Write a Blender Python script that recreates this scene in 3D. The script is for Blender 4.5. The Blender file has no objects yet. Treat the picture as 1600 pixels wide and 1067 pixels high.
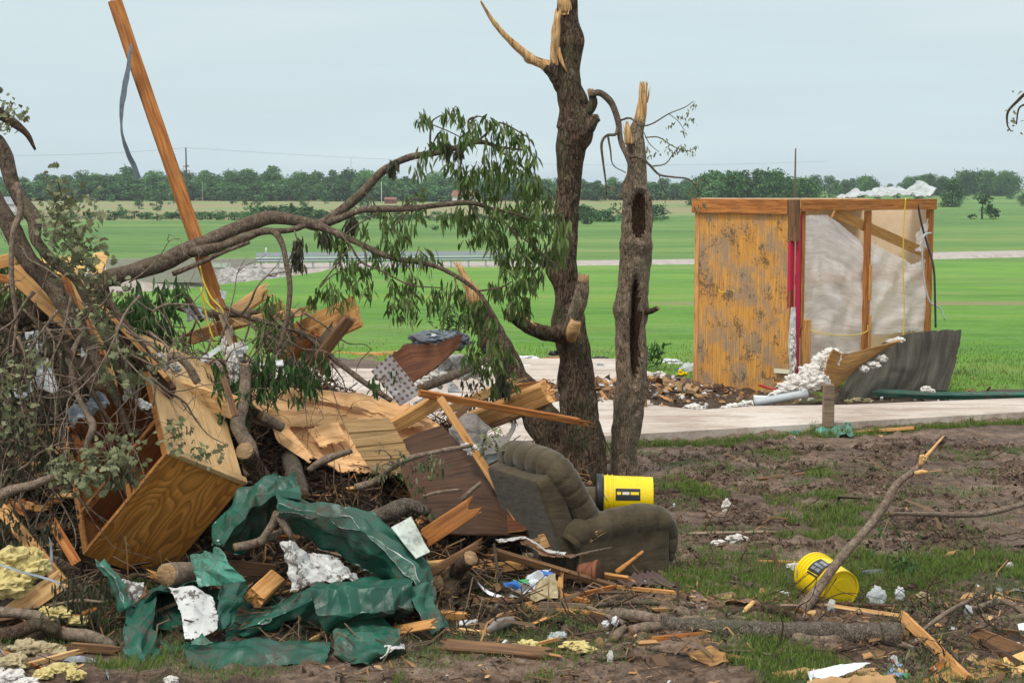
import bpy, math, random
import numpy as np
from mathutils import Vector, Matrix, noise
R = math.radians
rng = random.Random(7)
nrg = np.random.default_rng(11)
SC = bpy.context.scene
COL = SC.collection
# ------------------------------------------------------------------ camera, sky, sun
FPX, CH = 2444.0, 2.8
PITCH = math.atan((533.5-295)/FPX)
cam = bpy.data.cameras.new('camera'); co = bpy.data.objects.new('camera', cam); COL.objects.link(co)
cam.lens = FPX/1600*36; cam.sensor_width = 36; cam.clip_end = 6000; cam.clip_start = 0.1
co.location = (0, 0, CH); co.rotation_euler = (math.pi/2-PITCH, 0, 0); SC.camera = co
SUN_EL, SUN_AZ = R(58), R(215)      # high soft sun behind overcast, behind and left of the camera
W = bpy.data.worlds.new('World'); SC.world = W; W.use_nodes = True
wt = W.node_tree; wt.nodes.clear()
def wn(t, **k):
    n = wt.nodes.new(t)
    for a, b in k.items(): setattr(n, a, b)
    return n
wo = wn('ShaderNodeOutputWorld'); sky = wn('ShaderNodeTexSky', sky_type='NISHITA', sun_disc=False)
sky.sun_elevation = SUN_EL; sky.sun_rotation = SUN_AZ; sky.air_density = 1.2; sky.dust_density = 3
b1 = wn('ShaderNodeBackground'); b1.inputs[1].default_value = 0.05
b2 = wn('ShaderNodeBackground'); b2.inputs[1].default_value = 1.0
wt.links.new(sky.outputs[0], b1.inputs[0])
tc = wn('ShaderNodeTexCoord'); sx = wn('ShaderNodeSeparateXYZ'); wt.links.new(tc.outputs['Generated'], sx.inputs[0])
mp = wn('ShaderNodeMapping'); mp.inputs['Scale'].default_value = (1.3, 1.3, 14); wt.links.new(tc.outputs['Generated'], mp.inputs[0])
nz = wn('ShaderNodeTexNoise'); nz.inputs['Scale'].default_value = 2.1; nz.inputs['Detail'].default_value = 5; nz.inputs['Roughness'].default_value = .5
wt.links.new(mp.outputs[0], nz.inputs['Vector'])
ma = wn('ShaderNodeMath', operation='MULTIPLY_ADD'); ma.inputs[1].default_value = 0.26; wt.links.new(nz.outputs[0], ma.inputs[0]); wt.links.new(sx.outputs[2], ma.inputs[2])
cr = wn('ShaderNodeValToRGB'); el = cr.color_ramp.elements
el[0].position = 0.06; el[0].color = (.69, .84, .875, 1)
el[1].position = 1.0; el[1].color = (1.25, 1.3, 1.35, 1)
for p, c in ((.10, (.72, .85, .88, 1)), (.15, (.65, .79, .83, 1)), (.20, (.62, .75, .79, 1)), (.35, (.74, .83, .87, 1))):
    e = el.new(p); e.color = c
wt.links.new(ma.outputs[0], cr.inputs[0]); wt.links.new(cr.outputs[0], b2.inputs[0])
mxs = wn('ShaderNodeMixShader'); mxs.inputs[0].default_value = .9
wt.links.new(b1.outputs[0], mxs.inputs[1]); wt.links.new(b2.outputs[0], mxs.inputs[2]); wt.links.new(mxs.outputs[0], wo.inputs[0])
sl = bpy.data.lights.new('sun', 'SUN'); sl.energy = 2.1; sl.angle = R(12); sl.color = (1, .945, .86)
so = bpy.data.objects.new('sun', sl); COL.objects.link(so)
sd = Vector((math.sin(SUN_AZ)*math.cos(SUN_EL), math.cos(SUN_AZ)*math.cos(SUN_EL), math.sin(SUN_EL)))
so.rotation_euler = sd.to_track_quat('Z', 'Y').to_euler(); so.location = (0, 0, 30)
SC.view_settings.view_transform = 'Standard'; SC.view_settings.look = 'None'; SC.view_settings.exposure = 0.16; SC.view_settings.gamma = 1
SC.cycles.max_bounces = 6; SC.cycles.transparent_max_bounces = 12; SC.cycles.volume_bounces = 0

# ------------------------------------------------------------------ pixel / world helpers
cp_, sp_ = math.cos(PITCH), math.sin(PITCH)
def ray(px, py):
    x = (px-800)/FPX; y = (533.5-py)/FPX
    return Vector((x, cp_+y*sp_, -sp_+y*cp_))
def P(px, py, Y):
    d = ray(px, py); return Vector((0, 0, CH))+d*(Y/d.y)
def rpx(r, Y): return r*Y/FPX
def fb(x, y, z=0, o=3):
    return noise.fractal(Vector((x, y, z)), 1.0, 2.0, o, noise_basis='PERLIN_ORIGINAL')
def sm(a, b, t):
    t = min(1, max(0, (t-a)/(b-a))); return t*t*(3-2*t)
def lerp(xs, ys, t):
    if t <= xs[0]: return ys[0]
    for i in range(1, len(xs)):
        if t <= xs[i]: return ys[i-1]+(ys[i]-ys[i-1])*(t-xs[i-1])/(xs[i]-xs[i-1])
    return ys[-1]
def farz(x, y):
    z = lerp([26, 34, 106, 130, 300, 560, 800, 1400, 4000], [0, -.12, -2.72, -2.98, -2.9, -.95, 1.0, 2.5, 3], y)
    if y > 40: z += fb(x*.012, y*.012, 3, 2)*min(1, (y-40)/250)*.5
    # the creek under the bridge
    if 50 < y < 135:
        z -= 1.45*sm(50, 93, y)*(1-sm(118, 131, y))*(1-sm(-16.5, -12.5, x))*sm(-46, -34, x)
    return z
CR_X = [-9, -4.3, -3.5, -2.7, -2.0, -1.1, -.4, .1, .45, .9]
CR_Z = [1.75, 1.75, 1.5, 1.2, 1.08, .82, .6, .36, .15, 0]
FR_X = [-9, -5, -3.9, -3.5, -2.2, -1.7, -1.2, -.2, .5, 1]
FR_Y = [9.6, 9.7, 10.5, 11.5, 11.4, 10.9, 10.3, 10.4, 10.9, 11.5]
def mound(x, y):
    c = lerp(CR_X, CR_Z, x)
    if c <= 0 or y < 8 or y > 17.5: return 0
    f = lerp(FR_X, FR_Y, x)
    t = (y-f)/(13.3-f)
    s = max(0, min(1, t))**1.15 if y < 13.3 else 1-sm(13.5, 15.6, y)
    return c*s
def mess(x, y):
    "trampled rubbish at the foot of the pile, almost flat"
    return (1-sm(.2, 1.0, x))*sm(9.3, 9.9, y)*(1-sm(14, 15.5, y))
def hmud(x, y):
    "heaps of mud and rubbish lying on the slab beside the shelter"
    d = ((x-1.9)/.9)**2+((y-21.2)/1.3)**2
    e = ((x-4.6)/2.2)**2+((y-20.9)/.7)**2
    g = ((x-0.6)/.9)**2+((y-20.6)/.8)**2
    return .14*math.exp(-d*1.3)+.03*math.exp(-e)+.16*math.exp(-g)
def H(x, y):
    z = farz(x, y)
    if y < 30:
        k = 1-sm(24, 30, y)
        m = mound(x, y)
        z += k*(fb(x*.5, y*.5, 0, 2)*.05+fb(x*2.2, y*2.2, 5, 3)*.03)
        if m > 0: z += m+min(m, .5)*2*(fb(x*1.4, y*1.4, 9, 3)*.12+fb(x*5, y*5, 2, 2)*.05)
        z += hmud(x, y)*(1+fb(x*3, y*3, 4, 3)*.8)
        # shallow ruts and clods beside the log
        z -= .07*math.exp(-((x+1.7)/1.1)**4)*math.exp(-((y-9.4)/.45)**2)
        z += .05*math.exp(-((y-10.0)/.35)**2)*sm(.6, 1.2, x)*(1+fb(x*4, y*4, 8, 3))
        # sharper clods
        if y < 22: z += max(0, fb(x*7, y*7, 14, 2)-.15)*.10
    return z
def S(px, py, lift=0.0):
    d = ray(px, py); o = Vector((0, 0, CH)); t = 8.3; last = t
    while t < 40:
        p = o+d*t
        if p.z-lift <= H(p.x, p.y): break
        last = t; t += .05
    lo, hi = last, t
    for _ in range(8):
        m = (lo+hi)/2; p = o+d*m
        if p.z-lift <= H(p.x, p.y): hi = m
        else: lo = m
    return o+d*hi
CLAMP = False
def Q(p):
    "(px, py, Y) -> world; Y None: on the ground; Y as ('s', lift): lifted over the ground"
    if isinstance(p, Vector): return p
    if p[2] is None: return S(p[0], p[1])
    if CLAMP and not isinstance(p[2], tuple) and p[2] < 14:
        w = P(p[0], p[1], p[2])
        return w if w.z > H(w.x, w.y)-.02 else S(p[0], p[1], .01)
    if isinstance(p[2], tuple): return S(p[0], p[1], p[2][1])
    return P(p[0], p[1], p[2])

# ------------------------------------------------------------------ object helpers
def tag(o, label=None, cat=None, group=None, kind=None):
    if label: o['label'] = label
    if cat: o['category'] = cat
    if group: o['group'] = group
    if kind: o['kind'] = kind
    return o
def mk(name, V, F, mats, parent=None, smooth=False, fm=None, uv=None, origin=None):
    V = np.asarray(V, dtype=float)
    if origin is None: origin = V.mean(axis=0)
    origin = Vector([float(a) for a in origin])
    me = bpy.data.meshes.new(name); me.from_pydata((V-np.array(origin)).tolist(), [], [list(map(int, f)) for f in F])
    for m in (mats if isinstance(mats, (list, tuple)) else [mats]): me.materials.append(m)
    if fm is not None: me.polygons.foreach_set('material_index', np.asarray(fm, dtype=np.int32))
    if smooth: me.polygons.foreach_set('use_smooth', np.ones(len(me.polygons), dtype=bool))
    if uv is not None:
        ul = me.uv_layers.new(name='UVMap'); li = np.zeros(len(me.loops), dtype=np.int32); me.loops.foreach_get('vertex_index', li)
        ul.data.foreach_set('uv', np.asarray(uv, dtype=float)[li].ravel())
    me.update()
    o = bpy.data.objects.new(name, me); COL.objects.link(o)
    if parent is not None:
        o.parent = parent; o.location = origin-Vector(parent.location)
    else: o.location = origin
    return o
def root(name, loc, label, cat, group=None):
    o = bpy.data.objects.new(name, None); COL.objects.link(o); o.location = loc; o.empty_display_size = .1
    return tag(o, label, cat, group)

# ------------------------------------------------------------------ materials
MATS = {}
class NT:
    def __init__(s, name, rough=.8, metallic=0, spec=.3):
        s.m = bpy.data.materials.new(name); s.m.use_nodes = True; s.t = s.m.node_tree
        s.b = s.t.nodes['Principled BSDF']; s.b.inputs['Roughness'].default_value = rough
        s.b.inputs['Metallic'].default_value = metallic; s.b.inputs['Specular IOR Level'].default_value = spec
    def n(s, t, **k):
        x = s.t.nodes.new(t)
        for a, b in k.items(): setattr(x, a, b)
        return x
    def l(s, a, b): s.t.links.new(a, b)
    def co(s, kind='Object', scale=(1, 1, 1), loc=(0, 0, 0), rnd=True):
        c = s.n('ShaderNodeTexCoord'); m = s.n('ShaderNodeMapping'); m.inputs['Scale'].default_value = scale; m.inputs['Location'].default_value = loc
        src = c.outputs[kind]
        if rnd:
            oi = s.n('ShaderNodeObjectInfo'); a = s.n('ShaderNodeVectorMath', operation='MULTIPLY_ADD')
            a.inputs[1].default_value = (17, 23, 31); s.l(oi.outputs['Random'], a.inputs[0]); s.l(src, a.inputs[2])
            src = a.outputs[0]
        s.l(src, m.inputs[0]); return m.outputs[0]
    def noise(s, v, sc=5, det=4, ro=.6, dist=0):
        x = s.n('ShaderNodeTexNoise'); x.inputs['Scale'].default_value = sc; x.inputs['Detail'].default_value = det
        x.inputs['Roughness'].default_value = ro; x.inputs['Distortion'].default_value = dist
        if v is not None: s.l(v, x.inputs['Vector'])
        return x.outputs[0]
    def ramp(s, f, stops):
        x = s.n('ShaderNodeValToRGB'); e = x.color_ramp.elements
        while len(e) < len(stops): e.new(.5)
        for i, (p, c) in enumerate(stops):
            e[i].position = p; e[i].color = (c, c, c, 1) if isinstance(c, (int, float)) else tuple(c)+(1,)
        s.l(f, x.inputs[0]); return x.outputs[0]
    def mix(s, f, a, b, mode='MIX'):
        x = s.n('ShaderNodeMix', data_type='RGBA', blend_type=mode)
        for sock, v in ((x.inputs[0], f), (x.inputs[6], a), (x.inputs[7], b)):
            if isinstance(v, (int, float)): sock.default_value = v
            elif isinstance(v, (tuple, list)): sock.default_value = tuple(v)+(1,)
            else: s.l(v, sock)
        return x.outputs[2]
    def math(s, op, a, b=None, c=None):
        x = s.n('ShaderNodeMath', operation=op)
        for sock, v in zip(x.inputs, (a, b, c)):
            if v is None: continue
            if isinstance(v, (int, float)): sock.default_value = v
            else: s.l(v, sock)
        return x.outputs[0]
    def col(s, c):
        if isinstance(c, (tuple, list)): s.b.inputs['Base Color'].default_value = tuple(c)+(1,)
        else: s.l(c, s.b.inputs['Base Color'])
    def bump(s, h, st=.4, d=.01):
        x = s.n('ShaderNodeBump'); x.inputs['Strength'].default_value = st; x.inputs['Distance'].default_value = d
        s.l(h, x.inputs['Height']); s.l(x.outputs[0], s.b.inputs['Normal'])
MUD = (.085, .055, .042)
def wood(name, c1, c2, dark=.48, kind='Object', dirt=.3, rings=0, rough=.75, gs=1.0, knots=True):
    s = NT(name, rough)
    v = s.co(kind)
    m = s.n('ShaderNodeMapping'); m.inputs['Scale'].default_value = (1.3*gs, 22*gs, 22*gs); s.l(v, m.inputs[0])
    g = s.noise(m.outputs[0], 2.2, 6, .65, .6)
    c = s.ramp(g, [(.30, tuple(a*dark for a in c2)), (.42, c2), (.62, c1), (.8, tuple(min(1, a*1.15) for a in c1))])
    if rings:
        m2 = s.n('ShaderNodeMapping'); m2.inputs['Scale'].default_value = (1.1, 3.4, 3.4); s.l(v, m2.inputs[0])
        w = s.n('ShaderNodeTexNoise'); w.inputs['Scale'].default_value = 1.15; w.inputs['Detail'].default_value = 1.2; w.inputs['Roughness'].default_value = .4; s.l(m2.outputs[0], w.inputs['Vector'])
        f = s.math('FRACT', s.math('MULTIPLY_ADD', w.outputs[0], rings, s.math('MULTIPLY', g, .25)))
        r = s.ramp(f, [(0, .05), (.3, .15), (.75, .8), (.92, 1), (1, .1)])
        c = s.mix(s.math('MULTIPLY', r, .8), c, tuple(a*dark for a in c2))
    if knots:
        vo = s.n('ShaderNodeTexVoronoi'); vo.inputs['Scale'].default_value = 2.1; s.l(v, vo.inputs['Vector'])
        k = s.ramp(vo.outputs['Distance'], [(.02, 1), (.075, 0)])
        c = s.mix(s.math('MULTIPLY', k, .75), c, tuple(a*.25 for a in c2))
    big = s.noise(v, 3.2, 5, .7)
    d = s.ramp(big, [(.5, 0), (.72, 1)])
    c = s.mix(s.math('MULTIPLY', d, dirt), c, MUD)
    sp = s.noise(v, 60, 2, .7); dd = s.ramp(sp, [(.66, 0), (.72, 1)])
    c = s.mix(s.math('MULTIPLY', dd, .55*min(1, dirt*2)), c, (.05, .035, .03))
    s.col(c); s.bump(g, .5, .006); return s.m
M = {}
M['pine'] = wood('pale_pine', (.64, .35, .13), (.47, .22, .065))
M['pine_fresh'] = wood('fresh_pine', (.72, .47, .22), (.54, .29, .105), dirt=.15)
M['orange'] = wood('orange_fir', (.50, .20, .05), (.29, .095, .022))
M['brownb'] = wood('weathered_brown', (.24, .125, .055), (.12, .06, .028), dirt=.5)
M['darkb'] = wood('dark_wet_board', (.10, .05, .024), (.055, .027, .014), dirt=.4)
M['greyb'] = wood('grey_board', (.30, .22, .15), (.19, .13, .085), dirt=.5)
M['ply'] = wood('torn_plywood', (.80, .49, .235), (.66, .36, .15), kind='UV', dirt=.22, knots=False, gs=.55, dark=.55)
M['plyy'] = wood('yellow_plywood', (.72, .47, .19), (.62, .36, .12), kind='UV', dirt=.15, knots=False)
M['cab'] = wood('cabinet_veneer', (.86, .39, .09), (.64, .25, .045), kind='UV', rings=17, dirt=.2, rough=.5, dark=.5, gs=.5)
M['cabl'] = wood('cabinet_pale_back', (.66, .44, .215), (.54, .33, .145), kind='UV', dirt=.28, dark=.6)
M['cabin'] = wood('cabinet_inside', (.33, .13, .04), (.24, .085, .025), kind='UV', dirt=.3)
M['cabe'] = wood('cabinet_edge', (.58, .26, .07), (.40, .16, .04), dirt=.15)
M['panel'] = wood('grooved_panel', (.36, .23, .10), (.24, .145, .06), kind='UV', dirt=.25)
M['dpanel'] = wood('dark_panel', (.085, .042, .02), (.05, .024, .013), kind='UV', dirt=.4)
M['rpanel'] = wood('red_brown_panel', (.15, .055, .02), (.09, .03, .013), kind='UV', dirt=.3)
M['siding'] = wood('shelter_siding', (.56, .30, .07), (.38, .165, .03), kind='UV', rings=6, dirt=0, dark=.5)
M['osb'] = wood('fibre_board', (.42, .235, .075), (.28, .14, .045), kind='UV', dirt=.4, knots=False, dark=.7)
def shelter_siding():
    s = NT('weathered_siding', .8); v = s.co('UV', rnd=False)
    m = s.n('ShaderNodeMapping'); m.inputs['Scale'].default_value = (1.0, 20, 1); s.l(v, m.inputs[0])
    g = s.noise(m.outputs[0], 2.0, 6, .65, .8)
    c = s.ramp(g, [(.28, (.22, .09, .02)), (.42, (.50, .225, .045)), (.6, (.66, .335, .075)), (.8, (.74, .43, .14))])
    st = s.math('MULTIPLY_ADD', s.noise(m.outputs[0], 3.2, 4, .7), .45, s.math('MULTIPLY', s.noise(v, 1.7, 5, .65), .55))
    c = s.mix(s.math('MULTIPLY', s.ramp(st, [(.48, 0), (.53, 1)]), .75), c, (.25, .205, .155))
    blk = s.math('MULTIPLY_ADD', s.noise(v, 26, 6, .8), .45, s.math('MULTIPLY', s.noise(v, 2.6, 4, .7), .55))
    c = s.mix(s.math('MULTIPLY', s.ramp(blk, [(.525, 0), (.575, 1)]), .75), c, (.055, .045, .035))
    s.col(c); s.bump(g, .4, .006); return s.m
M['siding'] = shelter_siding()
def bark(name, c1, c2, moss=.3, sc=1.0, mossc=(.10, .13, .07), bd=.02):
    s = NT(name, .95, spec=.15); v = s.co('Object')
    m = s.n('ShaderNodeMapping'); m.inputs['Scale'].default_value = (1, 1, .24); s.l(v, m.inputs[0])
    vo = s.n('ShaderNodeTexVoronoi', feature='DISTANCE_TO_EDGE'); vo.inputs['Scale'].default_value = 44*sc
    ns = s.n('ShaderNodeTexNoise'); ns.inputs['Scale'].default_value = 9*sc; ns.inputs['Detail'].default_value = 4; s.l(m.outputs[0], ns.inputs['Vector'])
    ad = s.n('ShaderNodeVectorMath', operation='MULTIPLY_ADD'); ad.inputs[1].default_value = (.22, .22, .22); s.l(ns.outputs['Color'], ad.inputs[0]); s.l(m.outputs[0], ad.inputs[2])
    s.l(ad.outputs[0], vo.inputs['Vector'])
    h = s.ramp(vo.outputs['Distance'], [(0, 0), (.10, .6), (.5, 1)])
    n1 = s.noise(v, 14*sc, 6, .7); h2 = s.math('MULTIPLY_ADD', n1, 1.0, s.math('MULTIPLY', h, .48))
    c = s.ramp(h2, [(.42, tuple(a*.4 for a in c2)), (.62, c2), (.85, c1), (1.05, tuple(min(1, a*1.35) for a in c1))])
    ms = s.noise(v, 3.1, 5, .7); c = s.mix(s.math('MULTIPLY', s.ramp(ms, [(.5, 0), (.66, 1)]), moss), c, mossc)
    ls = s.noise(v, 21, 3, .7); c = s.mix(s.math('MULTIPLY', s.ramp(ls, [(.62, 0), (.68, 1)]), moss*.9), c, (.25, .27, .21))
    s.col(c); s.bump(h2, .9, bd); return s.m
M['bark1'] = bark('big_trunk_bark', (.112, .074, .048), (.042, .026, .018), .55, .8, (.072, .078, .038))
M['bark2'] = bark('slim_trunk_bark', (.27, .20, .14), (.12, .082, .054), .4, 1.1, (.14, .15, .09))
M['barkl'] = bark('limb_bark', (.17, .125, .09), (.07, .048, .035), .35, 1.5, (.10, .10, .05), .006)
M['barkd'] = bark('dark_brush_bark', (.10, .064, .044), (.042, .025, .017), .2, 1.7, bd=.005)
M['barkg'] = bark('grey_twig_bark', (.27, .20, .15), (.13, .088, .062), .25, 2.0, bd=.004)
M['barklog'] = bark('grey_log_bark', (.19, .15, .12), (.10, .076, .058), .6, 1.5, (.12, .13, .08), .02)
M['split'] = wood('splintered_heartwood', (.66, .43, .20), (.42, .22, .075), dirt=.15, knots=False, gs=1.0)
def splitz():
    s = NT('splintered_wood_upright', .8); v = s.co('Object', (24, 24, 1.6)); g = s.noise(v, 1.8, 5, .6, .4)
    s.col(s.ramp(g, [(.3, (.20, .09, .035)), (.45, (.46, .25, .10)), (.6, (.66, .42, .19)), (.8, (.78, .58, .33))])); s.bump(g, .9, .02); return s.m
M['splitz'] = splitz()
M['cap'] = wood('sawn_end', (.36, .23, .12), (.22, .13, .06), dirt=.4, knots=False)
M['rot'] = bark('dark_hollow', (.075, .04, .022), (.02, .012, .008), 0, 1.4)
def leafm(name, cols, rough=.55, trans=.25):
    s = NT(name, rough, spec=.18); g = s.n('ShaderNodeNewGeometry')
    c = s.ramp(g.outputs['Random Per Island'], [(i/(len(cols)-1) if len(cols) > 1 else 0, c) for i, c in enumerate(cols)])
    s.col(c)
    if trans:
        tr = s.n('ShaderNodeBsdfTranslucent'); s.l(c, tr.inputs[0]); mx = s.n('ShaderNodeMixShader'); mx.inputs[0].default_value = trans
        out = s.t.nodes['Material Output']; s.l(s.b.outputs[0], mx.inputs[1]); s.l(tr.outputs[0], mx.inputs[2]); s.l(mx.outputs[0], out.inputs[0])
    return s.m
M['leaf'] = leafm('drooping_leaf', [(.045, .085, .018), (.075, .13, .028), (.11, .17, .04), (.17, .23, .075), (.05, .085, .02), (.22, .27, .11)])
M['leaff'] = leafm('fresh_leaf', [(.03, .065, .02), (.05, .11, .03), (.075, .15, .045), (.035, .06, .022)])
M['leafo'] = leafm('grey_green_oak_leaf', [(.13, .135, .065), (.20, .205, .10), (.27, .28, .16), (.16, .175, .085), (.10, .10, .055)])
M['leafd'] = leafm('dull_withered_leaf', [(.05, .055, .03), (.085, .08, .05), (.13, .12, .075), (.065, .065, .04), (.04, .045, .025)])
M['leafb'] = leafm('dead_brown_leaf', [(.03, .018, .010), (.05, .031, .017), (.02, .013, .008), (.10, .062, .032)])
M['grass'] = leafm('grass_blade', [(.07, .135, .03), (.10, .20, .04), (.15, .24, .07), (.075, .15, .03), (.21, .24, .12)], .6, .3)
M['grassb'] = leafm('lush_grass_blade', [(.075, .145, .018), (.11, .19, .025), (.16, .22, .045), (.22, .22, .09), (.08, .15, .02)], .6, .3)
M['chip'] = leafm('wood_chips', [(.50, .30, .13), (.36, .19, .08), (.13, .075, .04), (.22, .12, .055), (.09, .055, .035), (.45, .28, .14), (.07, .045, .03)], .8, 0)
M['whitebit'] = leafm('white_bits', [(.7, .7, .68), (.5, .48, .45), (.62, .63, .62), (.35, .33, .3)], .7, 0)
M['twig'] = leafm('twig_tangle', [(.05, .031, .02), (.09, .058, .038), (.20, .135, .085), (.03, .019, .012), (.07, .045, .029), (.36, .20, .085)], .9, 0)
M['clod'] = leafm('mud_clods', [(.075, .05, .036), (.10, .07, .05), (.15, .11, .085), (.06, .04, .028)], .85, 0)
def metal(name, c, c2=None, mud=.5, rough=.38, lo=.50, hi=.60, smear=.35):
    s = NT(name, rough, 0, .38); v = s.co('Object')
    a = s.noise(v, 2.3, 3, .5); cc = s.mix(s.ramp(a, [(.4, 0), (.65, 1)]), c, c2 or tuple(x*.75 for x in c))
    fine = s.noise(v, 22, 5, .75); mid = s.noise(v, 4, 4, .6)
    h = s.math('MULTIPLY_ADD', fine, .68, s.math('MULTIPLY', mid, .32))
    cc = s.mix(s.math('MULTIPLY', s.ramp(mid, [(.42, 0), (.7, 1)]), smear), cc, (.12, .085, .065))
    cc = s.mix(s.math('MULTIPLY', s.ramp(h, [(lo, 0), (hi, 1)]), mud), cc, (.075, .052, .04))
    s.l(s.ramp(h, [(lo, rough), (hi, .9)]), s.b.inputs['Roughness'])
    s.col(cc); s.bump(h, .25, .006); return s.m
M['green'] = metal('green_painted_metal', (.010, .090, .056), (.006, .058, .037), .85, .42, .53, .59, .22)
M['greenl'] = metal('light_green_metal', (.06, .24, .17), (.035, .17, .12), .7)
M['white'] = metal('white_metal_backing', (.60, .60, .58), (.48, .48, .46), .9, .5, .52, .56, .25)
M['pale'] = metal('pale_green_white_metal', (.55, .61, .54), (.48, .54, .47), .35, .45)
M['grey'] = metal('galvanised_metal', (.30, .34, .37), (.20, .23, .26), .4, .35)
M['brownm'] = metal('purple_brown_metal', (.15, .10, .10), (.11, .075, .07), .5, .45)
M['felt'] = metal('grey_felt', (.24, .22, .20), (.17, .155, .14), .5, .85)
M['rustbr'] = metal('brown_hardboard', (.22, .12, .07), (.15, .08, .045), .5, .7)
M['bluegrey'] = metal('blue_grey_plastic', (.10, .13, .16), (.08, .10, .125), .2, .3)
def shingle():
    s = NT('grey_shingle_sheet', .95, spec=.15); v = s.co('UV', rnd=False); m = s.n('ShaderNodeMapping'); m.inputs['Scale'].default_value = (7, .8, 1); s.l(v, m.inputs[0])
    g = s.noise(m.outputs[0], 1.3, 3, .6); f = s.noise(v, 70, 4, .7); h = s.math('MULTIPLY_ADD', f, .5, s.math('MULTIPLY', g, .6))
    s.col(s.ramp(h, [(.38, (.022, .020, .016)), (.5, (.05, .045, .036)), (.62, (.085, .077, .062)), (.8, (.15, .14, .115))])); s.bump(f, .6, .01); return s.m
M['shingle'] = shingle()
def fabric():
    s = NT('olive_velour', .95, spec=.2); v = s.co('Object', rnd=False)
    a = s.noise(v, 7, 5, .6); f = s.noise(v, 160, 2, .6)
    c = s.ramp(a, [(.3, (.036, .025, .014)), (.5, (.066, .047, .028)), (.75, (.112, .082, .050))])
    c = s.mix(.35, c, s.ramp(f, [(.3, (.02, .017, .01)), (.7, (.13, .11, .06))])); s.col(c)
    s.b.inputs['Sheen Weight'].default_value = .25; s.b.inputs['Sheen Roughness'].default_value = .4
    w = s.noise(s.co('Object', (3, 3, 9), rnd=False), 2.2, 3, .5)
    s.bump(s.math('ADD', s.math('MULTIPLY', f, .15), w), .5, .02); return s.m
M['fabric'] = fabric()
M['fabricd'] = M['fabric']
def plain(name, c, rough=.5, dirt=.25, spec=.4, metallic=0):
    s = NT(name, rough, metallic, spec); v = s.co('Object'); a = s.noise(v, 6, 5, .7)
    cc = s.mix(s.math('MULTIPLY', s.ramp(a, [(.48, 0), (.7, 1)]), dirt), c, tuple(x*.45+.02 for x in c))
    sp = s.noise(v, 45, 3, .7); cc = s.mix(s.math('MULTIPLY', s.ramp(sp, [(.62, 0), (.68, 1)]), dirt), cc, MUD)
    s.col(cc); s.bump(a, .15, .004); return s.m
M['yellow'] = plain('yellow_plastic', (.80, .57, .005), .35, .22)
M['black'] = plain('black_plastic', (.018, .018, .019), .4, .3)
M['cream'] = plain('cream_mark', (.62, .58, .42), .6, .1)
M['magenta'] = plain('magenta_paint', (.46, .012, .055), .5, .25)
M['yellowcord'] = plain('yellow_cord', (.62, .47, .04), .5, .1)
M['blackcord'] = plain('black_cord', (.02, .02, .022), .5, .1)
M['whitep'] = plain('white_plastic', (.68, .70, .72), .35, .3)
M['greyp'] = plain('grey_pipe', (.42, .45, .46), .4, .25)
M['terra'] = plain('terracotta', (.22, .075, .035), .8, .3)
M['tan'] = plain('tan_drywall', (.80, .62, .42), .9, .25)
M['card'] = plain('brown_card', (.42, .25, .11), .9, .3)
M['blue'] = plain('blue_print', (.03, .13, .42), .5, .2)
M['red'] = plain('red_print', (.42, .02, .015), .5, .2)
M['greenp'] = plain('green_print', (.05, .30, .10), .5, .2)
M['concrete_b'] = plain('bridge_concrete', (.33, .31, .27), .9, .4)
M['rail'] = plain('rail_steel', (.36, .41, .43), .45, .1, metallic=.3)
M['pole'] = plain('weathered_pole', (.12, .085, .06), .9, .3)
M['rock'] = leafm('riprap_stone', [(.30, .285, .26), (.40, .38, .35), (.20, .19, .175), (.36, .34, .32)], .9, 0)
M['roofred'] = plain('red_roof', (.22, .10, .07), .9, .2)
M['wallw'] = plain('white_wall', (.62, .62, .60), .8, .1)
M['pane'] = plain('dark_pane', (.03, .035, .04), .15, .05)
def fluff(name, c1, c2, d=.3):
    s = NT(name, 1, spec=.1); v = s.co('Object'); a = s.noise(v, 18, 6, .75); b = s.noise(v, 5, 3, .6)
    c = s.ramp(a, [(.3, c2), (.55, c1)]); c = s.mix(s.math('MULTIPLY', s.ramp(b, [(.52, 0), (.7, 1)]), d), c, (.16, .11, .075)); s.col(c); s.bump(a, .8, .03); return s.m
M['fluffw'] = fluff('white_insulation', (.74, .71, .66), (.50, .46, .41))
M['fluffy'] = fluff('yellow_insulation', (.66, .55, .24), (.42, .33, .12))
M['fluffg'] = fluff('dirty_insulation', (.48, .40, .24), (.25, .2, .11), .6)
def film(name, alpha, c=(.80, .79, .78), rough=.3):
    s = NT(name, rough, spec=.5); s.col(c); v = s.co('UV'); m = s.n('ShaderNodeMapping'); m.inputs['Rotation'].default_value = (0, 0, .7); m.inputs['Scale'].default_value = (1.2, 7, 1); s.l(v, m.inputs[0])
    a = s.noise(m.outputs[0], 1.6, 5, .6, .8); al = s.ramp(a, [(.35, alpha*.62), (.55, alpha), (.68, min(1, alpha*1.4))])
    tr = s.n('ShaderNodeBsdfTranslucent'); tr.inputs[0].default_value = tuple(c)+(1,); mx = s.n('ShaderNodeMixShader'); mx.inputs[0].default_value = .45
    tp = s.n('ShaderNodeBsdfTransparent'); m2 = s.n('ShaderNodeMixShader'); out = s.t.nodes['Material Output']
    s.l(s.b.outputs[0], mx.inputs[1]); s.l(tr.outputs[0], mx.inputs[2]); s.l(al, m2.inputs[0]); s.l(tp.outputs[0], m2.inputs[1]); s.l(mx.outputs[0], m2.inputs[2]); s.l(m2.outputs[0], out.inputs[0])
    s.bump(a, .4, .02); return s.m
M['film'] = film('clear_plastic_sheet', .58, (.99, .95, .92))
M['filmw'] = film('milky_plastic', .9, (.74, .77, .78))
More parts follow.
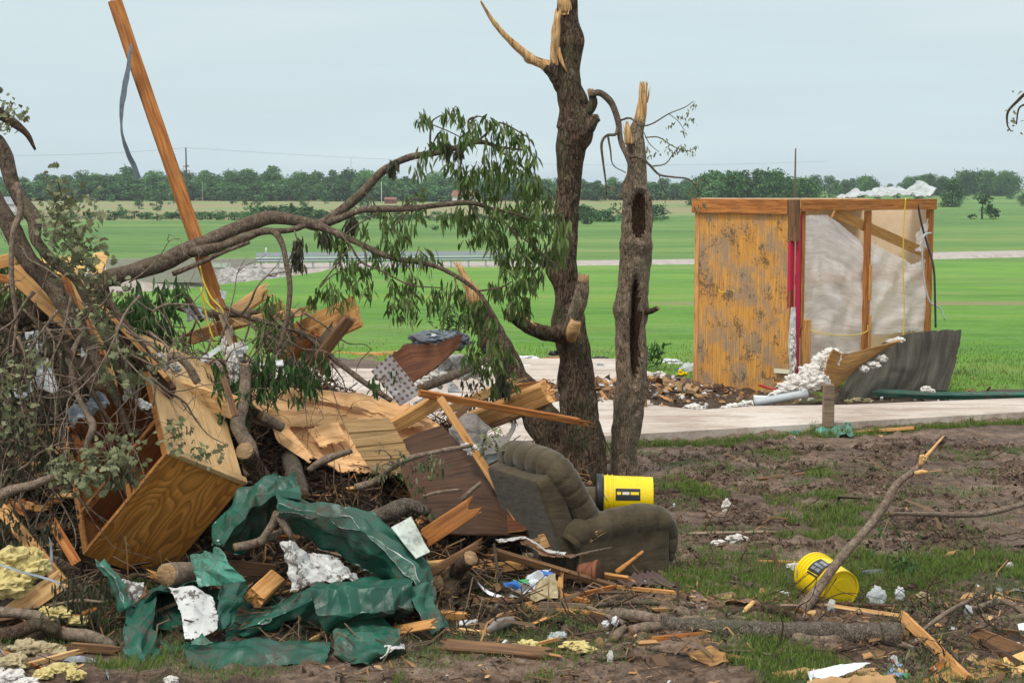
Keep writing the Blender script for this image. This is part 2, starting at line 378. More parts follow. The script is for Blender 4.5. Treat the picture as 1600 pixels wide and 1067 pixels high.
def pegboard():
    s = NT('perforated_tile', .6); v = s.co('UV', rnd=False)
    fr = s.n('ShaderNodeVectorMath', operation='FRACTION'); sc = s.n('ShaderNodeVectorMath', operation='SCALE'); sc.inputs['Scale'].default_value = 21
    s.l(v, sc.inputs[0]); s.l(sc.outputs[0], fr.inputs[0])
    sb = s.n('ShaderNodeVectorMath', operation='DISTANCE'); sb.inputs[1].default_value = (.5, .5, 0); s.l(fr.outputs[0], sb.inputs[0])
    h = s.ramp(sb.outputs['Value'], [(.24, 1), (.30, 0)])
    a = s.noise(v, 4, 5, .7); c = s.ramp(a, [(.35, (.16, .135, .125)), (.55, (.26, .245, .24)), (.75, (.5, .5, .5))])
    s.col(s.mix(s.math('MULTIPLY', h, .9), c, (.09, .03, .015))); return s.m
M['peg'] = pegboard()
def slabm():
    s = NT('dusty_concrete', .85, spec=.3); v = s.co('Object', rnd=False)
    a = s.noise(v, .8, 6, .65); b = s.noise(v, 14, 5, .75)
    m = s.n('ShaderNodeMapping'); m.inputs['Scale'].default_value = (.5, 2.2, 1); s.l(v, m.inputs[0]); st = s.noise(m.outputs[0], 1.6, 6, .75, .5)
    c = s.ramp(a, [(.3, (.36, .295, .24)), (.5, (.50, .43, .365)), (.7, (.58, .53, .47))])
    c = s.mix(s.math('MULTIPLY', s.ramp(st, [(.49, 0), (.60, 1)]), .6), c, (.27, .185, .135))
    c = s.mix(s.math('MULTIPLY', s.ramp(b, [(.55, 0), (.7, 1)]), .45), c, (.22, .16, .125)); s.col(c); s.bump(b, .2, .01); return s.m
M['slab'] = slabm()
def treem(name, a, b, c):
    s = NT(name, .8, spec=.15); g = s.n('ShaderNodeNewGeometry'); oi = s.n('ShaderNodeObjectInfo')
    x = s.ramp(g.outputs['Random Per Island'], [(0, a), (.5, b), (1, c)])
    y = s.ramp(oi.outputs['Random'], [(0, .62), (.4, .9), (.7, 1.05), (1, 1.5)])
    s.col(s.mix(1.0, x, y, 'MULTIPLY')); return s.m
M['far'] = treem('far_tree_leaves', (.025, .075, .022), (.055, .14, .036), (.12, .24, .06))
M['near'] = treem('bush_leaves', (.035, .085, .03), (.06, .14, .045), (.10, .20, .07))

# ------------------------------------------------------------------ ground
def grassmask(x, y):
    n = fb(x*.9, y*.9, 20, 4); n2 = fb(x*3, y*3, 30, 3)
    g = 0
    if y > 8:
        # patch round the fallen bucket
        g = max(g, .95*math.exp(-((y-(11.25+.12*(x-2)))/.62)**2)*sm(.9, 1.3, x)*(1-.35*sm(3.6, 4.4, x))+n*.75+n2*.3-.12)
        g = max(g, .02+n*1.3 if y < 9.7 else 0)
        g = max(g, (.6*math.exp(-((y-12.5)/.3)**2)*sm(1.8, 2.6, x))+n*1.1-.25)
        g = max(g, .62*math.exp(-((y-13.8)/.7)**2)*sm(1.2, 2.2, x)+n*1.3-.34)
        g = max(g, 1.2*math.exp(-((y-(16.85+.35*(x-1.4)))/.16)**2)+n2*.6-.35 if x > 1.0 else 0)
        g = max(g, .85*math.exp(-((y-(11.9))/.35)**2)*math.exp(-((x-1.4)/.7)**2)+n*.8-.2)
    if y > 20:
        ye = lerp([-9, 1.6, 2.0, 3.4, 5.2, 9], [25.6, 25.4, 23.6, 22.6, 21.5, 21.4], x)
        g = max(g, sm(ye-.3, ye+.3, y+n*.8))
    if mound(x, y) > .08 or mess(x, y) > .5: g *= .1
    return max(0, min(1, g))
ys = list(np.arange(4, 8.4, .5))+list(np.arange(8.4, 15.6, .075))+list(np.arange(15.6, 26, .16))
y = 26
while y < 4200: ys.append(y); y *= 1.045
xs = list(np.arange(-5.2, 5.6, .075)); dx = .12; a = 5.6
xr = []
while a < 2600: xr.append(a); a += dx; dx *= 1.12
xl = []; dx = .12; a = -5.28
while a > -2600: xl.append(a); a -= dx; dx *= 1.12
xs = xl[::-1]+xs+xr
NX, NY = len(xs), len(ys)
V = np.zeros((NX*NY, 3)); C = np.zeros((NX*NY, 4)); C[:, 3] = 1
k = 0
for y in ys:
    for x in xs:
        V[k] = (x, y, H(x, y))
        if y < 32: C[k, 0] = grassmask(x, y)
        else: C[k, 0] = 1
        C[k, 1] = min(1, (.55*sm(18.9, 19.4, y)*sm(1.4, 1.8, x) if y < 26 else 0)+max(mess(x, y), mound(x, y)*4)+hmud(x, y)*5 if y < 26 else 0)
        n = fb(x*.006, y*.012, 2, 3)
        C[k, 2] = (sm(110, 135, y)*.35+sm(300, 340, y+n*60)*.3*sm(-40, -10, -x+40)) if y > 100 else 0
        k += 1
idx = np.arange(NX*NY).reshape(NY, NX)
Fq = np.stack([idx[:-1, :-1].ravel(), idx[:-1, 1:].ravel(), idx[1:, 1:].ravel(), idx[1:, :-1].ravel()], 1)
def tp0(s, v):
    m = s.n('ShaderNodeMapping'); m.inputs['Scale'].default_value = (.02, .06, 1); s.l(v, m.inputs[0]); return m.outputs[0]
def groundm():
    s = NT('yard_and_fields', .9, spec=.25); v = s.co('Object', rnd=False)
    at = s.n('ShaderNodeAttribute', attribute_name='zone'); sp = s.n('ShaderNodeSeparateColor'); s.l(at.outputs['Color'], sp.inputs[0])
    g, mo, far = sp.outputs[0], sp.outputs[1], sp.outputs[2]
    st = s.n('ShaderNodeMapping'); st.inputs['Scale'].default_value = (.45, 1.5, 1); s.l(v, st.inputs[0])
    a = s.noise(st.outputs[0], .9, 7, .68, .3); b = s.noise(v, 9, 6, .75); f = s.noise(v, 38, 4, .75)
    h = s.math('MULTIPLY_ADD', b, .5, s.math('MULTIPLY', a, .5))
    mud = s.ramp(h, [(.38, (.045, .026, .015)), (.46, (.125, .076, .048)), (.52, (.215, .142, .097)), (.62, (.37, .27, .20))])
    dk = s.ramp(s.math('MULTIPLY_ADD', f, .5, s.math('MULTIPLY', b, .5)), [(.36, (.015, .0095, .006)), (.5, (.04, .025, .016)), (.64, (.09, .057, .036))])  # dark pile soil, deepened further to stand in for shade in the pile
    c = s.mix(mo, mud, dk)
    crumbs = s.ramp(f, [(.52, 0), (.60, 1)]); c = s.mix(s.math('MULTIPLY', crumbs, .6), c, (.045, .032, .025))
    # lawn
    geo = s.n('ShaderNodeSeparateXYZ'); s.l(v, geo.inputs[0])
    m2 = s.n('ShaderNodeMapping'); m2.inputs['Scale'].default_value = (.035, .07, 1); s.l(v, m2.inputs[0]); ln = s.noise(m2.outputs[0], 1.0, 5, .65)
    m3 = s.n('ShaderNodeMapping'); m3.inputs['Scale'].default_value = (.5, .9, 1); s.l(v, m3.inputs[0]); fn = s.noise(m3.outputs[0], 1.2, 7, .75)
    lawn = s.ramp(s.math('MULTIPLY_ADD', ln, .7, s.math('MULTIPLY', fn, .45)), [(.40, (.045, .145, .008)), (.50, (.08, .22, .010)), (.60, (.125, .285, .014)), (.72, (.21, .29, .04))])
    nearg = s.ramp(fn, [(.35, (.06, .07, .03)), (.6, (.09, .12, .04))])
    isfar = s.math('GREATER_THAN', geo.outputs[1], 20.5)
    gcol = s.mix(isfar, nearg, lawn)
    tp = s.n('ShaderNodeMapping'); tp.inputs['Scale'].default_value = (.05, .09, 1); s.l(v, tp.inputs[0])
    lawn = s.mix(s.math('MULTIPLY', s.ramp(s.noise(tp.outputs[0], 1.3, 7, .72), [(.52, 0), (.68, 1)]), .55), lawn, (.25, .235, .09))
    gcol = s.mix(isfar, nearg, lawn)
    gm = s.ramp(s.math('MULTIPLY_ADD', s.math('SUBTRACT', b, .5), .8, g), [(.40, 0), (.62, 1)])
    c = s.mix(gm, c, gcol)
    # far fields
    m4 = s.n('ShaderNodeMapping'); m4.inputs['Scale'].default_value = (.004, .02, 1); s.l(v, m4.inputs[0]); ff = s.noise(m4.outputs[0], 1.4, 6, .6)
    field = s.ramp(s.math('MULTIPLY_ADD', s.noise(tp0(s, v), 1.2, 6, .7), .5, s.math('MULTIPLY', ff, .5)), [(.38, (.05, .13, .016)), (.48, (.085, .19, .022)), (.56, (.135, .23, .035)), (.64, (.23, .24, .08))])
    mead = s.ramp(ff, [(.40, (.15, .24, .06)), (.48, (.20, .22, .08)), (.54, (.28, .20, .10)), (.60, (.20, .22, .08)), (.66, (.15, .24, .06))])
    c = s.mix(s.ramp(far, [(.05, 0), (.3, 1)]), c, field)
    c = s.mix(s.ramp(far, [(.45, 0), (.6, 1)]), c, mead)
    # bare strip across the lawn
    by = s.math('ABSOLUTE', s.math('SUBTRACT', geo.outputs[1], s.math('MULTIPLY_ADD', s.noise(m2.outputs[0], .5, 2, .5), 3, 44)))
    bs = s.math('MULTIPLY', s.ramp(s.math('MULTIPLY', by, .1), [(.10, 1), (.17, 0)]), s.ramp(s.math('MULTIPLY', geo.outputs[0], .05), [(.1, 0), (.3, 1)]))
    c = s.mix(s.math('MULTIPLY', bs, .75), c, (.28, .19, .11))
    s.col(c)
    rg = s.ramp(h, [(.45, .55), (.6, .9)]); s.l(rg, s.b.inputs['Roughness'])
    s.bump(s.math('MULTIPLY_ADD', f, .6, b), .9, .06); return s.m
M['ground'] = groundm()
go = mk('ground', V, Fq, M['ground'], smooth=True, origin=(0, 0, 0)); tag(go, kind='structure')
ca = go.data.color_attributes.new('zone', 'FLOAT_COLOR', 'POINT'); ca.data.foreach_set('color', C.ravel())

# haze: even pale air over the whole country
hm = bpy.data.materials.new('haze_air'); hm.use_nodes = True; hm.node_tree.nodes.clear()
ho = hm.node_tree.nodes.new('ShaderNodeOutputMaterial'); hv = hm.node_tree.nodes.new('ShaderNodeVolumePrincipled')
hv.inputs['Color'].default_value = (.80, .88, .95, 1); hv.inputs['Density'].default_value = .00021; hv.inputs['Anisotropy'].default_value = .1
hm.node_tree.links.new(hv.outputs[0], ho.inputs['Volume'])
zl = float(V[:, 2].min())-1
HB = [(x, y, z) for x in (-2700, 2700) for y in (-40, 4300) for z in (zl, 34)]
tag(mk('haze', HB, [(0, 1, 3, 2), (4, 6, 7, 5), (0, 4, 5, 1), (2, 3, 7, 6), (0, 2, 6, 4), (1, 5, 7, 3)], hm, origin=(0, 0, 0)), kind='stuff')
# slab
def prism(name, poly, z0, z1, mat, parent=None):
    n = len(poly); V = [(x, y, z1) for x, y in poly]+[(x, y, z0) for x, y in poly]
    F = [list(range(n)), list(range(2*n-1, n-1, -1))]+[[(i+1) % n, i, n+i, n+(i+1) % n] for i in range(n)]
    return mk(name, V, F, mat, parent, origin=(0, 0, 0))
slab_poly = [(-7, 14.2), (-3, 15.6), (1.41, 17.24), (9.5, 20.1), (9.3, 20.9), (5.5, 19.95), (4.2, 19.6), (3.1, 19.5), (2.3, 19.15), (1.75, 19.6), (1.9, 21.5), (2.0, 25.0), (-.6, 25.0), (-.9, 23.6), (-9, 23.6)]
tag(prism('pavement', slab_poly, -.25, .085, M['slab']), kind='structure')

# ------------------------------------------------------------------ builders
def cat(pts, n):
    "Catmull-Rom through pts (arrays), n samples"
    pts = np.asarray(pts, float); m = len(pts)
    if m == 2:
        t = np.linspace(0, 1, n)[:, None]; return pts[0]*(1-t)+pts[1]*t
    e = np.vstack([2*pts[0]-pts[1], pts, 2*pts[-1]-pts[-2]])
    u = np.linspace(0, m-1-1e-6, n); i = u.astype(int); f = (u-i)[:, None]
    a, b, c, d = e[i], e[i+1], e[i+2], e[i+3]
    return .5*((2*b)+(-a+c)*f+(2*a-5*b+4*c-d)*f**2+(-a+3*b-3*c+d)*f**3)
def tubemesh(pts, segs=8, step=.05, amp=.12, seed=0, jag=(0, 0), rough_f=8, dispf=None, squash=1):
    """pts: (Vector, r). returns V, F, ringcount"""
    A = np.array([[p.x, p.y, p.z, r] for p, r in pts])
    L = np.linalg.norm(np.diff(A[:, :3], axis=0), axis=1).sum(); n = max(len(A)*2, int(L/step)+2, 3)
    C = cat(A, n); pos = C[:, :3]; rad = np.maximum(C[:, 3], .0015)
    T = np.gradient(pos, axis=0); T /= np.linalg.norm(T, axis=1)[:, None]+1e-9
    up = np.array([0, 0, 1.]) if abs(T[0][2]) < .9 else np.array([0, -1., 0])
    N = np.cross(T[0], up); N /= np.linalg.norm(N); V = []; ang = np.linspace(0, 2*math.pi, segs, endpoint=False)
    r_ = random.Random(seed)
    for i in range(n):
        N = N-T[i]*N.dot(T[i]); N /= np.linalg.norm(N)+1e-9; B = np.cross(T[i], N)
        for j, a in enumerate(ang):
            d = N*math.cos(a)+B*math.sin(a); r = rad[i]
            q = pos[i]+d*r
            if amp: r *= 1+amp*fb(q[0]*rough_f+seed, q[1]*rough_f, q[2]*rough_f*.45, 2)
            if dispf: r = dispf(i/(n-1), a, d, r, pos[i])
            off = np.zeros(3)
            if i == 0 and jag[0]: off = -T[i]*r_.uniform(0, jag[0])
            if i == n-1 and jag[1]: off = T[i]*r_.uniform(0, jag[1])
            V.append(pos[i]+d*r+off)
    F = []
    for i in range(n-1):
        for j in range(segs):
            a = i*segs+j; b = i*segs+(j+1) % segs; F.append((a, b, b+segs, a+segs))
    nb = len(F)
    V.append(pos[0]+T[0]*rad[0]*.15); V.append(pos[-1]-T[-1]*rad[-1]*.1)
    for j in range(segs):
        F.append((len(V)-2, (j+1) % segs, j)); F.append((len(V)-1, (n-1)*segs+j, (n-1)*segs+(j+1) % segs))
    return V, F, nb, n
def tube(name, pts, mat, parent=None, capm=None, px=True, light=None, **k):
    """pts in (px,py,Y,rpx); light=(t0,t1): rings in that range get the second material"""
    q = []
    for p in pts:
        w = Q(p[:3]) if px else Vector(p[:3]); Y = w.y
        q.append((w, rpx(p[3], Y) if px else p[3]))
    V, F, nb, n = tubemesh(q, **k); segs = k.get('segs', 8)
    fm = [0]*nb+[1]*(len(F)-nb)
    if light:
        for i in range(nb):
            t = (i//segs)/(n-1)
            if light[0] <= t+fb(i*.37, 0, 7, 1)*.06 <= light[1]: fm[i] = 1
    return mk(name, V, F, [mat, capm or M['cap']], parent, smooth=True, fm=fm)
def multitube(name, list_of_pts, mat, parent=None, px=True, **k):
    "several twigs of ONE branch system in one mesh"
    VV, FF = [], []
    for i, pts in enumerate(list_of_pts):
        q = []
        for p in pts:
            w = Q(p[:3]) if px else Vector(p[:3]); q.append((w, rpx(p[3], w.y) if px else p[3]))
        V, F, nb, n = tubemesh(q, seed=i, **k); o = len(VV); VV += [tuple(v) for v in V]; FF += [tuple(a+o for a in f) for f in F]
    return mk(name, VV, FF, mat, parent, smooth=True)

def plank(name, label, a, b, w, t, mat, roll=0, cat_='plank', parent=None, broken=(0, 0), group=None, warp=.006, ns=14, wpx=True):
    A, B = Q(a), Q(b)
    mid = (A+B)/2
    if wpx: w = rpx(w, mid.y); t = rpx(t, mid.y)
    X = (B-A).normalized(); vd = (Vector((0, 0, CH))-mid).normalized(); Nn = (vd-X*vd.dot(X)).normalized()
    Nn.rotate(Matrix.Rotation(R(roll), 3, X)); Yv = Nn.cross(X)
    L = (B-A).length; ch = min(w, t)*.12
    sec = [(-w/2+ch, -t/2), (w/2-ch, -t/2), (w/2, -t/2+ch), (w/2, t/2-ch), (w/2-ch, t/2), (-w/2+ch, t/2), (-w/2, t/2-ch), (-w/2, -t/2+ch)]
    # denser section on the wide faces so broken ends look splintered
    S2 = []
    for i in range(8):
        p, q = sec[i], sec[(i+1) % 8]; d = math.hypot(p[0]-q[0], p[1]-q[1]); m = 5 if d > ch*3 else 1
        for j in range(m): S2.append((p[0]+(q[0]-p[0])*j/m, p[1]+(q[1]-p[1])*j/m))
    r_ = random.Random(hash(name+str(round(L*100))+str(a[0])) & 0xffff); r_ = random.Random(int(abs(mid.x*997)+abs(mid.z*331)+L*77))
    sd_ = r_.uniform(0, 100); n = len(S2); V = []
    for i in range(ns+1):
        s = i/ns; x = (s-.5)*L; wz = fb(s*2+sd_, 0, 1, 2)*warp*L; wy = fb(s*2+sd_, 5, 1, 2)*warp*L*.6
        for (py_, pz_) in S2:
            xo = 0
            for e, br in ((0, broken[0]), (ns, broken[1])):
                if i == e and br:
                    sg = -1 if e == 0 else 1
                    xo = sg*br*(abs(fb(py_*38+sd_, pz_*30, e, 3))*2.4-.35)
            V.append((x+xo, py_+wy+fb(x*6+sd_, py_*30, 3, 1)*w*.012, pz_+wz))
    F = []
    for i in range(ns):
        for j in range(n): F.append((i*n+j, i*n+(j+1) % n, (i+1)*n+(j+1) % n, (i+1)*n+j))
    V.append((-L/2+broken[0]*.3, 0, 0)); V.append((L/2-broken[1]*.3, 0, 0))
    for j in range(n): F.append((len(V)-2, (j+1) % n, j)); F.append((len(V)-1, ns*n+j, ns*n+(j+1) % n))
    # long splinters
    for e, br in ((0, broken[0]), (1, broken[1])):
        if br:
            for q in range(5):
                y0 = r_.uniform(-w*.42, w*.42); z0 = r_.uniform(-t*.35, t*.35); sg = -1 if e == 0 else 1; o = len(V); x0 = sg*L/2-sg*br*1.2; r0 = min(w, t)*r_.uniform(.08, .2); ll = br*r_.uniform(1.6, 3.4)
                V += [(x0, y0-r0, z0), (x0, y0+r0, z0), (x0, y0, z0+r0), (x0+sg*ll, y0+r_.uniform(-r0, r0), z0+r_.uniform(-r0, r0))]
                F += [(o, o+1, o+3), (o+1, o+2, o+3), (o+2, o, o+3), (o, o+2, o+1)]
    me = bpy.data.meshes.new(name); me.from_pydata(V, [], F); me.materials.append(M[mat] if isinstance(mat, str) else mat); me.update()
    o = bpy.data.objects.new(name, me); COL.objects.link(o)
    rot = Matrix((X, Yv, Nn)).transposed().to_quaternion()
    o.rotation_mode = 'QUATERNION'; o.rotation_quaternion = rot
    if parent is not None: o.parent = parent; o.location = mid-Vector(parent.location)
    else: o.location = mid; tag(o, label, cat_, group)
    return o

def net(name, rows, mats, label=None, cat_=None, parent=None, nu=24, nv=24, thick=.004, crumple=0, cf=3.0, wave=0, wf=3.0, jag=0, lin=True, seed=0, smooth=False, corr=0, corrn=8, pleat=0, pleatn=2, group=None, kind=None):
    "sheet through a net of control points (rows of (px,py,Y)); front side mats[0], back side mats[1]"
    G = np.array([[list(Q(p)) for p in r] for r in rows]); m, n = G.shape[:2]
    def interp(A, k):
        if lin:
            u = np.linspace(0, len(A)-1-1e-9, k); i = u.astype(int); f = (u-i).reshape((-1,)+(1,)*(A.ndim-1)); return A[i]*(1-f)+A[i+1]*f
        sh = A.shape; return cat(A.reshape(sh[0], -1), k).reshape((k,)+sh[1:])
    G = interp(G, nv); G = np.swapaxes(interp(np.swapaxes(G, 0, 1), nu), 0, 1)   # nv x nu x 3
    du = np.gradient(G, axis=1); dv = np.gradient(G, axis=0); Nn = np.cross(du, dv); Nn /= np.linalg.norm(Nn, axis=2)[..., None]+1e-12
    if (Nn[nv//2, nu//2]).dot(np.array([0, 0, CH])-G[nv//2, nu//2]) < 0: Nn = -Nn; flip = True
    else: flip = False
    su = np.linalg.norm(du, axis=2).cumsum(axis=1).mean(axis=0); sv = np.linalg.norm(dv, axis=2).cumsum(axis=0).mean(axis=1)
    r_ = random.Random(seed+5); folds = [(r_.uniform(0, math.pi), r_.uniform(.6, 1.8)*cf, r_.uniform(0, 1), r_.uniform(.4, 1)) for _ in range(5)]
    O = G.copy()
    for i in range(nv):
        for j in range(nu):
            d = 0; a, b = su[j], sv[i]
            if crumple:
                for th, k, ph, am in folds:
                    q = (a*math.cos(th)+b*math.sin(th))*k+ph+fb(a*2+seed, b*2, 3, 2)*.5; d += am*(abs(q-math.floor(q)-.5)*2-.5)
                d = d*crumple*.5+fb(a*7, b*7, seed, 2)*crumple*.25
            if wave: d += fb(a*wf+seed*3, b*wf, 1, 2)*wave
            if pleat: q = (i/(nv-1)+fb(a*1.5, seed, 0, 1)*.12)*pleatn; d += pleat*(abs(q-math.floor(q)-.5)*4-1)
            if corr: d += math.sin(j/(nu-1)*corrn*2*math.pi)*corr
            O[i, j] += Nn[i, j]*d
            if jag:
                e = 0
                if i == 0: O[i, j] += dv[i, j]/(np.linalg.norm(dv[i, j])+1e-9)*abs(fb(a*14+seed, 0, 0, 4))*jag*3
                if i == nv-1: O[i, j] -= dv[i, j]/(np.linalg.norm(dv[i, j])+1e-9)*abs(fb(a*14+seed, 9, 0, 4))*jag*3
                if j == 0: O[i, j] += du[i, j]/(np.linalg.norm(du[i, j])+1e-9)*abs(fb(b*14+seed, 3, 0, 4))*jag*3
                if j == nu-1: O[i, j] -= du[i, j]/(np.linalg.norm(du[i, j])+1e-9)*abs(fb(b*14+seed, 6, 0, 4))*jag*3
    Bk = O-Nn*thick; V = np.vstack([O.reshape(-1, 3), Bk.reshape(-1, 3)]); K = nu*nv; F = []; fm = []
    for i in range(nv-1):
        for j in range(nu-1):
            a = i*nu+j; q = (a, a+1, a+nu+1, a+nu)
            if flip: q = q[::-1]
            F.append(q); fm.append(0); F.append(tuple(x+K for x in q[::-1])); fm.append(1)
    bd = [(j, j+1) for j in range(nu-1)]+[((nv-1)*nu+j+1, (nv-1)*nu+j) for j in range(nu-1)]+[((i+1)*nu, i*nu) for i in range(nv-1)]+[(i*nu+nu-1, (i+1)*nu+nu-1) for i in range(nv-1)]
    for a, b in bd: F.append((b, a, a+K, b+K) if not flip else (a, b, b+K, a+K)); fm.append(2)
    uu, vv = np.meshgrid(su, sv); uv = np.stack([uu.ravel(), vv.ravel()], 1); uv = np.vstack([uv, uv])
    ml = [M[x] if isinstance(x, str) else x for x in (mats if isinstance(mats, (list, tuple)) else [mats])]
    while len(ml) < 3: ml.append(ml[-1] if len(ml) == 2 else ml[0])
    o = mk(name, V, F, ml, parent, smooth, fm, uv)
    if parent is None: tag(o, label, cat_, group, kind)
    return o
def tilt(rows, **k): return rows

def blobmesh(c, r, seed=0, sub=3, amp=.35, f=3.0, fine=.12):
    import bmesh
    bm = bmesh.new(); bmesh.ops.create_icosphere(bm, subdivisions=sub, radius=1)
    V = []; s = seed*3.7
    for v in bm.verts:
        d = v.co.normalized(); k = 1+amp*fb(d.x*f*.5+s, d.y*f*.5, d.z*f*.5, 3)*1.6+fine*fb(d.x*9+s, d.y*9, d.z*9, 2)
        V.append((c[0]+d.x*r[0]*k, c[1]+d.y*r[1]*k, c[2]+d.z*r[2]*k))
    F = [tuple(v.index for v in f_.verts) for f_ in bm.faces]; bm.free(); return V, F
def fluffobj(name, label, items, mat, cat_='insulation', group=None, parent=None, sub=4):
    "items: (px,py,Y|None,rx_px,rz_px)"
    VV, FF = [], []
    for i, (px, py, Y, a, b) in enumerate(items):
        c = Q((px, py, Y)); ra, rb = rpx(a, c.y), rpx(b, c.y)
        V, F = blobmesh(c, (ra, (ra+rb)*.5, rb), i+int(px), sub, .34, 4, .15); o = len(VV); VV += V; FF += [tuple(x+o for x in f) for f in F]
    o = mk(name, VV, FF, M[mat], parent, smooth=False)
    if parent is None: tag(o, label, cat_, group)
    return o

# leaves
class Leaves:
    def __init__(s): s.V = []; s.F = []
    def leaf(s, p, d, L, w, droop=.4, r=rng):
        d = Vector(d).normalized(); side = d.cross(Vector((r.uniform(-1, 1), r.uniform(-1, 1), r.uniform(-.4, 1)))).normalized()
        o = len(s.V); q = Vector(p); dd = d.copy(); pts = []
        for t, ww in ((0, .15), (.35, 1), (.7, .8), (1, .05)):
            pts.append((q+dd*L*t, ww)); dd = (dd+Vector((0, 0, -droop*.45))).normalized()
        for c, ww in pts: s.V.append(tuple(c+side*w*ww*.5)); s.V.append(tuple(c-side*w*ww*.5))
        for i in range(3): s.F.append((o+2*i, o+2*i+1, o+2*i+3, o+2*i+2))
    def oak(s, p, d, L, r=rng):
        d = Vector(d).normalized(); side = d.cross(Vector((r.uniform(-1, 1), r.uniform(-1, 1), r.uniform(-1, 1)))).normalized(); nn = d.cross(side)
        o = len(s.V); prof = [(0, .03), (.18, .22), (.26, .12), (.42, .38), (.52, .18), (.68, .42), (.78, .2), (.9, .22), (1, .02)]
        for t, w in prof:
            c = Vector(p)+d*L*t+nn*L*.25*math.sin(t*3)*r.uniform(.5, 1); s.V.append(tuple(c+side*w*L+nn*L*.1*w)); s.V.append(tuple(c-side*w*L+nn*L*.1*w))
        for i in range(len(prof)-1): s.F.append((o+2*i, o+2*i+1, o+2*i+3, o+2*i+2))
    def cluster(s, c, n=26, size=.10, L=.10, w=.02, down=1.0, r=rng):
        c = Vector(c)
        ax = Vector((r.gauss(0, .5), r.gauss(0, .5), -down)).normalized()
        for i in range(n):
            t = r.random()
            p = c+ax*size*t*1.4+Vector((r.gauss(0, .3), r.gauss(0, .3), r.gauss(0, .2)))*size
            d = Vector((r.gauss(0, .42), r.gauss(0, .42), -down*r.uniform(.5, 1.3)))
            s.leaf(p, d, L*r.uniform(.7, 1.25), w*r.uniform(.8, 1.3), .35, r)
    def oaks(s, c, n=10, size=.10, L=.08, r=rng):
        for i in range(n):
            p = Vector(c)+Vector((r.gauss(0, .5), r.gauss(0, .5), r.gauss(0, .5)))*size
            s.oak(p, (r.gauss(0, 1), r.gauss(0, 1), r.gauss(-.4, .7)), L*r.uniform(.6, 1.3), r)
    def make(s, name, mat, parent=None): return mk(name, s.V, s.F, M[mat], parent)

# scatter of one small template in one mesh
def scatter(name, tv, tf, pos, eul, scl, mat, label, fm=None):
    tv = np.asarray(tv, float); n = len(pos); m = len(tv)
    cx, cy, cz = np.cos(eul).T; sx_, sy_, sz_ = np.sin(eul).T
    Rm = np.empty((n, 3, 3))
    Rm[:, 0, 0] = cy*cz; Rm[:, 0, 1] = sx_*sy_*cz-cx*sz_; Rm[:, 0, 2] = cx*sy_*cz+sx_*sz_
    Rm[:, 1, 0] = cy*sz_; Rm[:, 1, 1] = sx_*sy_*sz_+cx*cz; Rm[:, 1, 2] = cx*sy_*sz_-sx_*cz
    Rm[:, 2, 0] = -sy_; Rm[:, 2, 1] = sx_*cy; Rm[:, 2, 2] = cx*cy
    V = np.einsum('nij,nmj->nmi', Rm, tv[None]*scl[:, None, :])+pos[:, None, :]
    F = (np.asarray(tf)[None]+(np.arange(n)*m)[:, None, None]).reshape(-1, len(tf[0]))
    o = mk(name, V.reshape(-1, 3), F, mat, origin=(0, 0, 0)); tag(o, label, kind='stuff'); return o
BOXV = [(-.5, -.5, -.5), (.5, -.5, -.5), (.5, .5, -.5), (-.5, .5, -.5), (-.5, -.5, .5), (.5, -.5, .5), (.5, .5, .5), (-.5, .5, .5)]
BOXF = [(0, 3, 2, 1), (4, 5, 6, 7), (0, 1, 5, 4), (1, 2, 6, 5), (2, 3, 7, 6), (3, 0, 4, 7)]

# ------------------------------------------------------------------ far country
def on(px, Y):
    x = (px-800)/FPX*Y; return (x, Y, H(x, Y))
# road on the low embankment
def road_y(px): return lerp([-400, 200, 800, 1100, 1600, 2200], [112, 112, 117, 121, 138, 150], px)
RV, RF, rz = [], [], -2.76
pxs = list(range(-700, 2400, 60))
for i, px in enumerate(pxs):
    Y = road_y(px)
    for j, (dy, dz) in enumerate(((-6.5, -.7), (-4.4, .06), (2.2, .06), (5, -.6))):
        x = (px-800)/FPX*Y; z = rz+dz
        if j in (0, 3): z = min(z, H(x, Y+dy)-.25)
        RV.append((x, Y+dy, z))
for i in range(len(pxs)-1):
    for j in range(3): a = i*4+j; RF.append((a, a+4, a+5, a+1))
s_ = NT('road_asphalt', .9); v_ = s_.co('Object', rnd=False); s_.col(s_.ramp(s_.noise(v_, 1.5, 5, .7), [(.35, (.30, .25, .225)), (.6, (.42, .37, .335))])); M['road'] = s_.m
tag(mk('road', RV, RF, M['road'], origin=(0, 0, 0)), kind='structure')
# bridge over the creek
def boxmesh(c, d, rz_=0):
    ca_, sa_ = math.cos(rz_), math.sin(rz_)
    return [(c[0]+a*d[0]*ca_-b*d[1]*sa_, c[1]+a*d[0]*sa_+b*d[1]*ca_, c[2]+q*d[2]) for a, b, q in BOXV], BOXF
def boxes(name, L, mat, parent=None, bev=0):
    VV, FF = [], []
    for c, d, *r in L:
        V, F = boxmesh(c, d, r[0] if r else 0); o = len(VV); VV += V; FF += [tuple(x+o for x in f) for f in F]
    o = mk(name, VV, FF, M[mat] if isinstance(mat, str) else mat, parent)
    if bev:
        b = o.modifiers.new('bevel', 'BEVEL'); b.width = bev; b.segments = 2; b.limit_method = 'ANGLE'
    return o
bx0, bx1, by = (165-800)/FPX*107, (398-800)/FPX*107, 107.2
bm_ = (bx0+bx1)/2
br = root('road_bridge', (bm_, by, -3), 'low concrete bridge carrying the far road over a dark creek opening', 'bridge')
boxes('parapet', [((bm_, by, rz+.30), (bx1-bx0, .3, 1.0))], 'concrete_b', br)
boxes('deck_edge', [((bm_, by+.1, rz-.52), (bx1-bx0, .5, .62))], 'concrete_b', br)
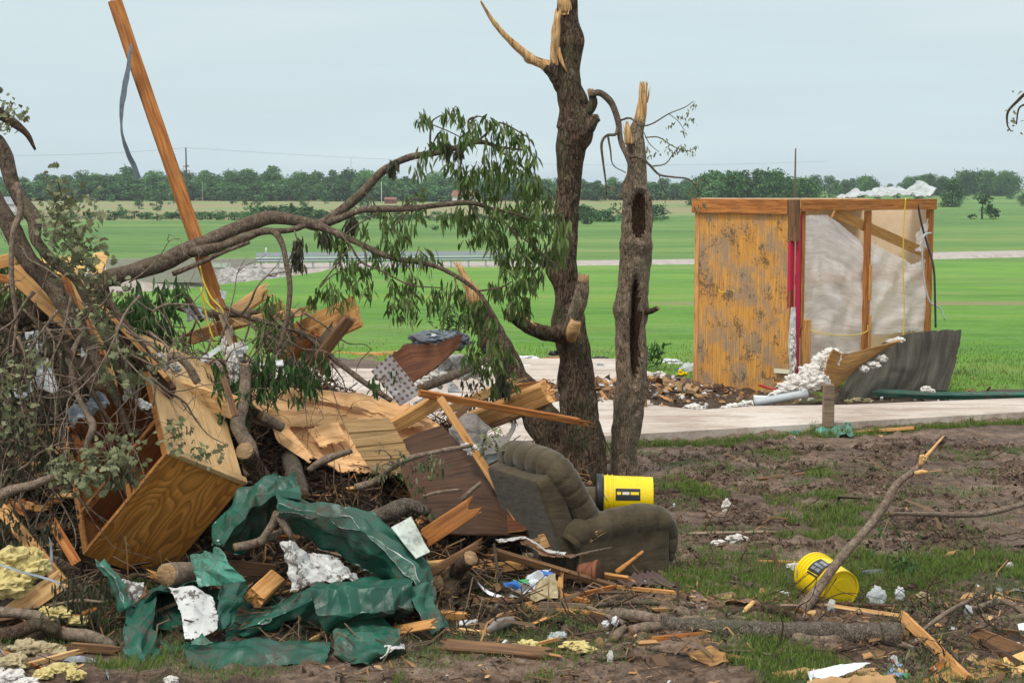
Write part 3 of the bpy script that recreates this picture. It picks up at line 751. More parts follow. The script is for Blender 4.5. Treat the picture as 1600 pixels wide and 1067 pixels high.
boxes('parapet_panel', [((bx0+3.0, by-.16, rz+.35), (2.3, .03, .32))], 'pale', br)
boxes('parapet_panel', [((bx1-2.6, by-.16, rz+.35), (1.9, .03, .32))], 'pale', br)
boxes('abutment', [((bx0+1.7, by+2.8, rz-2.1), (3.4, 4.5, 2.6))], 'concrete_b', br)
boxes('abutment', [((bx1-1.4, by+2.8, rz-2.1), (2.8, 4.5, 2.6))], 'concrete_b', br)
boxes('pier', [((bm_-.5, by+3.2, rz-2.1), (.45, 3.2, 2.6))], 'concrete_b', br)
# guardrail
g0, g1 = 400, 790
gc = on(600, 107)
gr = root('guardrail', (gc[0], 107.5, rz), 'steel guardrail with posts along the near edge of the far road', 'guardrail')
rv, rf = [], []
def rail(zc):
    V, F = [], []
    k = 0
    for px in range(g0, g1+1, 15):
        Y = road_y(px)-4.6; x = (px-800)/FPX*Y
        for dz, dy in ((-.17, 0), (-.09, -.05), (0, .02), (.09, -.05), (.17, 0)): V.append((x, Y+dy, zc+dz))
        k += 1
    for i in range(k-1):
        for j in range(4): a = i*5+j; F.append((a, a+5, a+6, a+1))
    return V, F
V, F = rail(rz+.62); mk('rail', V, F, M['rail'], gr)
for px in range(g0+8, g1, 27):
    Y = road_y(px)-4.5; boxes('post', [(((px-800)/FPX*Y, Y, rz+.25), (.13, .13, 1.1))], 'rail', gr)
gr2 = root('guardrail', (gc[0], 121, rz), 'farther steel guardrail on the other side of the far road', 'guardrail')
V, F = [], []
k = 0
for px in range(g0, 800, 20):
    Y = road_y(px)+1.8; x = (px-800)/FPX*Y
    for dz in (-.15, .15): V.append((x, Y, rz+.72+dz))
    k += 1
for i in range(k-1): F.append((i*2, i*2+2, i*2+3, i*2+1))
mk('rail', V, F, M['rail'], gr2)
for px in range(g0+8, 800, 40):
    Y = road_y(px)+1.85; boxes('post', [(((px-800)/FPX*Y, Y, rz+.3), (.13, .13, 1.0))], 'rail', gr2)
# riprap
VV, FF = [], []
for i in range(620):
    px = rng.uniform(330, 452); t = rng.random(); py = 446-28*t*(1-((px-392)/75)**2*.6)-rng.random()*2
    Y = 96+10*t+rng.uniform(-.5, .5); c = P(px, py, Y); c.z -= .15; r = rng.uniform(.16, .42)
    V, F = blobmesh(c, (r*rng.uniform(.8, 1.4), r, r*rng.uniform(.6, 1)), i, 1, .5, 3, .1); o = len(VV); VV += V; FF += [tuple(a+o for a in f) for f in F]
for k in range(12): pass
tag(mk('riprap', VV, FF, M['rock']), 'heap of pale broken stone beside the creek under the bridge', kind='stuff')
bank = []
# earth bank that carries the stones
BV, BF = [], []
for i in range(13):
    px = 326+i*10.6
    for j in range(6):
        t = j/5; py = 450-30*t*(1-((px-392)/75)**2*.6); BV.append(tuple(P(px, py+3, 96.3+10*t)))
for i in range(12):
    for j in range(5): a = i*6+j; BF.append((a, a+6, a+7, a+1))
tag(mk('creek_bank', BV, BF, M['ground'], smooth=True), kind='structure')

# poles
def pole(name, label, px, ptop, Y, r, arm=None, mat='pole', group=None):
    x, y, z = on(px, Y); top = P(px, ptop, Y).z
    ro = root(name, (x, y, z), label, 'utility pole', group)
    tube('shaft', [(x, y, z-.3, r), (x, y, (z+top)/2, r*.85), (x, y, top, r*.65)], M[mat], ro, px=False, segs=8, step=1, amp=.03)
    if arm: boxes('bracket', [((x, y-.1, top-arm), (.9, .12, .12)), ((x+.25, y-.1, top-arm+.1), (.1, .1, .25))], 'pole', ro)
    return Vector((x, y, top))
p1 = pole('utility_pole', 'tall wooden utility pole right of the leaning beam against the wood', 294, 231, 230, .15, 2.7)
p2 = pole('utility_pole', 'bare wooden pole rising behind the broken shelter', 1240, 232, 150, .11)
p3 = pole('utility_pole', 'small pale distant pole in the brown meadow', 318.5, 284, 520, .14, mat='concrete_b')
p4 = pole('lamp_mast', 'thin white distant mast with a lamp near the red shed', 597, 284, 480, .12, mat='wallw')
p5 = pole('radio_mast', 'thin radio mast standing above the far wood', 550, 248, 900, .18, mat='concrete_b')
p6 = pole('marker_post', 'short pale marker post on the field before the guardrail', 416, 387, 125, .09, mat='wallw')
def wire(a, b, label, sag=1.5):
    pts = []
    for i in range(9):
        t = i/8; p = a.lerp(b, t); pts.append((p.x, p.y, p.z-sag*4*t*(1-t), .022))
    tag(tube('power_line', pts, M['rail'], px=False, segs=4, step=8, amp=0), label, 'power line')
wire(p1, Vector((60, 300, 8.0)), 'thin power line running right from the tall wooden pole')
wire(p1, Vector((-90, 180, 8.5)), 'thin power line running left from the tall wooden pole')

# houses
def house(label, px, Y, w, h, rh, rc, wc):
    x, y, z = on(px, Y)
    ro = root('house', (x, y, z), label, 'house')
    boxes('wall', [((x, y, z+h/2), (w, w*.7, h))], wc, ro)
    V = [(x-w*.55, y-w*.4, z+h), (x+w*.55, y-w*.4, z+h), (x+w*.55, y+w*.4, z+h), (x-w*.55, y+w*.4, z+h), (x-w*.5, y, z+h+rh), (x+w*.5, y, z+h+rh)]
    mk('roof', V, [(0, 1, 5, 4), (2, 3, 4, 5), (0, 4, 3), (1, 2, 5), (0, 3, 2, 1)], M[rc], ro)
    for dx_ in (-.25, .22): boxes('window', [((x+dx_*w, y-w*.35-.03, z+h*.55), (w*.13, .08, h*.35))], 'pane', ro)
    boxes('door', [((x, y-w*.35-.03, z+h*.36), (w*.1, .08, h*.7))], 'pole', ro)
house('small pale house with grey roof at the far left edge', 6, 330, 7, 2.3, 1.5, 'grey', 'wallw')
house('pale farmhouse with dull red roof seen through the drooping leaves', 728, 480, 8, 2.2, 1.7, 'roofred', 'wallw')
house('small red brown shed at the foot of the wood', 611, 480, 3.6, 1.3, .7, 'roofred', 'roofred')

# tree kinds of the wood: a trunk and a crown of many small leaf clumps
def treemesh(seed, h=10, w=8, n=950, lobes=16, leaf=.5, low=.06, mat='far'):
    r = np.random.default_rng(seed); V, F, fm = [], [], []
    cen = []
    for i in range(lobes):
        a = r.uniform(0, 6.28); t = r.uniform(low, .92); rr = w*.5*math.sin(min(1, (t-low+.25)*1.05)*math.pi*.92)**.6*r.uniform(.25, .8)
        cen.append((rr*math.cos(a), rr*math.sin(a), t*h, r.uniform(.13, .24)*w))
    for i in range(n):
        c = cen[r.integers(lobes)]; d = r.normal(size=3); d /= np.linalg.norm(d); q = np.array(c[:3])+d*c[3]*r.uniform(.55, 1.1)*np.array([1, 1, .8])
        s = leaf*r.uniform(.5, 1.2); nrm = d+r.normal(size=3)*.6; nrm /= np.linalg.norm(nrm); u = np.cross(nrm, r.normal(size=3)); u /= np.linalg.norm(u)+1e-9; v = np.cross(nrm, u); o = len(V)
        for a, b in ((-1, -.3), (.2, -1), (1, .2), (-.2, 1)): V.append(tuple(q+u*a*s*.6+v*b*s*.6+nrm*r.uniform(-.1, .1)*s))
        F.append((o, o+1, o+2, o+3)); fm.append(0)
    tv, tf, nb, k = tubemesh([(Vector((0, 0, -.5)), .28*w/8), (Vector((.1, 0, h*.35)), .2*w/8), (Vector((0, .1, h*.7)), .08*w/8)], segs=6, step=1.5, amp=.1)
    o = len(V); V += [tuple(map(float, p)) for p in tv]; F += [tuple(a+o for a in f) for f in tf]; fm += [1]*len(tf)
    me = bpy.data.meshes.new('tree_mesh'); me.from_pydata(V, [], F); me.materials.append(M[mat]); me.materials.append(M['barkd']); me.polygons.foreach_set('material_index', np.array(fm, dtype=np.int32)); me.update(); return me
TM = [treemesh(i+1, 10, (11, 13.5, 9.5, 15, 12, 10)[i], 2100, (26, 40, 18, 50, 34, 22)[i], .58) for i in range(6)]
TMn = [treemesh(i+31, 10, 12, 1700, 24, .6, .05, 'near') for i in range(2)]
BM = [treemesh(i+51, 3, 4.4, 420, 11, .28, .05, 'near') for i in range(4)]
CM = [treemesh(71, 3, 2.4, 420, 12, .25, .05, 'far')]
def put(me, name, x, y, s, label, group, sz=1.0, catg='tree', wx=1.0):
    o = bpy.data.objects.new(name, me); COL.objects.link(o); o.location = (x, y, H(x, y)-.15*s); o.rotation_euler = (0, 0, rng.uniform(0, 6.28)); o.scale = (s*wx, s*wx, s*sz)
    tag(o, label, catg, group); return o
topL = lambda px: lerp([0, 60, 130, 200, 300, 400, 480, 560, 620, 700, 850, 900, 960, 1040, 1100], [275, 272, 266, 268, 267, 264, 265, 262, 268, 272, 275, 277, 280, 281, 275], px)
for row, (Y, dy, n) in enumerate(((545, 0, 76), (590, 6, 68), (640, 9, 60))):
    for i in range(n):
        px = -40+1160*(i+rng.uniform(.1, .9))/n; yy = Y+rng.uniform(-14, 14)
        x = (px-800)/FPX*yy; zb = H(x, yy); tp = topL(px)+(17, 7, 0)[row]+rng.gauss(1, 4); h = P(px, tp, yy).z-zb
        put(TM[rng.randrange(6)], 'broadleaf_tree', x, yy, max(.5, h/10.6), ('light green broadleaf tree at the front edge of the far wood', 'dark green broadleaf tree in the middle rows of the far wood', 'dark tree crown on the skyline of the far wood')[row], ('trees at the front edge of the far wood', 'trees in the middle of the far wood', 'trees on the skyline of the far wood')[row], wx=rng.uniform(.85, 1.3))
# nearer wood behind the shelter
for i in range(34):
    px = 1075+rng.uniform(0, 185); yy = rng.uniform(395, 470); x = (px-800)/FPX*yy
    tp = lerp([1075, 1120, 1200, 1240, 1270], [276, 264, 262, 272, 284], px)+rng.uniform(-2, 16); h = P(px, tp, yy).z-H(x, yy)
    put(TM[rng.randrange(6)] if i % 3 else TMn[i % 2], 'broadleaf_tree', x, yy, h/10.6, 'bright leafy tree of the nearer wood behind the shelter', 'trees of the nearer wood behind the shelter')
for i in range(50):
    px = 1240+rng.uniform(0, 400); yy = rng.uniform(640, 780); x = (px-800)/FPX*yy
    tp = lerp([1240, 1300, 1400, 1440, 1520, 1600], [274, 276, 279, 273, 267, 268], px)+rng.uniform(-3, 8); h = P(px, tp, yy).z-H(x, yy)
    put(TM[rng.randrange(6)], 'broadleaf_tree', x, yy, max(.4, h/10.6), 'dark rounded tree of the distant line right of the shelter', 'distant trees right of the shelter')
for i, (px, tp, yy) in enumerate(((1485, 272, 420), (1460, 296, 330), (1545, 303, 330), (1325, 300, 420), (1340, 288, 500))):
    x = (px-800)/FPX*yy; h = P(px, tp+6, yy).z-H(x, yy)
    if i in (0, 3, 4): put(TM[i], 'broadleaf_tree', x, yy, max(.3, h/10.6), ['dark tree at the foot of the green slope right of the shelter', '', '', 'rounded tree just over the right corner of the shelter', 'taller tree behind the milky plastic on the shelter'][i], None)
for k, (px, tp, yy, lab) in enumerate(((345, 324, 300, 'bushy round tree in the low hedge right of the tall pole'), (1533, 302, 300, 'pale thin leafed tree on the green field at the right'), (238, 318, 420, 'small dark bush on the meadow left of the leaning beam'), (915, 318, 260, 'bright green bush between the two broken trunks'), (725, 352, 215, 'dark bush on the field behind the drooping leaves'), (680, 362, 215, 'low pale bush on the field left of the dark bush'))):
    x = (px-800)/FPX*yy; h = P(px, tp, yy).z-H(x, yy); put((BM+CM)[k % 5] if k != 1 else BM[1], 'field_bush', x, yy, max(.3, h/3.2), lab, None, catg='bush')
for px, w in ((152, .9), (216, 1.0), (236, 1.1), (246, .9), (120, .7)):
    yy = 500; x = (px-800)/FPX*yy; put(CM[0], 'cedar_bush', x, yy, 1.35*w, 'small dark cedar at the top edge of the brown meadow', 'small cedars at the top of the meadow', 1.2, 'bush')
for i in range(95):
    px = -20+i*1060/95+rng.uniform(-5, 5); yy = rng.uniform(288, 312); x = (px-800)/FPX*yy
    put(BM[i % 4], 'hedge_bush', x, yy, rng.uniform(.3, .62)*(1.6 if 880 < px < 1080 or 400 < px < 560 else 1), 'bush in the long hedge between green field and meadow', 'bushes of the long hedge', catg='bush', wx=2.0)
for i in range(110):
    px = -30+i*1110/110+rng.uniform(-4, 4); yy = rng.uniform(520, 534); x = (px-800)/FPX*yy
    put(BM[i % 4], 'edge_bush', x, yy, rng.uniform(1.0, 2.1), 'light green bush at the foot of the far wood', 'bushes at the foot of the far wood', catg='bush', wx=1.6)
for i in range(26):
    px = rng.uniform(100, 600); yy = rng.uniform(330, 500); x = (px-800)/FPX*yy
    put(BM[i % 4], 'meadow_bush', x, yy, rng.uniform(.4, .9), 'pale bush scattered on the meadow slope', 'bushes on the meadow slope', catg='bush')
for i in range(22):
    px = rng.uniform(1290, 1620); yy = rng.uniform(420, 640); x = (px-800)/FPX*yy
    put(BM[i % 4], 'slope_bush', x, yy, rng.uniform(.4, 1.0), 'bush on the green slope at the right', 'bushes on the green slope', catg='bush')
# ------------------------------------------------------------------ broken trees
def twigs_from(base, dirv, L, r0, n=3, depth=2, r=rng, out=None, droop=.0, wig=.25):
    "recursive twig polylines in world coordinates"
    if out is None: out = []
    p = Vector(base); d = Vector(dirv).normalized(); pts = [(p.x, p.y, p.z, r0)]; k = 5
    for i in range(k):
        d = (d+Vector((r.gauss(0, wig), r.gauss(0, wig), r.gauss(0, wig)-droop))).normalized(); p = p+d*L/k; pts.append((p.x, p.y, p.z, r0*(1-.75*(i+1)/k)))
    out.append(pts)
    if depth > 0:
        for j in range(n):
            q = pts[r.randint(1, k)]; dd = (d+Vector((r.gauss(0, .8), r.gauss(0, .8), r.gauss(0, .8)))).normalized()
            twigs_from(q[:3], dd, L*r.uniform(.4, .7), r0*.5, n-1, depth-1, r, out, droop, wig)
    return out
Y1 = 14.7
b0 = Q((915, 760, None))
t1 = root('broken_tree', (b0.x, Y1, 0), 'tall mossy broken trunk with splintered top and limb stubs, behind the recliner', 'tree')
def flare(t, a, d, r, p):
    if t < .16: r *= 1+(.16-t)*1.6*(.6+.6*math.sin(a*4+1.3))
    for zc, ax, am in ((2.05, -1, .07), (1.55, -1, .05), (4.15, 1, .05), (3.4, -1, .03)):
        r += am*math.exp(-((p[2]-zc)/.14)**2)*max(0, d[0]*ax)**2
    return r
tube('trunk', [(915, 800, Y1, 36), (914, 760, Y1, 33), (910, 700, Y1, 32), (905, 650, Y1, 31.3), (901, 600, Y1, 27.8), (898, 560, Y1, 25.2), (893, 510, Y1, 22.6), (886, 460, Y1, 20.0), (882, 400, Y1, 19.1), (886, 340, Y1, 18.3), (889, 290, Y1, 19.1), (892, 235, Y1, 21.8), (901, 200, Y1, 26.1), (893, 160, Y1, 21.8), (887, 120, Y1, 20.0), (889, 70, Y1, 16.5), (886, 20, Y1, 15.7), (890, -30, Y1, 13.1), (893, -60, Y1, 8.7)], M['bark1'], t1, segs=56, step=.035, amp=.2, dispf=flare, rough_f=9, jag=(0, .15))
tube('leaning_stem', [(890, 775, Y1+.2, 26), (872, 705, Y1+.3, 29), (838, 640, Y1+.45, 27), (803, 590, Y1+.5, 24), (778, 545, Y1+.55, 23), (757, 500, Y1+.6, 18), (742, 462, Y1+.6, 12), (726, 432, Y1+.6, 5)], M['bark1'], t1, segs=40, step=.04, amp=.2, light=(.80, 1), capm=M['splitz'], jag=(0, .2))
tube('splinter', [(748, 480, Y1+.5, 9), (733, 450, Y1+.5, 7), (720, 418, Y1+.5, 2)], M['splitz'], t1, segs=6, step=.04, amp=.4)
tube('limb', [(890, 520, Y1-.05, 18), (862, 522, Y1-.2, 13), (835, 515, Y1-.3, 11), (812, 502, Y1-.32, 10), (795, 492, Y1-.33, 9)], M['bark1'], t1, segs=20, step=.03, amp=.25, jag=(0, .05), rough_f=10, light=(.93, 1))
tube('splinter', [(800, 491, Y1-.4, 4), (818, 493, Y1-.4, 3.5), (838, 510, Y1-.42, 1.5)], M['splitz'], t1, segs=6, step=.03, amp=.3)
tube('limb_stub', [(888, 522, Y1-.2, 12), (897, 500, Y1-.36, 13), (906, 470, Y1-.45, 12), (911, 434, Y1-.5, 8)], M['bark2'], t1, segs=20, step=.03, amp=.28, light=(.95, 1), jag=(0, .04))
tube('limb_stub', [(893, 530, Y1-.3, 8), (895, 516, Y1-.42, 10), (900, 500, Y1-.46, 8)], M['split'], t1, segs=14, step=.03, amp=.2)
tube('splintered_limb', [(893, 152, Y1, 18), (874, 125, Y1-.05, 13), (858, 106, Y1-.1, 10), (830, 92, Y1-.15, 7), (795, 62, Y1-.2, 5), (768, 30, Y1-.25, 3.5), (751, 2, Y1-.3, 1.5)], M['bark1'], t1, segs=14, step=.03, amp=.3, light=(.36, 1), capm=M['splitz'])
tube('splinter', [(845, 100, Y1-.12, 3), (825, 98, Y1-.12, 2), (818, 92, Y1-.12, .8)], M['splitz'], t1, segs=5, step=.03, amp=.3)
tube('splintered_stub', [(878, 140, Y1-.02, 10), (869, 118, Y1-.07, 8), (865, 95, Y1-.12, 6.5), (868, 60, Y1-.14, 6.5), (871, 28, Y1-.14, 5)], M['bark1'], t1, segs=14, step=.02, amp=.5, jag=(0, .10), rough_f=12, light=(.42, 1), capm=M['splitz'])
tube('splinter', [(872, 75, Y1-.12, 3), (877, 95, Y1-.14, 3), (886, 113, Y1-.14, 1.2)], M['splitz'], t1, segs=7, step=.03, amp=.4)
tube('splinter', [(884, 18, Y1-.08, 9), (880, 2, Y1-.1, 10), (874, -20, Y1-.1, 4)], M['splitz'], t1, segs=10, step=.03, amp=.4)
tube('limb_stub', [(900, 215, Y1-.05, 15), (918, 200, Y1-.1, 11), (928, 188, Y1-.12, 9), (936, 184, Y1-.13, 6)], M['bark1'], t1, segs=14, step=.03, amp=.25)
tube('limb_stub', [(903, 200, Y1, 12), (915, 178, Y1-.05, 9), (927, 162, Y1-.08, 7), (924, 145, Y1-.08, 5)], M['bark1'], t1, segs=12, step=.03, amp=.35, jag=(0, .05), light=(.9, 1))
# hanging torn branch from the stub over the second trunk
hb = root('hanging_branch', Q((930, 146, Y1-.1)), 'thin torn branch hanging from the tall trunk over the slim trunk, few leaves', 'branch')
yb = Y1-.15
tube('branch', [(922, 148, yb, 5), (938, 146, yb, 5), (956, 162, yb, 5), (966, 190, yb, 5), (970, 220, yb-.05, 4), (980, 245, yb-.1, 4), (986, 270, yb-.1, 3.5), (984, 320, yb-.15, 3)], M['barkl'], hb, segs=8, step=.03, amp=.2)
T2 = [[(966, 195, yb, 3), (962, 210, yb-.1, 2.5), (948, 212, yb-.1, 2.2), (940, 225, yb-.1, 2.2), (942, 250, yb-.1, 1.8), (946, 280, yb-.1, 1.6), (948, 305, yb-.1, 1)],
      [(950, 212, yb-.1, 1.8), (954, 235, yb-.1, 1.5), (958, 258, yb-.1, 1), (978, 270, yb-.1, .8)],
      [(971, 188, yb, 1.8), (985, 185, yb-.2, 1.8), (1000, 196, yb-.3, 1.5), (1018, 194, yb-.3, 1.2), (1045, 178, yb-.3, 1), (1070, 168, yb-.3, .8), (1084, 158, yb-.3, .5)],
      [(984, 246, yb-.1, 2.2), (1000, 246, yb-.35, 2.2), (1015, 258, yb-.4, 2), (1030, 273, yb-.4, 1.8), (1052, 277, yb-.4, 1.5), (1078, 281, yb-.4, 1.2), (1092, 300, yb-.4, .8)],
      [(1008, 215, yb-.3, 1), (1030, 215, yb-.3, 1), (1050, 228, yb-.3, .8), (1075, 236, yb-.3, .7), (1088, 228, yb-.3, .5)],
      [(1020, 260, yb-.4, 1.2), (1040, 256, yb-.4, 1), (1052, 240, yb-.4, .8), (1062, 228, yb-.4, .6)], [(1030, 273, yb-.4, 1), (1034, 290, yb-.4, .8), (1038, 300, yb-.4, .5)],
      [(948, 290, yb-.1, 1), (962, 300, yb-.1, .8), (972, 312, yb-.1, .6)], [(1005, 205, yb-.3, .8), (1015, 225, yb-.3, .7), (1030, 238, yb-.3, .5)], [(1045, 178, yb-.3, .7), (1060, 190, yb-.3, .6), (1070, 205, yb-.3, .4)]]
multitube('twig', T2, M['barkl'], hb, segs=5, step=.04, amp=.15)
Lf = Leaves()
for px, py in ((1084, 158), (1075, 170), (1060, 178), (1070, 190), (1055, 190), (1080, 183), (1065, 205), (1088, 228), (1078, 236), (1060, 230), (1050, 226), (1045, 236), (1040, 215), (1030, 238), (1020, 240), (1062, 228), (1070, 222), (1034, 300), (1090, 285), (1092, 300), (1085, 292), (1098, 278), (1080, 300), (1095, 315), (1086, 318), (970, 300), (962, 300), (968, 315), (975, 322), (945, 305), (958, 288), (1075, 230), (1052, 232), (1010, 228)):
    Lf.cluster(P(px, py, yb-.35), 7 if px < 1080 else 9, .05, .035, .013, .5)
Lf.make('foliage', 'leafo', hb)

Y2 = 15.0
t2 = root('broken_tree', (P(976, 750, Y2).x, Y2, 0), 'slim broken trunk with long dark hollows, between tall trunk and shelter', 'tree')
def hollow(t, a, d, r, p):
    f = max(0, -d[1]); x = p[0]+d[0]*r
    for (px, py, hw, hh, dep) in ((991, 512, 8.5, 80, .8), (997, 337, 13, 37, .5)):
        c = P(px, py, Y2); q = ((x-c.x)/rpx(hw, Y2))**2+0; e = abs(p[2]-c.z)/rpx(hh, Y2)
        if f > .15 and e < 1.3:
            m = math.sqrt(q+e**2.6)
            w = 1/(1+math.exp((m-.95)*9)); r *= 1-dep*w
            r += .02*math.exp(-((m-1.35)/.28)**2)
    r += .035*math.exp(-((p[2]-P(0, 385, Y2).z)/.07)**2)*f
    r += .03*math.exp(-((p[2]-P(0, 485, Y2).z)/.08)**2)*max(0, -d[0])
    if t < .08: r *= 1+(.08-t)*3
    return r
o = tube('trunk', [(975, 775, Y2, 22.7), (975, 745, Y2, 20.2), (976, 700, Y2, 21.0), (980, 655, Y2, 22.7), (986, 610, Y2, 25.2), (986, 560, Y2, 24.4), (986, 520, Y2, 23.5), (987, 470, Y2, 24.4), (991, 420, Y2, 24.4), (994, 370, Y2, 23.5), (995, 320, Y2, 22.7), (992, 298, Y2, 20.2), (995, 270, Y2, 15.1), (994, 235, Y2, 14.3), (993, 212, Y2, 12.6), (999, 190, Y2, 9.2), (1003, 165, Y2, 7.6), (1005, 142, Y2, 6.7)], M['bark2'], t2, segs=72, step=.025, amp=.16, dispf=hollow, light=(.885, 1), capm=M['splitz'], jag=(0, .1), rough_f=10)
# darker wood inside the hollows
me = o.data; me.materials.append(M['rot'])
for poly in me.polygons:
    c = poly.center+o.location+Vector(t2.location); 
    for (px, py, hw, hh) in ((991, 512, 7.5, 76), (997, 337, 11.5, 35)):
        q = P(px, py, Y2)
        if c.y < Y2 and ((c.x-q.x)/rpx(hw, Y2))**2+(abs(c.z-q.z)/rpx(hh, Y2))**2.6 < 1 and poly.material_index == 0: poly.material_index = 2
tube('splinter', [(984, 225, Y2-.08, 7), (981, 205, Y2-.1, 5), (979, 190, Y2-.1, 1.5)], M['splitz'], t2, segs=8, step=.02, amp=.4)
tube('limb_stub', [(1008, 487, Y2-.05, 6), (1018, 486, Y2-.15, 4.5), (1028, 481, Y2-.2, 3.5)], M['barkd'], t2, segs=8, step=.02, amp=.3)

# ------------------------------------------------------------------ long fallen limb with drooping leaves
YL = 12.7
fl = root('fallen_limb', Q((160, 440, 12.3)), 'long mossy limb arching out of the pile, its drooping leaves before the tall trunk', 'branch')
tube('limb', [(120, 452, 12.2, 13), (160, 438, 12.25, 13), (200, 426, 12.3, 14), (250, 412, 12.4, 14), (300, 388, 12.5, 13), (350, 366, 12.6, 12), (400, 346, 12.7, 11), (430, 340, YL, 11), (470, 346, YL, 9), (500, 351, YL, 9), (530, 332, YL, 7), (565, 302, YL, 7), (600, 266, YL, 6), (640, 246, YL, 5.5), (690, 238, YL, 4.5), (745, 222, YL, 4), (780, 230, YL, 2.5), (820, 235, YL, 1.5)], M['barkl'], fl, segs=20, step=.03, amp=.2)
tube('limb', [(500, 352, YL, 7), (530, 342, 12.65, 5.5), (570, 328, 12.6, 5), (640, 326, 12.6, 4.5), (690, 320, 12.6, 4), (735, 317, 12.6, 4), (768, 326, 12.6, 2.5), (820, 340, 12.6, 2), (860, 370, 12.6, 1.2)], M['barkl'], fl, segs=12, step=.03, amp=.2)
tube('limb', [(480, 346, YL, 7), (520, 362, 12.6, 6), (560, 380, 12.5, 5), (610, 402, 12.5, 4.5), (670, 413, 12.5, 4), (710, 430, 12.5, 3.5), (745, 455, 12.5, 3.2), (770, 490, 12.5, 3), (790, 530, 12.5, 2.5), (800, 580, 12.5, 1.5)], M['barkl'], fl, segs=12, step=.03, amp=.2)
tube('limb', [(300, 394, 12.45, 9), (335, 388, 12.4, 8), (370, 376, 12.45, 7), (410, 362, 12.5, 6), (450, 360, 12.6, 5), (485, 350, YL, 4)], M['barkl'], fl, segs=12, step=.03, amp=.25)
bt = [[(410, 362, 12.4, 6), (428, 363, 12.35, 5), (440, 380, 12.3, 4.5), (447, 410, 12.25, 4.5), (453, 450, 12.2, 4.5), (448, 500, 12.15, 4), (436, 545, 12.1, 3.5)],
      [(270, 428, 12.35, 4), (310, 412, 12.35, 4), (350, 394, 12.4, 3.5), (390, 378, 12.45, 3)]]
for pts in bt: tube('side_branch', pts, M['barkl'], fl, segs=10, step=.03, amp=.2)
tw = [[(745, 222, YL, 2.5), (733, 205, YL, 2), (732, 188, YL, 1.5), (740, 183, YL, 1)], [(672, 240, YL, 2), (672, 215, YL, 1.8), (675, 190, YL, 1.4), (690, 180, YL, 1)],
      [(745, 222, YL, 2), (765, 205, YL, 1.6), (780, 192, YL, 1.4), (800, 200, YL, 1.2), (825, 215, YL, 1)], [(732, 188, YL, 1.2), (752, 182, YL, 1), (765, 195, YL, .8)],
      [(675, 195, YL, 1), (700, 205, YL, 1), (720, 215, YL, .8)], [(770, 228, YL, 2), (800, 250, YL, 1.6), (825, 270, YL, 1.2), (835, 300, YL, 1)], [(800, 250, YL, 1.5), (790, 290, YL, 1.2), (780, 330, YL, 1)],
      [(768, 326, 12.6, 2), (800, 360, 12.5, 1.6), (820, 400, 12.5, 1.3), (840, 440, 12.5, 1)], [(735, 317, 12.6, 2), (750, 350, 12.6, 1.5), (755, 380, 12.6, 1)], [(820, 340, 12.6, 1.5), (850, 345, 12.6, 1.2), (880, 330, 12.6, 1)], [(800, 360, 12.5, 1.3), (840, 390, 12.5, 1.1), (875, 420, 12.5, .8)],
      [(560, 378, 12.5, 2), (572, 400, 12.4, 1.6), (570, 430, 12.4, 1.2)], [(530, 362, 12.5, 2.5), (548, 385, 12.4, 2), (565, 410, 12.4, 1.6), (600, 425, 12.4, 1.4), (640, 445, 12.4, 1.2), (690, 450, 12.4, 1)], [(548, 385, 12.4, 1.6), (525, 415, 12.4, 1.3), (505, 440, 12.4, 1)],
      [(565, 410, 12.4, 1.2), (520, 430, 12.4, 1), (500, 450, 12.4, .8)], [(710, 430, 12.5, 1.8), (712, 450, 12.4, 1.3), (700, 470, 12.4, 1)], [(620, 404, 12.5, 1.6), (640, 420, 12.4, 1.2), (645, 450, 12.4, 1)], [(745, 455, 12.5, 1.6), (780, 450, 12.4, 1.4), (800, 440, 12.4, 1)],
      [(600, 328, 12.6, 1.6), (560, 350, 12.5, 1.2), (535, 370, 12.5, 1)], [(640, 326, 12.6, 1.4), (620, 350, 12.5, 1.1), (600, 365, 12.5, .9)], [(460, 360, 12.55, 1), (465, 378, 12.5, .8)], [(600, 266, YL, 1.5), (612, 258, YL, 1.2), (620, 250, YL, 1)], [(590, 330, 12.6, 1.2), (580, 310, 12.6, 1), (560, 295, 12.6, .6)], [(625, 327, 12.6, 1.5), (650, 310, 12.55, 1.2), (665, 312, 12.55, .8)],
      [(860, 370, 12.6, 1), (850, 400, 12.5, 1), (845, 440, 12.5, .8)]]
multitube('twig', tw, M['barkl'], fl, segs=5, step=.05, amp=.15)
Lf = Leaves()
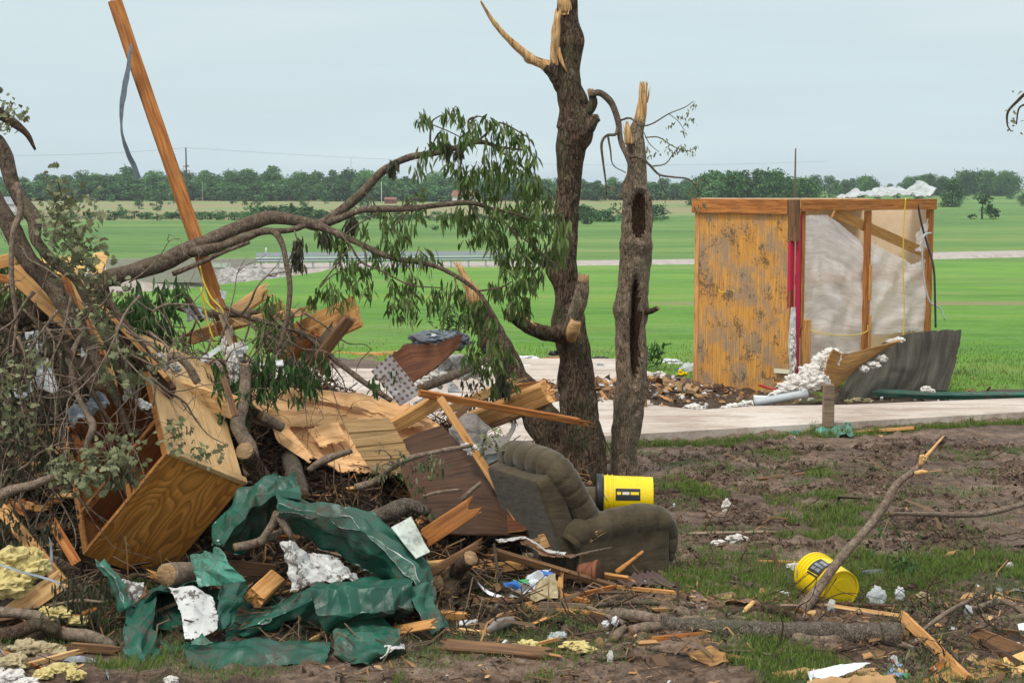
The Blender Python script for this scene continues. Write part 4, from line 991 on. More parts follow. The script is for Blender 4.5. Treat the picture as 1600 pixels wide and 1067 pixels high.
cl = [(662, 180), (655, 185), (700, 178), (712, 176), (735, 195), (690, 210), (672, 225), (665, 240), (760, 190), (786, 200), (800, 205), (815, 215), (828, 228), (833, 250), (836, 275), (826, 262), (812, 240), (795, 225), (815, 285), (838, 290), (700, 225), (722, 212), (740, 205), (772, 215),
      (790, 245), (775, 255), (756, 262), (745, 262), (735, 275), (720, 262), (700, 250), (655, 255), (765, 285), (790, 275), (805, 300), (825, 305), (780, 300), (730, 270), (760, 240), (805, 262), (745, 300), (720, 300), (705, 335), (720, 330), (735, 345), (755, 350), (770, 345), (790, 325), (810, 330), (840, 320), (858, 315), (868, 325), (855, 340), (838, 345), (862, 355), (872, 368), (880, 350), (845, 365), (820, 355), (800, 350),
      (745, 375), (765, 365), (785, 370), (810, 380), (830, 375), (850, 385), (865, 392), (875, 380), (870, 400), (850, 405), (832, 400), (812, 400), (795, 395), (790, 420), (810, 420), (828, 425), (845, 425), (800, 445), (820, 445), (835, 440), (808, 465), (795, 460), (770, 385), (820, 470), (775, 350),
      (515, 365), (500, 360), (545, 365), (530, 375), (565, 355), (600, 335), (620, 330), (580, 325), (655, 335), (640, 310), (665, 300), (605, 350), (615, 362), (632, 355), (600, 375), (590, 392), (625, 385), (632, 400), (655, 395), (660, 410), (668, 398), (540, 395), (548, 410), (530, 420), (560, 415), (572, 425), (578, 440), (545, 435), (515, 445), (500, 455), (525, 455), (548, 450), (492, 465), (520, 470),
      (610, 415), (590, 405), (612, 440), (640, 430), (650, 445), (625, 455), (640, 465), (620, 475), (655, 465), (675, 455), (670, 475), (690, 465), (700, 450), (715, 455), (725, 470), (700, 480), (645, 485), (628, 490), (740, 480), (752, 495), (730, 500), (758, 515), (770, 500), (762, 540), (778, 520), (772, 560), (790, 545), (785, 575), (765, 575), (795, 590), (778, 595), (740, 540), (745, 565), (735, 555), (790, 440), (770, 450), (755, 470), (800, 480), (815, 490),
      (760, 315), (775, 325), (740, 325), (785, 405), (822, 320), (846, 300)]
# hanging parts of the bough between the named tufts
tw2 = []
for px, py in cl:
    YY = YL+rng.uniform(-.35, .3); nn = 22 if px > 690 else 17
    Lf.cluster(P(px, py-8, YY), nn, rng.uniform(.07, .11), rng.uniform(.085, .12), .021, rng.uniform(.6, 1.2))
    c = P(px, py-10, YY); tw2.append([(c.x, c.y, c.z, .004), (c.x+rng.gauss(0, .02), c.y, c.z-.08, .003), (c.x+rng.gauss(0, .03), c.y, c.z-.16, .0015)])
Lf.make('foliage', 'leaf', fl)
multitube('leaf_stalks', tw2, M['barkl'], fl, px=False, segs=4, step=.08, amp=0)['kind'] = 'stuff'
Lf = Leaves()
for px, py, s in ((617, 262, 1), (466, 385, 1.2), (466, 400, 1.3), (464, 410, 1), (505, 372, 1), (545, 355, .8), (716, 240, .8), (785, 590, 1), (790, 610, 1), (785, 570, 1), (553, 350, .7), (700, 235, .7)):
    for q in range(2): Lf.cluster(P(px, py-12, YL-.1), 22, .06*s, .09, .02, 1.6)
Lf.make('withered_leaves', 'leafd', fl)

# long fibres of torn wood standing on the broken ends (pieces of the part they grow from)
def fibres(parent_root, px, py, Y, w, L, n, up=(0, 0, 1), seed=0):
    r = random.Random(seed); c = P(px, py, Y); V, F = [], []
    up = Vector(up).normalized(); sd2 = up.cross(Vector((0, 1, 0))).normalized(); fd = up.cross(sd2)
    for i in range(n):
        a = r.uniform(0, 6.28); k = r.uniform(.3, 1); b = c+sd2*math.cos(a)*w*k+fd*math.sin(a)*w*k-up*L*.5
        t = b+up*L*r.uniform(.7, 1.7)+sd2*r.gauss(0, .12)*L+fd*r.gauss(0, .12)*L; q = r.uniform(.12, .3)*w; o = len(V)
        V += [tuple(b+sd2*q), tuple(b-sd2*q*.6+fd*q), tuple(b-sd2*q*.6-fd*q), tuple(t)]; F += [(o, o+1, o+3), (o+1, o+2, o+3), (o+2, o, o+3)]
    return mk('torn_fibres', V, F, M['splitz'], parent_root)
fibres(t2, 1005, 150, Y2, .045, .13, 16, (.05, 0, 1), 1)
fibres(t2, 981, 205, Y2-.08, .03, .12, 8, (-.1, 0, 1), 2)
fibres(t1, 871, 38, Y1-.14, .03, .12, 10, (.03, 0, 1), 3)
fibres(t1, 882, 10, Y1-.1, .05, .16, 12, (-.1, 0, 1), 4)
fibres(t1, 727, 438, Y1+.6, .035, .16, 12, (-.35, 0, 1), 5)
fibres(t1, 911, 437, Y1-.5, .04, .05, 12, (.1, 0, 1), 6)
fibres(t1, 800, 493, Y1-.33, .04, .09, 10, (-1, 0, .35), 7)
fibres(t1, 835, 92, Y1-.15, .03, .14, 8, (-1, 0, .45), 8)
# ------------------------------------------------------------------ broken shelter
C0 = Vector((3.76, 20.9, 0)); U = Vector((-1.08, 1.5, 0)).normalized(); Vv = Vector((1.5, 1.08, 0)).normalized(); ZT = 2.66
LU, LV = 1.86, 2.76
sh = root('storm_shelter', (C0.x, C0.y, .08), 'broken wooden shed box with orange plywood wall and plastic covered studs', 'shed')
def sp(u, v, z): return C0+U*u+Vv*v+Vector((0, 0, z))
def sbox(name, u0, u1, v0, v1, z0, z1, mat, bev=.004, lab=None, jagb=0):
    c = sp((u0+u1)/2, (v0+v1)/2, (z0+z1)/2)
    # box local x along V direction, y along U direction
    me = bpy.data.meshes.new(name); d = (v1-v0, u1-u0, z1-z0)
    longz = d[2] > max(d[0], d[1])
    if longz: dd = (d[2], d[1], d[0])
    elif d[1] > d[0]: dd = (d[1], d[0], d[2])
    else: dd = d
    me.from_pydata([(a*dd[0], b*dd[1], q*dd[2]) for a, b, q in BOXV], [], BOXF); me.materials.append(M[mat])
    o = bpy.data.objects.new(name, me); COL.objects.link(o)
    base = Matrix((Vv, U, Vector((0, 0, 1)))).transposed()   # columns V,U,Z
    if longz: base = Matrix((Vector((0, 0, 1)), U, -Vv)).transposed()
    elif d[1] > d[0]: base = Matrix((U, -Vv, Vector((0, 0, 1)))).transposed()
    o.rotation_mode = 'QUATERNION'; o.rotation_quaternion = base.to_quaternion(); o.parent = sh; o.location = c-Vector(sh.location)
    if bev: b = o.modifiers.new('bevel', 'BEVEL'); b.width = bev; b.segments = 1
    if lab: o['label'] = lab
    return o
# left wall: weathered siding, grid for uv
def wallnet(name, u0, u1, v0, v1, z0, z1, mats, n=(40, 60), jag=0, wave=0, thick=.015, parent=None, seed=0):
    a, b, c, d = sp(u0, v0, z1), sp(u1, v1, z1), sp(u0, v0, z0), sp(u1, v1, z0)
    return net(name, [[a, b], [c, d]], mats, parent=parent or sh, nu=n[0], nv=n[1], thick=thick, jag=jag, wave=wave, seed=seed)
# siding runs with grain upright: transpose rows so uv x is vertical
a, b, c, d = sp(0, -.02, ZT), sp(LU, -.02, ZT), sp(0, -.02, .0), sp(LU, -.02, .0)
net('plywood_wall', [[a, c], [b, d]], ['siding', 'pine'], parent=sh, nu=70, nv=50, thick=.02, jag=.006)
net('plywood_patch', [[sp(.02, -.027, 1.12), sp(.02, -.027, .22)], [sp(.55, -.027, 1.12), sp(.55, -.027, .22)]], ['siding', 'pine'], parent=sh, nu=30, nv=16, thick=.006, jag=.02)
sbox('corner_post', LU-.03, LU+.06, -.03, .06, 0, ZT-.2, 'pine')
sbox('top_beam', .06, LU+.08, -.075, -.03, ZT-.2, ZT, 'orange')
sbox('beam_block', -.09, .05, -.07, .02, ZT-.55, ZT-.003, 'brownb')
sbox('top_beam', -.12, -.07, .05, LV, ZT-.155, ZT-.004, 'orange', lab='orange beam over the plastic covered side')
sbox('corner_stud', -.06, -.02, .02, .08, .15, ZT-.2, 'magenta', lab='magenta painted corner stud')
sbox('corner_stud', .00, .05, -.06, .02, 1.2, ZT-.56, 'magenta')
sbox('corner_stud', .0, .04, -.06, .01, .95, 1.45, 'pine')
sbox('stud', -.06, -.02, .10, .16, .95, ZT-.16, 'orange')
sbox('stud', -.10, -.02, .14, .26, .2, 1.05, 'pine', lab='short pale stud foot')
sbox('stud', -.075, -.03, 1.33, 1.44, .35, ZT-.16, 'orange', lab='upright stud in the middle of the plastic')
sbox('stud', -.09, -.076, 1.41, 1.47, .35, 1.05, 'pine'); sbox('stud', -.09, -.076, 1.40, 1.46, 1.25, 1.75, 'pine')
sbox('corner_post', -.07, -.01, LV-.10, LV, 0, ZT-.15, 'orange'); sbox('corner_post', LU-.08, LU, LV-.06, LV, 0, ZT-.15, 'orange')
# inner skins
for nm, q, z0, z1 in (('inner_wall', (LU-.1, .0, LU-.1, LV-.06), 0, ZT-.02), ('inner_wall', (.0, LV-.07, LU-.1, LV-.07), 0, ZT-.02)):
    net(nm, [[sp(q[0], q[1], z1), sp(q[2], q[3], z1)], [sp(q[0], q[1], z0), sp(q[2], q[3], z0)]], ['tan', 'tan'], parent=sh, nu=6, nv=6, thick=.02)
for z in (.80, 1.52): sbox('cross_rail', .03, .07, .10, LV-.1, z, z+.13, 'pine_fresh')
for v in (.7, 1.6): sbox('cross_rail', LU-.20, LU-.175, v, v+.05, 0, ZT-.1, 'orange')
# unseen rear roof strip and bare joists, shaped to let light in
net('roof', [[sp(LU*.62, -.06, ZT+.01), sp(LU*.62, LV, ZT+.0)], [sp(LU+.05, -.06, ZT+.01), sp(LU+.05, LV, ZT)]], ['greyb', 'tan'], parent=sh, nu=30, nv=12, thick=.02, jag=.03)
for v in (.75, 1.45, 2.1): sbox('joist', -.06, LU, v, v+.045, ZT-.14, ZT-.008, 'pine')
plank('diagonal_brace', None, sp(-.012, .75, 2.48), sp(-.012, LV-.08, 1.88), .14, .035, 'pine', roll=0, parent=sh, wpx=False)
# film
def filmrows(v0, v1, z0, z1, n=8, k=8, off=-.02, fn=None):
    rows = []
    for i in range(n):
        r = []
        for j in range(k):
            s, t = j/(k-1), i/(n-1); v = v0+(v1-v0)*s; z = z1+(z0-z1)*t
            if fn: v, z = fn(s, t, v, z)
            r.append(sp(off, v, z))
        rows.append(r)
    return rows
def fold(v0, v1, z0, z1, top, seed, amp=.02, off=-.022):
    G = []
    for i in range(44):
        t = i/43; row = []
        for j in range(50):
            s = j/49; zt = top(s); z = zt+(z0-zt)*t; v = v0+(v1-v0)*s
            # folds fanning out of the upper corners
            q = math.atan2(z-z1, v-v0+.02) if seed == 1 else math.atan2(z-z1, v1+.02-v)
            d = amp*math.sin(q*17+fb(v*2, z*2, seed)*3)*min(1, 1.5*math.hypot(v-v0, z-z1)*.6)+fb(v*3, z*3, seed, 3)*amp
            row.append(sp(off+d, v, z))
        G.append(row)
    return G
net('plastic_film', fold(.16, 1.36, .3, 2.45, lambda s: 2.45-.62*max(0, s-.35)**1.1, 1), ['film', 'film'], parent=sh, nu=60, nv=50, thick=.0006, smooth=True, jag=.01)
net('plastic_film', fold(1.38, LV-.08, .75, 2.45, lambda s: 2.12-.5*s+.75*max(0, s-.75), 2), ['film', 'film'], parent=sh, nu=50, nv=50, thick=.0006, smooth=True, jag=.02)
net('plastic_film', fold(2.4, LV-.05, 1.9, 2.45, lambda s: 2.45-.3*(1-s), 2, .03, -.05), ['film', 'film'], parent=sh, nu=20, nv=20, thick=.0006, smooth=True, jag=.03)
net('plastic_film', [[P(1236, 480, 20.8), P(1243, 480, 20.8)], [P(1231, 540, 20.78), P(1244, 545, 20.8)], [P(1235, 585, 20.78), P(1242, 580, 20.8)]], ['filmw', 'filmw'], parent=sh, nu=8, nv=20, thick=.001, crumple=.02, cf=8)
# milky plastic on the roof
rt = lambda v, z, u=.2: sp(u, v, ZT+z)
o = net('plastic_sheet', [[rt(1.0, .02), rt(1.4, .13), rt(1.6, .08), rt(1.85, .16), rt(2.15, .18), rt(2.45, .13), rt(2.62, .22), rt(2.72, .28)], [rt(.95, .01, -.05), rt(1.3, .05, -.05), rt(1.6, .04, -.05), rt(1.9, .06, -.05), rt(2.2, .07, -.08), rt(2.45, .04, -.1), rt(2.65, .04, -.1), rt(2.8, .16, -.1)]], ['filmw', 'filmw'], 'crumpled milky plastic sheet lying on the roof corner of the shed', 'plastic sheet', nu=60, nv=20, thick=.002, crumple=.05, cf=5, jag=.02)
# cords
tag(tube('yellow_rope', [(1415, 309, 22.0, 1.0), (1412, 360, 21.98, 1.0), (1411, 420, 21.97, 1), (1413, 480, 21.96, 1), (1411, 530, 21.9, 1)], M['yellowcord'], segs=6, step=.05, amp=0), 'thin yellow cord hanging from the roof edge over the plastic', 'cord')
tag(tube('yellow_rope', [(1266, 516, 20.9, .8), (1290, 522, 20.9, .8), (1330, 524, 21.0, .8), (1354, 518, 21.1, .8), (1356, 508, 21.1, .8)], M['yellowcord'], segs=6, step=.05, amp=0), 'short yellow cord sagging between stud foot and middle stud', 'cord')
tag(tube('black_cable', [(1432, 308, 22.2, 1.7), (1440, 350, 22.15, 1.7), (1450, 385, 22.1, 1.7), (1459, 420, 22.0, 1.7), (1461, 470, 21.95, 1.7), (1462, 512, 21.9, 1.7)], M['blackcord'], segs=6, step=.05, amp=0), 'black cable hanging down the right corner of the shed', 'cable')
tag(tube('grey_cable', [(1455, 364, 22.2, 1.5), (1444, 368, 22.1, 1.5), (1441, 390, 22.1, 1.5), (1443, 430, 22.1, 1.5), (1452, 470, 22.1, 1.3), (1470, 482, 22.1, 1.2), (1476, 500, 22.1, 1)], M['greyp'], segs=6, step=.05, amp=0), 'thin grey cable looping beside the black cable', 'cable')
tag(tube('yellow_hook', [(1123, 453, 21.95, 1), (1127, 457, 21.93, 1), (1135, 455, 21.92, 1), (1134, 450, 21.93, 1)], M['yellowcord'], segs=5, step=.02, amp=0), 'small bent hook on the orange wall, the left one', 'hook')
tag(tube('yellow_hook', [(1144, 453, 21.8, 1), (1149, 457, 21.78, 1), (1153, 452, 21.78, 1)], M['yellowcord'], segs=5, step=.02, amp=0), 'small bent hook on the orange wall, the right one', 'hook')
boxc = P(1222, 580, 20.9)
plank('label_strip', 'white strip tacked low on the orange wall', (1210, 579, 21.05), (1234, 581, 20.87), 7, 2, 'cream', cat_='strip')
# curved ply and shingle sheet leaning on the shed
net('curved_plywood', [[(1303, 545, 19.6), (1320, 552, 19.9), (1355, 545, 20.2), (1410, 532, 20.5)], [(1293, 565, 19.65), (1320, 572, 19.9), (1352, 560, 20.2), (1385, 545, 20.5)], [(1286, 610, 19.7), (1310, 603, 19.9), (1335, 580, 20.2), (1365, 558, 20.5)]], ['osb', 'plyy', 'osb'], 'curved sheet of yellow plywood lying before the shed, insulation under its edge', 'plywood sheet', nu=40, nv=20, thick=.018, lin=False, jag=.01)
net('shingle_sheet', [[(1350, 556, 20.9), (1395, 528, 21.1), (1455, 516, 21.2), (1503, 515, 21.3)], [(1325, 590, 20.7), (1390, 575, 20.85), (1450, 562, 21.0), (1493, 565, 21.1)], [(1305, 625, 20.4), (1370, 622, 20.5), (1430, 612, 20.75), (1481, 610, 20.8)]], ['shingle', 'shingle'], 'large dark grey shingle sheet slumped against the right side of the shed', 'roof sheet', nu=50, nv=30, thick=.02, wave=.05, wf=2, lin=False, jag=.01)
fluffobj('insulation_roll', 'long heap of white insulation spilling from under the curved plywood', [(1252, 600, 19.9, 22, 16), (1270, 585, 19.9, 22, 18), (1285, 572, 19.9, 16, 20), (1298, 560, 19.9, 14, 14), (1240, 606, 19.9, 24, 10), (1222, 618, 19.9, 16, 8), (1262, 598, 19.8, 20, 14), (1300, 552, 20.2, 14, 8), (1278, 592, 19.75, 16, 12)], 'fluffw')
fluffobj('insulation_scrap', 'white insulation peeping over the top edge of the curved plywood', [(1395, 533, 20.6, 10, 4), (1405, 531, 20.6, 8, 4)], 'fluffw')
fluffobj('insulation_scrap', 'torn white insulation under the right rim of the curved plywood', [(1378, 560, 20.4, 8, 5), (1365, 570, 20.3, 10, 5), (1350, 576, 20.2, 7, 5)], 'fluffw')
fluffobj('insulation_scrap', 'strip of insulation hanging low at the corner of the orange wall', [(1239, 522, 20.78, 3.5, 9), (1238, 545, 20.78, 4.5, 14), (1240, 570, 20.78, 4, 12)], 'fluffw')
tag(tube('red_rod', [(1185, 601, 20.3, 2), (1200, 606, 20.3, 2), (1220, 610, 20.2, 1.8)], M['red'], segs=6, step=.03, amp=0), 'thin red rod at the foot of the orange wall', 'rod')
tag(tube('grey_pipe', [(1178, 630, 19.7, 6.5), (1210, 624, 19.7, 6.5), (1262, 614, 19.7, 6.5)], M['greyp'], capm=M['black'], segs=18, step=.1, amp=0), 'grey plastic pipe lying at the near edge of the insulation heap', 'pipe')
tag(tube('white_pipe', [(1177, 621, 20.0, 4), (1200, 622, 20.0, 4), (1222, 620, 20.0, 4)], M['whitep'], segs=12, step=.1, amp=0), 'short white pipe just behind the grey pipe', 'pipe')
# green gutter
net('green_gutter', [[(1340, 606, 20.6), (1460, 612, 20.5), (1610, 612, 20.4)], [(1341, 611, 20.55), (1460, 617, 20.43), (1610, 616, 20.33)], [(1340, 617, 20.55), (1460, 624, 20.45), (1610, 623, 20.35)]], ['green', 'green'], 'long green metal gutter lying right of the shingle sheet', 'gutter', nu=60, nv=8, thick=.004, crumple=.012, cf=3)
tag(boxes('wooden_post', [((P(1295, 600, 18.0).x, 18.0, .30), (.125, .1, .55))], 'greyb', bev=.01), 'short grey wooden post standing at the near slab edge', 'post')
pr = bpy.data.objects['wooden_post']; pr.location.z = (P(1295, 601, 18.0).z-.27)
net('green_sheet_scrap', [[(1230, 675, 17.6), (1262, 676, 17.7), (1300, 667, 17.8), (1330, 662, 17.9)], [(1243, 683, 17.5), (1272, 684, 17.5), (1305, 684, 17.5), (1334, 680, 17.5)]], ['greenl', 'green'], 'crumpled scrap of green sheet metal at the foot of the short post', 'metal scrap', nu=30, nv=10, thick=.003, crumple=.07, cf=5, jag=.02)
plank('batten', 'pale batten lying right of the green scrap on the slab edge', (1330, 676, None), (1428, 668, None), 5, 3, 'pine', cat_='plank')
plank('batten', 'thin brown batten under the green scrap by the short post', (1325, 673, None), (1380, 682, None), 3, 3, 'pine_fresh', cat_='plank')
plank('white_strip', 'small white strip stuck in the ground left of the green scrap', (1228, 672, None), (1241, 684, None), 5, 1.5, 'whitep', cat_='strip')
# heap of small things left of the shed
tag(boxes('block', [((0, 0, 0), (.1, .1, .1))], 'greyb'), 'x', 'x'); bpy.data.objects.remove(bpy.data.objects['block'])
fluffobj('insulation_scrap', 'dirty white tuft of insulation near the left slab edge below the shed', [(1083, 638, None, 14, 7), (1095, 640, None, 8, 5)], 'fluffw')
fluffobj('insulation_scrap', 'low strip of white insulation left of the pipe mouth', [(1150, 636, None, 18, 6), (1170, 633, None, 14, 7), (1135, 638, None, 10, 4)], 'fluffw')
fluffobj('insulation_scrap', 'small white clump on the slab right of the slim trunk', [(1003, 642, None, 6, 4), (1008, 644, None, 6, 3)], 'fluffw')
fluffobj('insulation_scrap', 'pair of dirty clumps under the shingle sheet', [(1340, 626, None, 8, 5), (1355, 627, None, 9, 5), (1325, 628, None, 6, 4)], 'fluffg')
fluffobj('insulation_scrap', 'white insulation caught under the gutter near the shingle sheet', [(1447, 608, 20.3, 8, 5), (1455, 611, 20.3, 6, 3)], 'fluffw')
for i, (lab, a, b, w, m) in enumerate((
    ('long dark board lying flat before the orange wall', (1180, 640, None), (1300, 635, None), 5, 'darkb'), ('dark plank lying along the slab edge right of the slim trunk', (1020, 641, None), (1140, 632, None), 8, 'darkb'),
    ('pale stick on the mud between slim trunk and shed', (1030, 618, None), (1052, 627, None), 4, 'pine'), ('short yellow stick leaning between the two trunks', (938, 612, None), (950, 626, None), 5, 'pine'),
    ('long board lying far behind, left of the tall trunk', (800, 567, None), (878, 561, None), 8, 'pine'), ('long yellow board on the slab behind the leaning stem', (560, 556, None), (640, 552, None), 10, 'pine_fresh'),
    ('thin pale board on the far lawn edge behind the box board', (515, 552, None), (600, 556, None), 7, 'pine'), ('brown board lying across the slab behind the perforated tile', (470, 572, None), (640, 575, None), 5, 'brownb'),
    ('grey post lying by the slim trunk on the mud', (1006, 600, 19.5), (1006, 640, 19.4), 10, 'brownb'), ('brown board at far slab edge between the trunks', (930, 565, None), (970, 575, None), 6, 'brownb'))):
    plank('board', lab, a, b, w, w*.4 if i != 8 else 8, m, cat_='board')
def bag(name, label, px, py, Y, w, h, mat, cat_='plastic bag', seed=0, cr=.6):
    c = Q((px, py, Y)); a, b = rpx(w/2, c.y), rpx(h/2, c.y)
    V, F = blobmesh(c, (a, a*.7, b), seed+int(px), 4, cr*.8, 3.5, .07 if mat in ('filmw', 'whitep') else .14); o = mk(name, V, F, M[mat], smooth=mat in ('filmw', 'whitep')); tag(o, label, cat_); return o
bag('plastic_bag', 'white flat plastic bag at the lawn edge left of the shed', 1048, 566, None, 30, 10, 'whitep')
bag('plastic_bag', 'white plastic bag bulging against the left corner of the shed', 1078, 580, None, 26, 26, 'filmw')
bag('yellow_bag', 'blue and yellow bag scrap beside the white bag near the shed', 1066, 586, None, 16, 14, 'yellow')
bag('blue_bag', 'small blue scrap next to the yellow scrap near the shed', 1060, 580, None, 8, 7, 'blue')
bag('orange_rag', 'orange brown rag leaning on the left corner of the shed', 1090, 588, None, 16, 22, 'orange', 'rag')
bag('white_rag', 'white rag on the rubbish just right of the slim trunk', 1022, 588, None, 26, 14, 'fluffw', 'rag')
bag('white_rag', 'white rag draped over the far board left of the tall trunk', 824, 562, None, 36, 12, 'whitep', 'rag')
bag('white_rag', 'smaller white rag on the slab left of the tall trunk', 822, 576, None, 30, 10, 'whitep', 'rag')
bag('dark_lump', 'black rubber lump on the slab behind the tall trunk', 938, 562, None, 24, 10, 'black', 'lump')
bag('dark_lump', 'dark box like lump just left of the tall trunk', 868, 555, None, 18, 16, 'black', 'lump')
bag('grey_rag', 'grey rag between the trunks above the rubbish', 938, 578, None, 14, 18, 'grey', 'rag')
bag('blue_tarp', 'blue grey bundled tarp behind the torn brown panel', 690, 532, 16.2, 86, 34, 'bluegrey', 'tarp', cr=.3)
bag('dark_rag', 'dark brown rag at the foot of the orange wall', 1125, 610, None, 24, 16, 'darkb', 'rag')
for i, (px, py) in enumerate(((700, 575), (685, 585), (715, 560), (725, 590), (700, 600))): pass
fluffobj('insulation_heap', 'heap of white fluff behind the torn brown panel', [(700, 570, 16.4, 22, 14), (680, 590, 16.2, 20, 14), (720, 575, 16.4, 18, 16), (740, 580, 16.5, 16, 10), (665, 600, 16.1, 12, 8)], 'fluffw')
CLAMP = True
# ------------------------------------------------------------------ pile: cabinet
A_ = P(261, 708, 10.8)
u_ = Vector((.469, .373, -.292)).normalized(); v_0 = Vector((-.673, .236, -.779)); v_1 = (v_0-u_*v_0.dot(u_)).normalized(); w_ = u_.cross(v_1)
if w_.z < 0: w_ = -w_
LU_, LV_, LW_ = .667, 1.056, 1.42
cbn = root('cabinet', A_, 'large tipped wooden cabinet without doors, its grained orange end facing out', 'cabinet')
def cp(a, b, c): return A_+u_*a+v_1*b+w_*c
def cbox(name, a, b, c, mat, uvaxes=(0, 1), lab=None):
    "box in cabinet axes with UV so that the grain runs along uvaxes[0]"
    V, F, UV = [], [], []
    lo = (a[0], b[0], c[0]); hi = (a[1], b[1], c[1])
    vs = [(x, y, z) for x in (lo[0], hi[0]) for y in (lo[1], hi[1]) for z in (lo[2], hi[2])]
    Fq = [(0, 1, 3, 2), (4, 6, 7, 5), (0, 4, 5, 1), (2, 3, 7, 6), (0, 2, 6, 4), (1, 5, 7, 3)]
    o = mk(name, [tuple(cp(*q)) for q in vs], Fq, M[mat], cbn, uv=[(q[uvaxes[0]], q[uvaxes[1]]) for q in vs])
    bv = o.modifiers.new('bevel', 'BEVEL'); bv.width = .002; bv.segments = 1
    if lab: o['label'] = lab
    return o
tk = .02
cbox('end_panel', (.02, LU_), (0, LV_), (0, tk), 'cab', (1, 0))
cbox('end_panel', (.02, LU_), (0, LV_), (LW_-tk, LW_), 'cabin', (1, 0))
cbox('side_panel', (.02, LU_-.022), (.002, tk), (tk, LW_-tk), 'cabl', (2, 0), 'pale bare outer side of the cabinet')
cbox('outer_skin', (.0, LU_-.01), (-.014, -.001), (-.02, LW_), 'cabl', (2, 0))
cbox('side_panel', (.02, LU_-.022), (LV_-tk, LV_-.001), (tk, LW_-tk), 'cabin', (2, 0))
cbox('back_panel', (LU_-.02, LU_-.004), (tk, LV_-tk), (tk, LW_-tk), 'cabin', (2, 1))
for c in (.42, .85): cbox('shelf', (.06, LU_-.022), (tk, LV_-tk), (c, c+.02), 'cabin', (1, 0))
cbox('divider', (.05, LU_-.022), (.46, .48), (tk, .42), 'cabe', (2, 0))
cbox('front_frame', (0, .02), (.0, .055), (0, LW_), 'cabe', (2, 1)); cbox('front_frame', (0, .02), (.055, LV_), (-.002, .035), 'cabe', (1, 2))
cbox('front_frame', (0, .02), (LV_-.05, LV_), (.036, LW_), 'cabe', (2, 1)); cbox('front_frame', (.003, .02), (.055, LV_-.05), (.405, .44), 'cabe', (1, 2)); cbox('front_frame', (.003, .02), (.45, .49), (.036, .405), 'cabe', (2, 1))
cbox('edge_strip', (0, LU_), (-.04, -.015), (-.024, .04), 'cabl', (0, 2))

# ------------------------------------------------------------------ leaning beam, strip, cord
plank('leaning_beam', 'long orange beam leaning against the sky out of the pile', (180, 2, 12.9), (362, 540, 12.55), 21, 10, 'orange', roll=-28, cat_='beam', broken=(.01, .04), ns=40, warp=.003)
net('metal_strip', [[(203, 68, 12.7), (196, 110, 12.72), (188, 150, 12.75), (187, 185, 12.75), (190, 215, 12.75), (197, 242, 12.75), (206, 262, 12.72), (214, 281, 12.7)], [(206, 71, 12.66), (203, 112, 12.66), (197, 150, 12.68), (191, 186, 12.7), (194, 214, 12.7), (203, 238, 12.7), (213, 258, 12.7), (220, 277, 12.7)]], ['grey', 'grey'], 'bent dark metal strip hanging from the leaning beam', 'metal strip', nu=60, nv=5, thick=.002, lin=False, crumple=.006, cf=6)
bpy.data.objects['metal_strip'].data.materials[0] = M['bluegrey']
tag(tube('yellow_rope', [(312, 414, 12.4, 1.5), (318, 440, 12.38, 1.5), (330, 465, 12.36, 1.5), (344, 480, 12.35, 1.5), (349, 490, 12.35, 1.5), (335, 484, 12.33, 1.5), (322, 470, 12.35, 1.5), (314, 450, 12.38, 1.5), (324, 500, 12.35, 1.5), (338, 545, 12.3, 1.5)], M['yellowcord'], segs=6, step=.03, amp=0), 'yellow cord looped round the foot of the leaning beam', 'cord')
plank('dark_batten', 'dark grey batten beside the foot of the leaning beam', (338, 468, 12.4), (372, 570, 12.2), 9, 6, 'greyb', cat_='board')
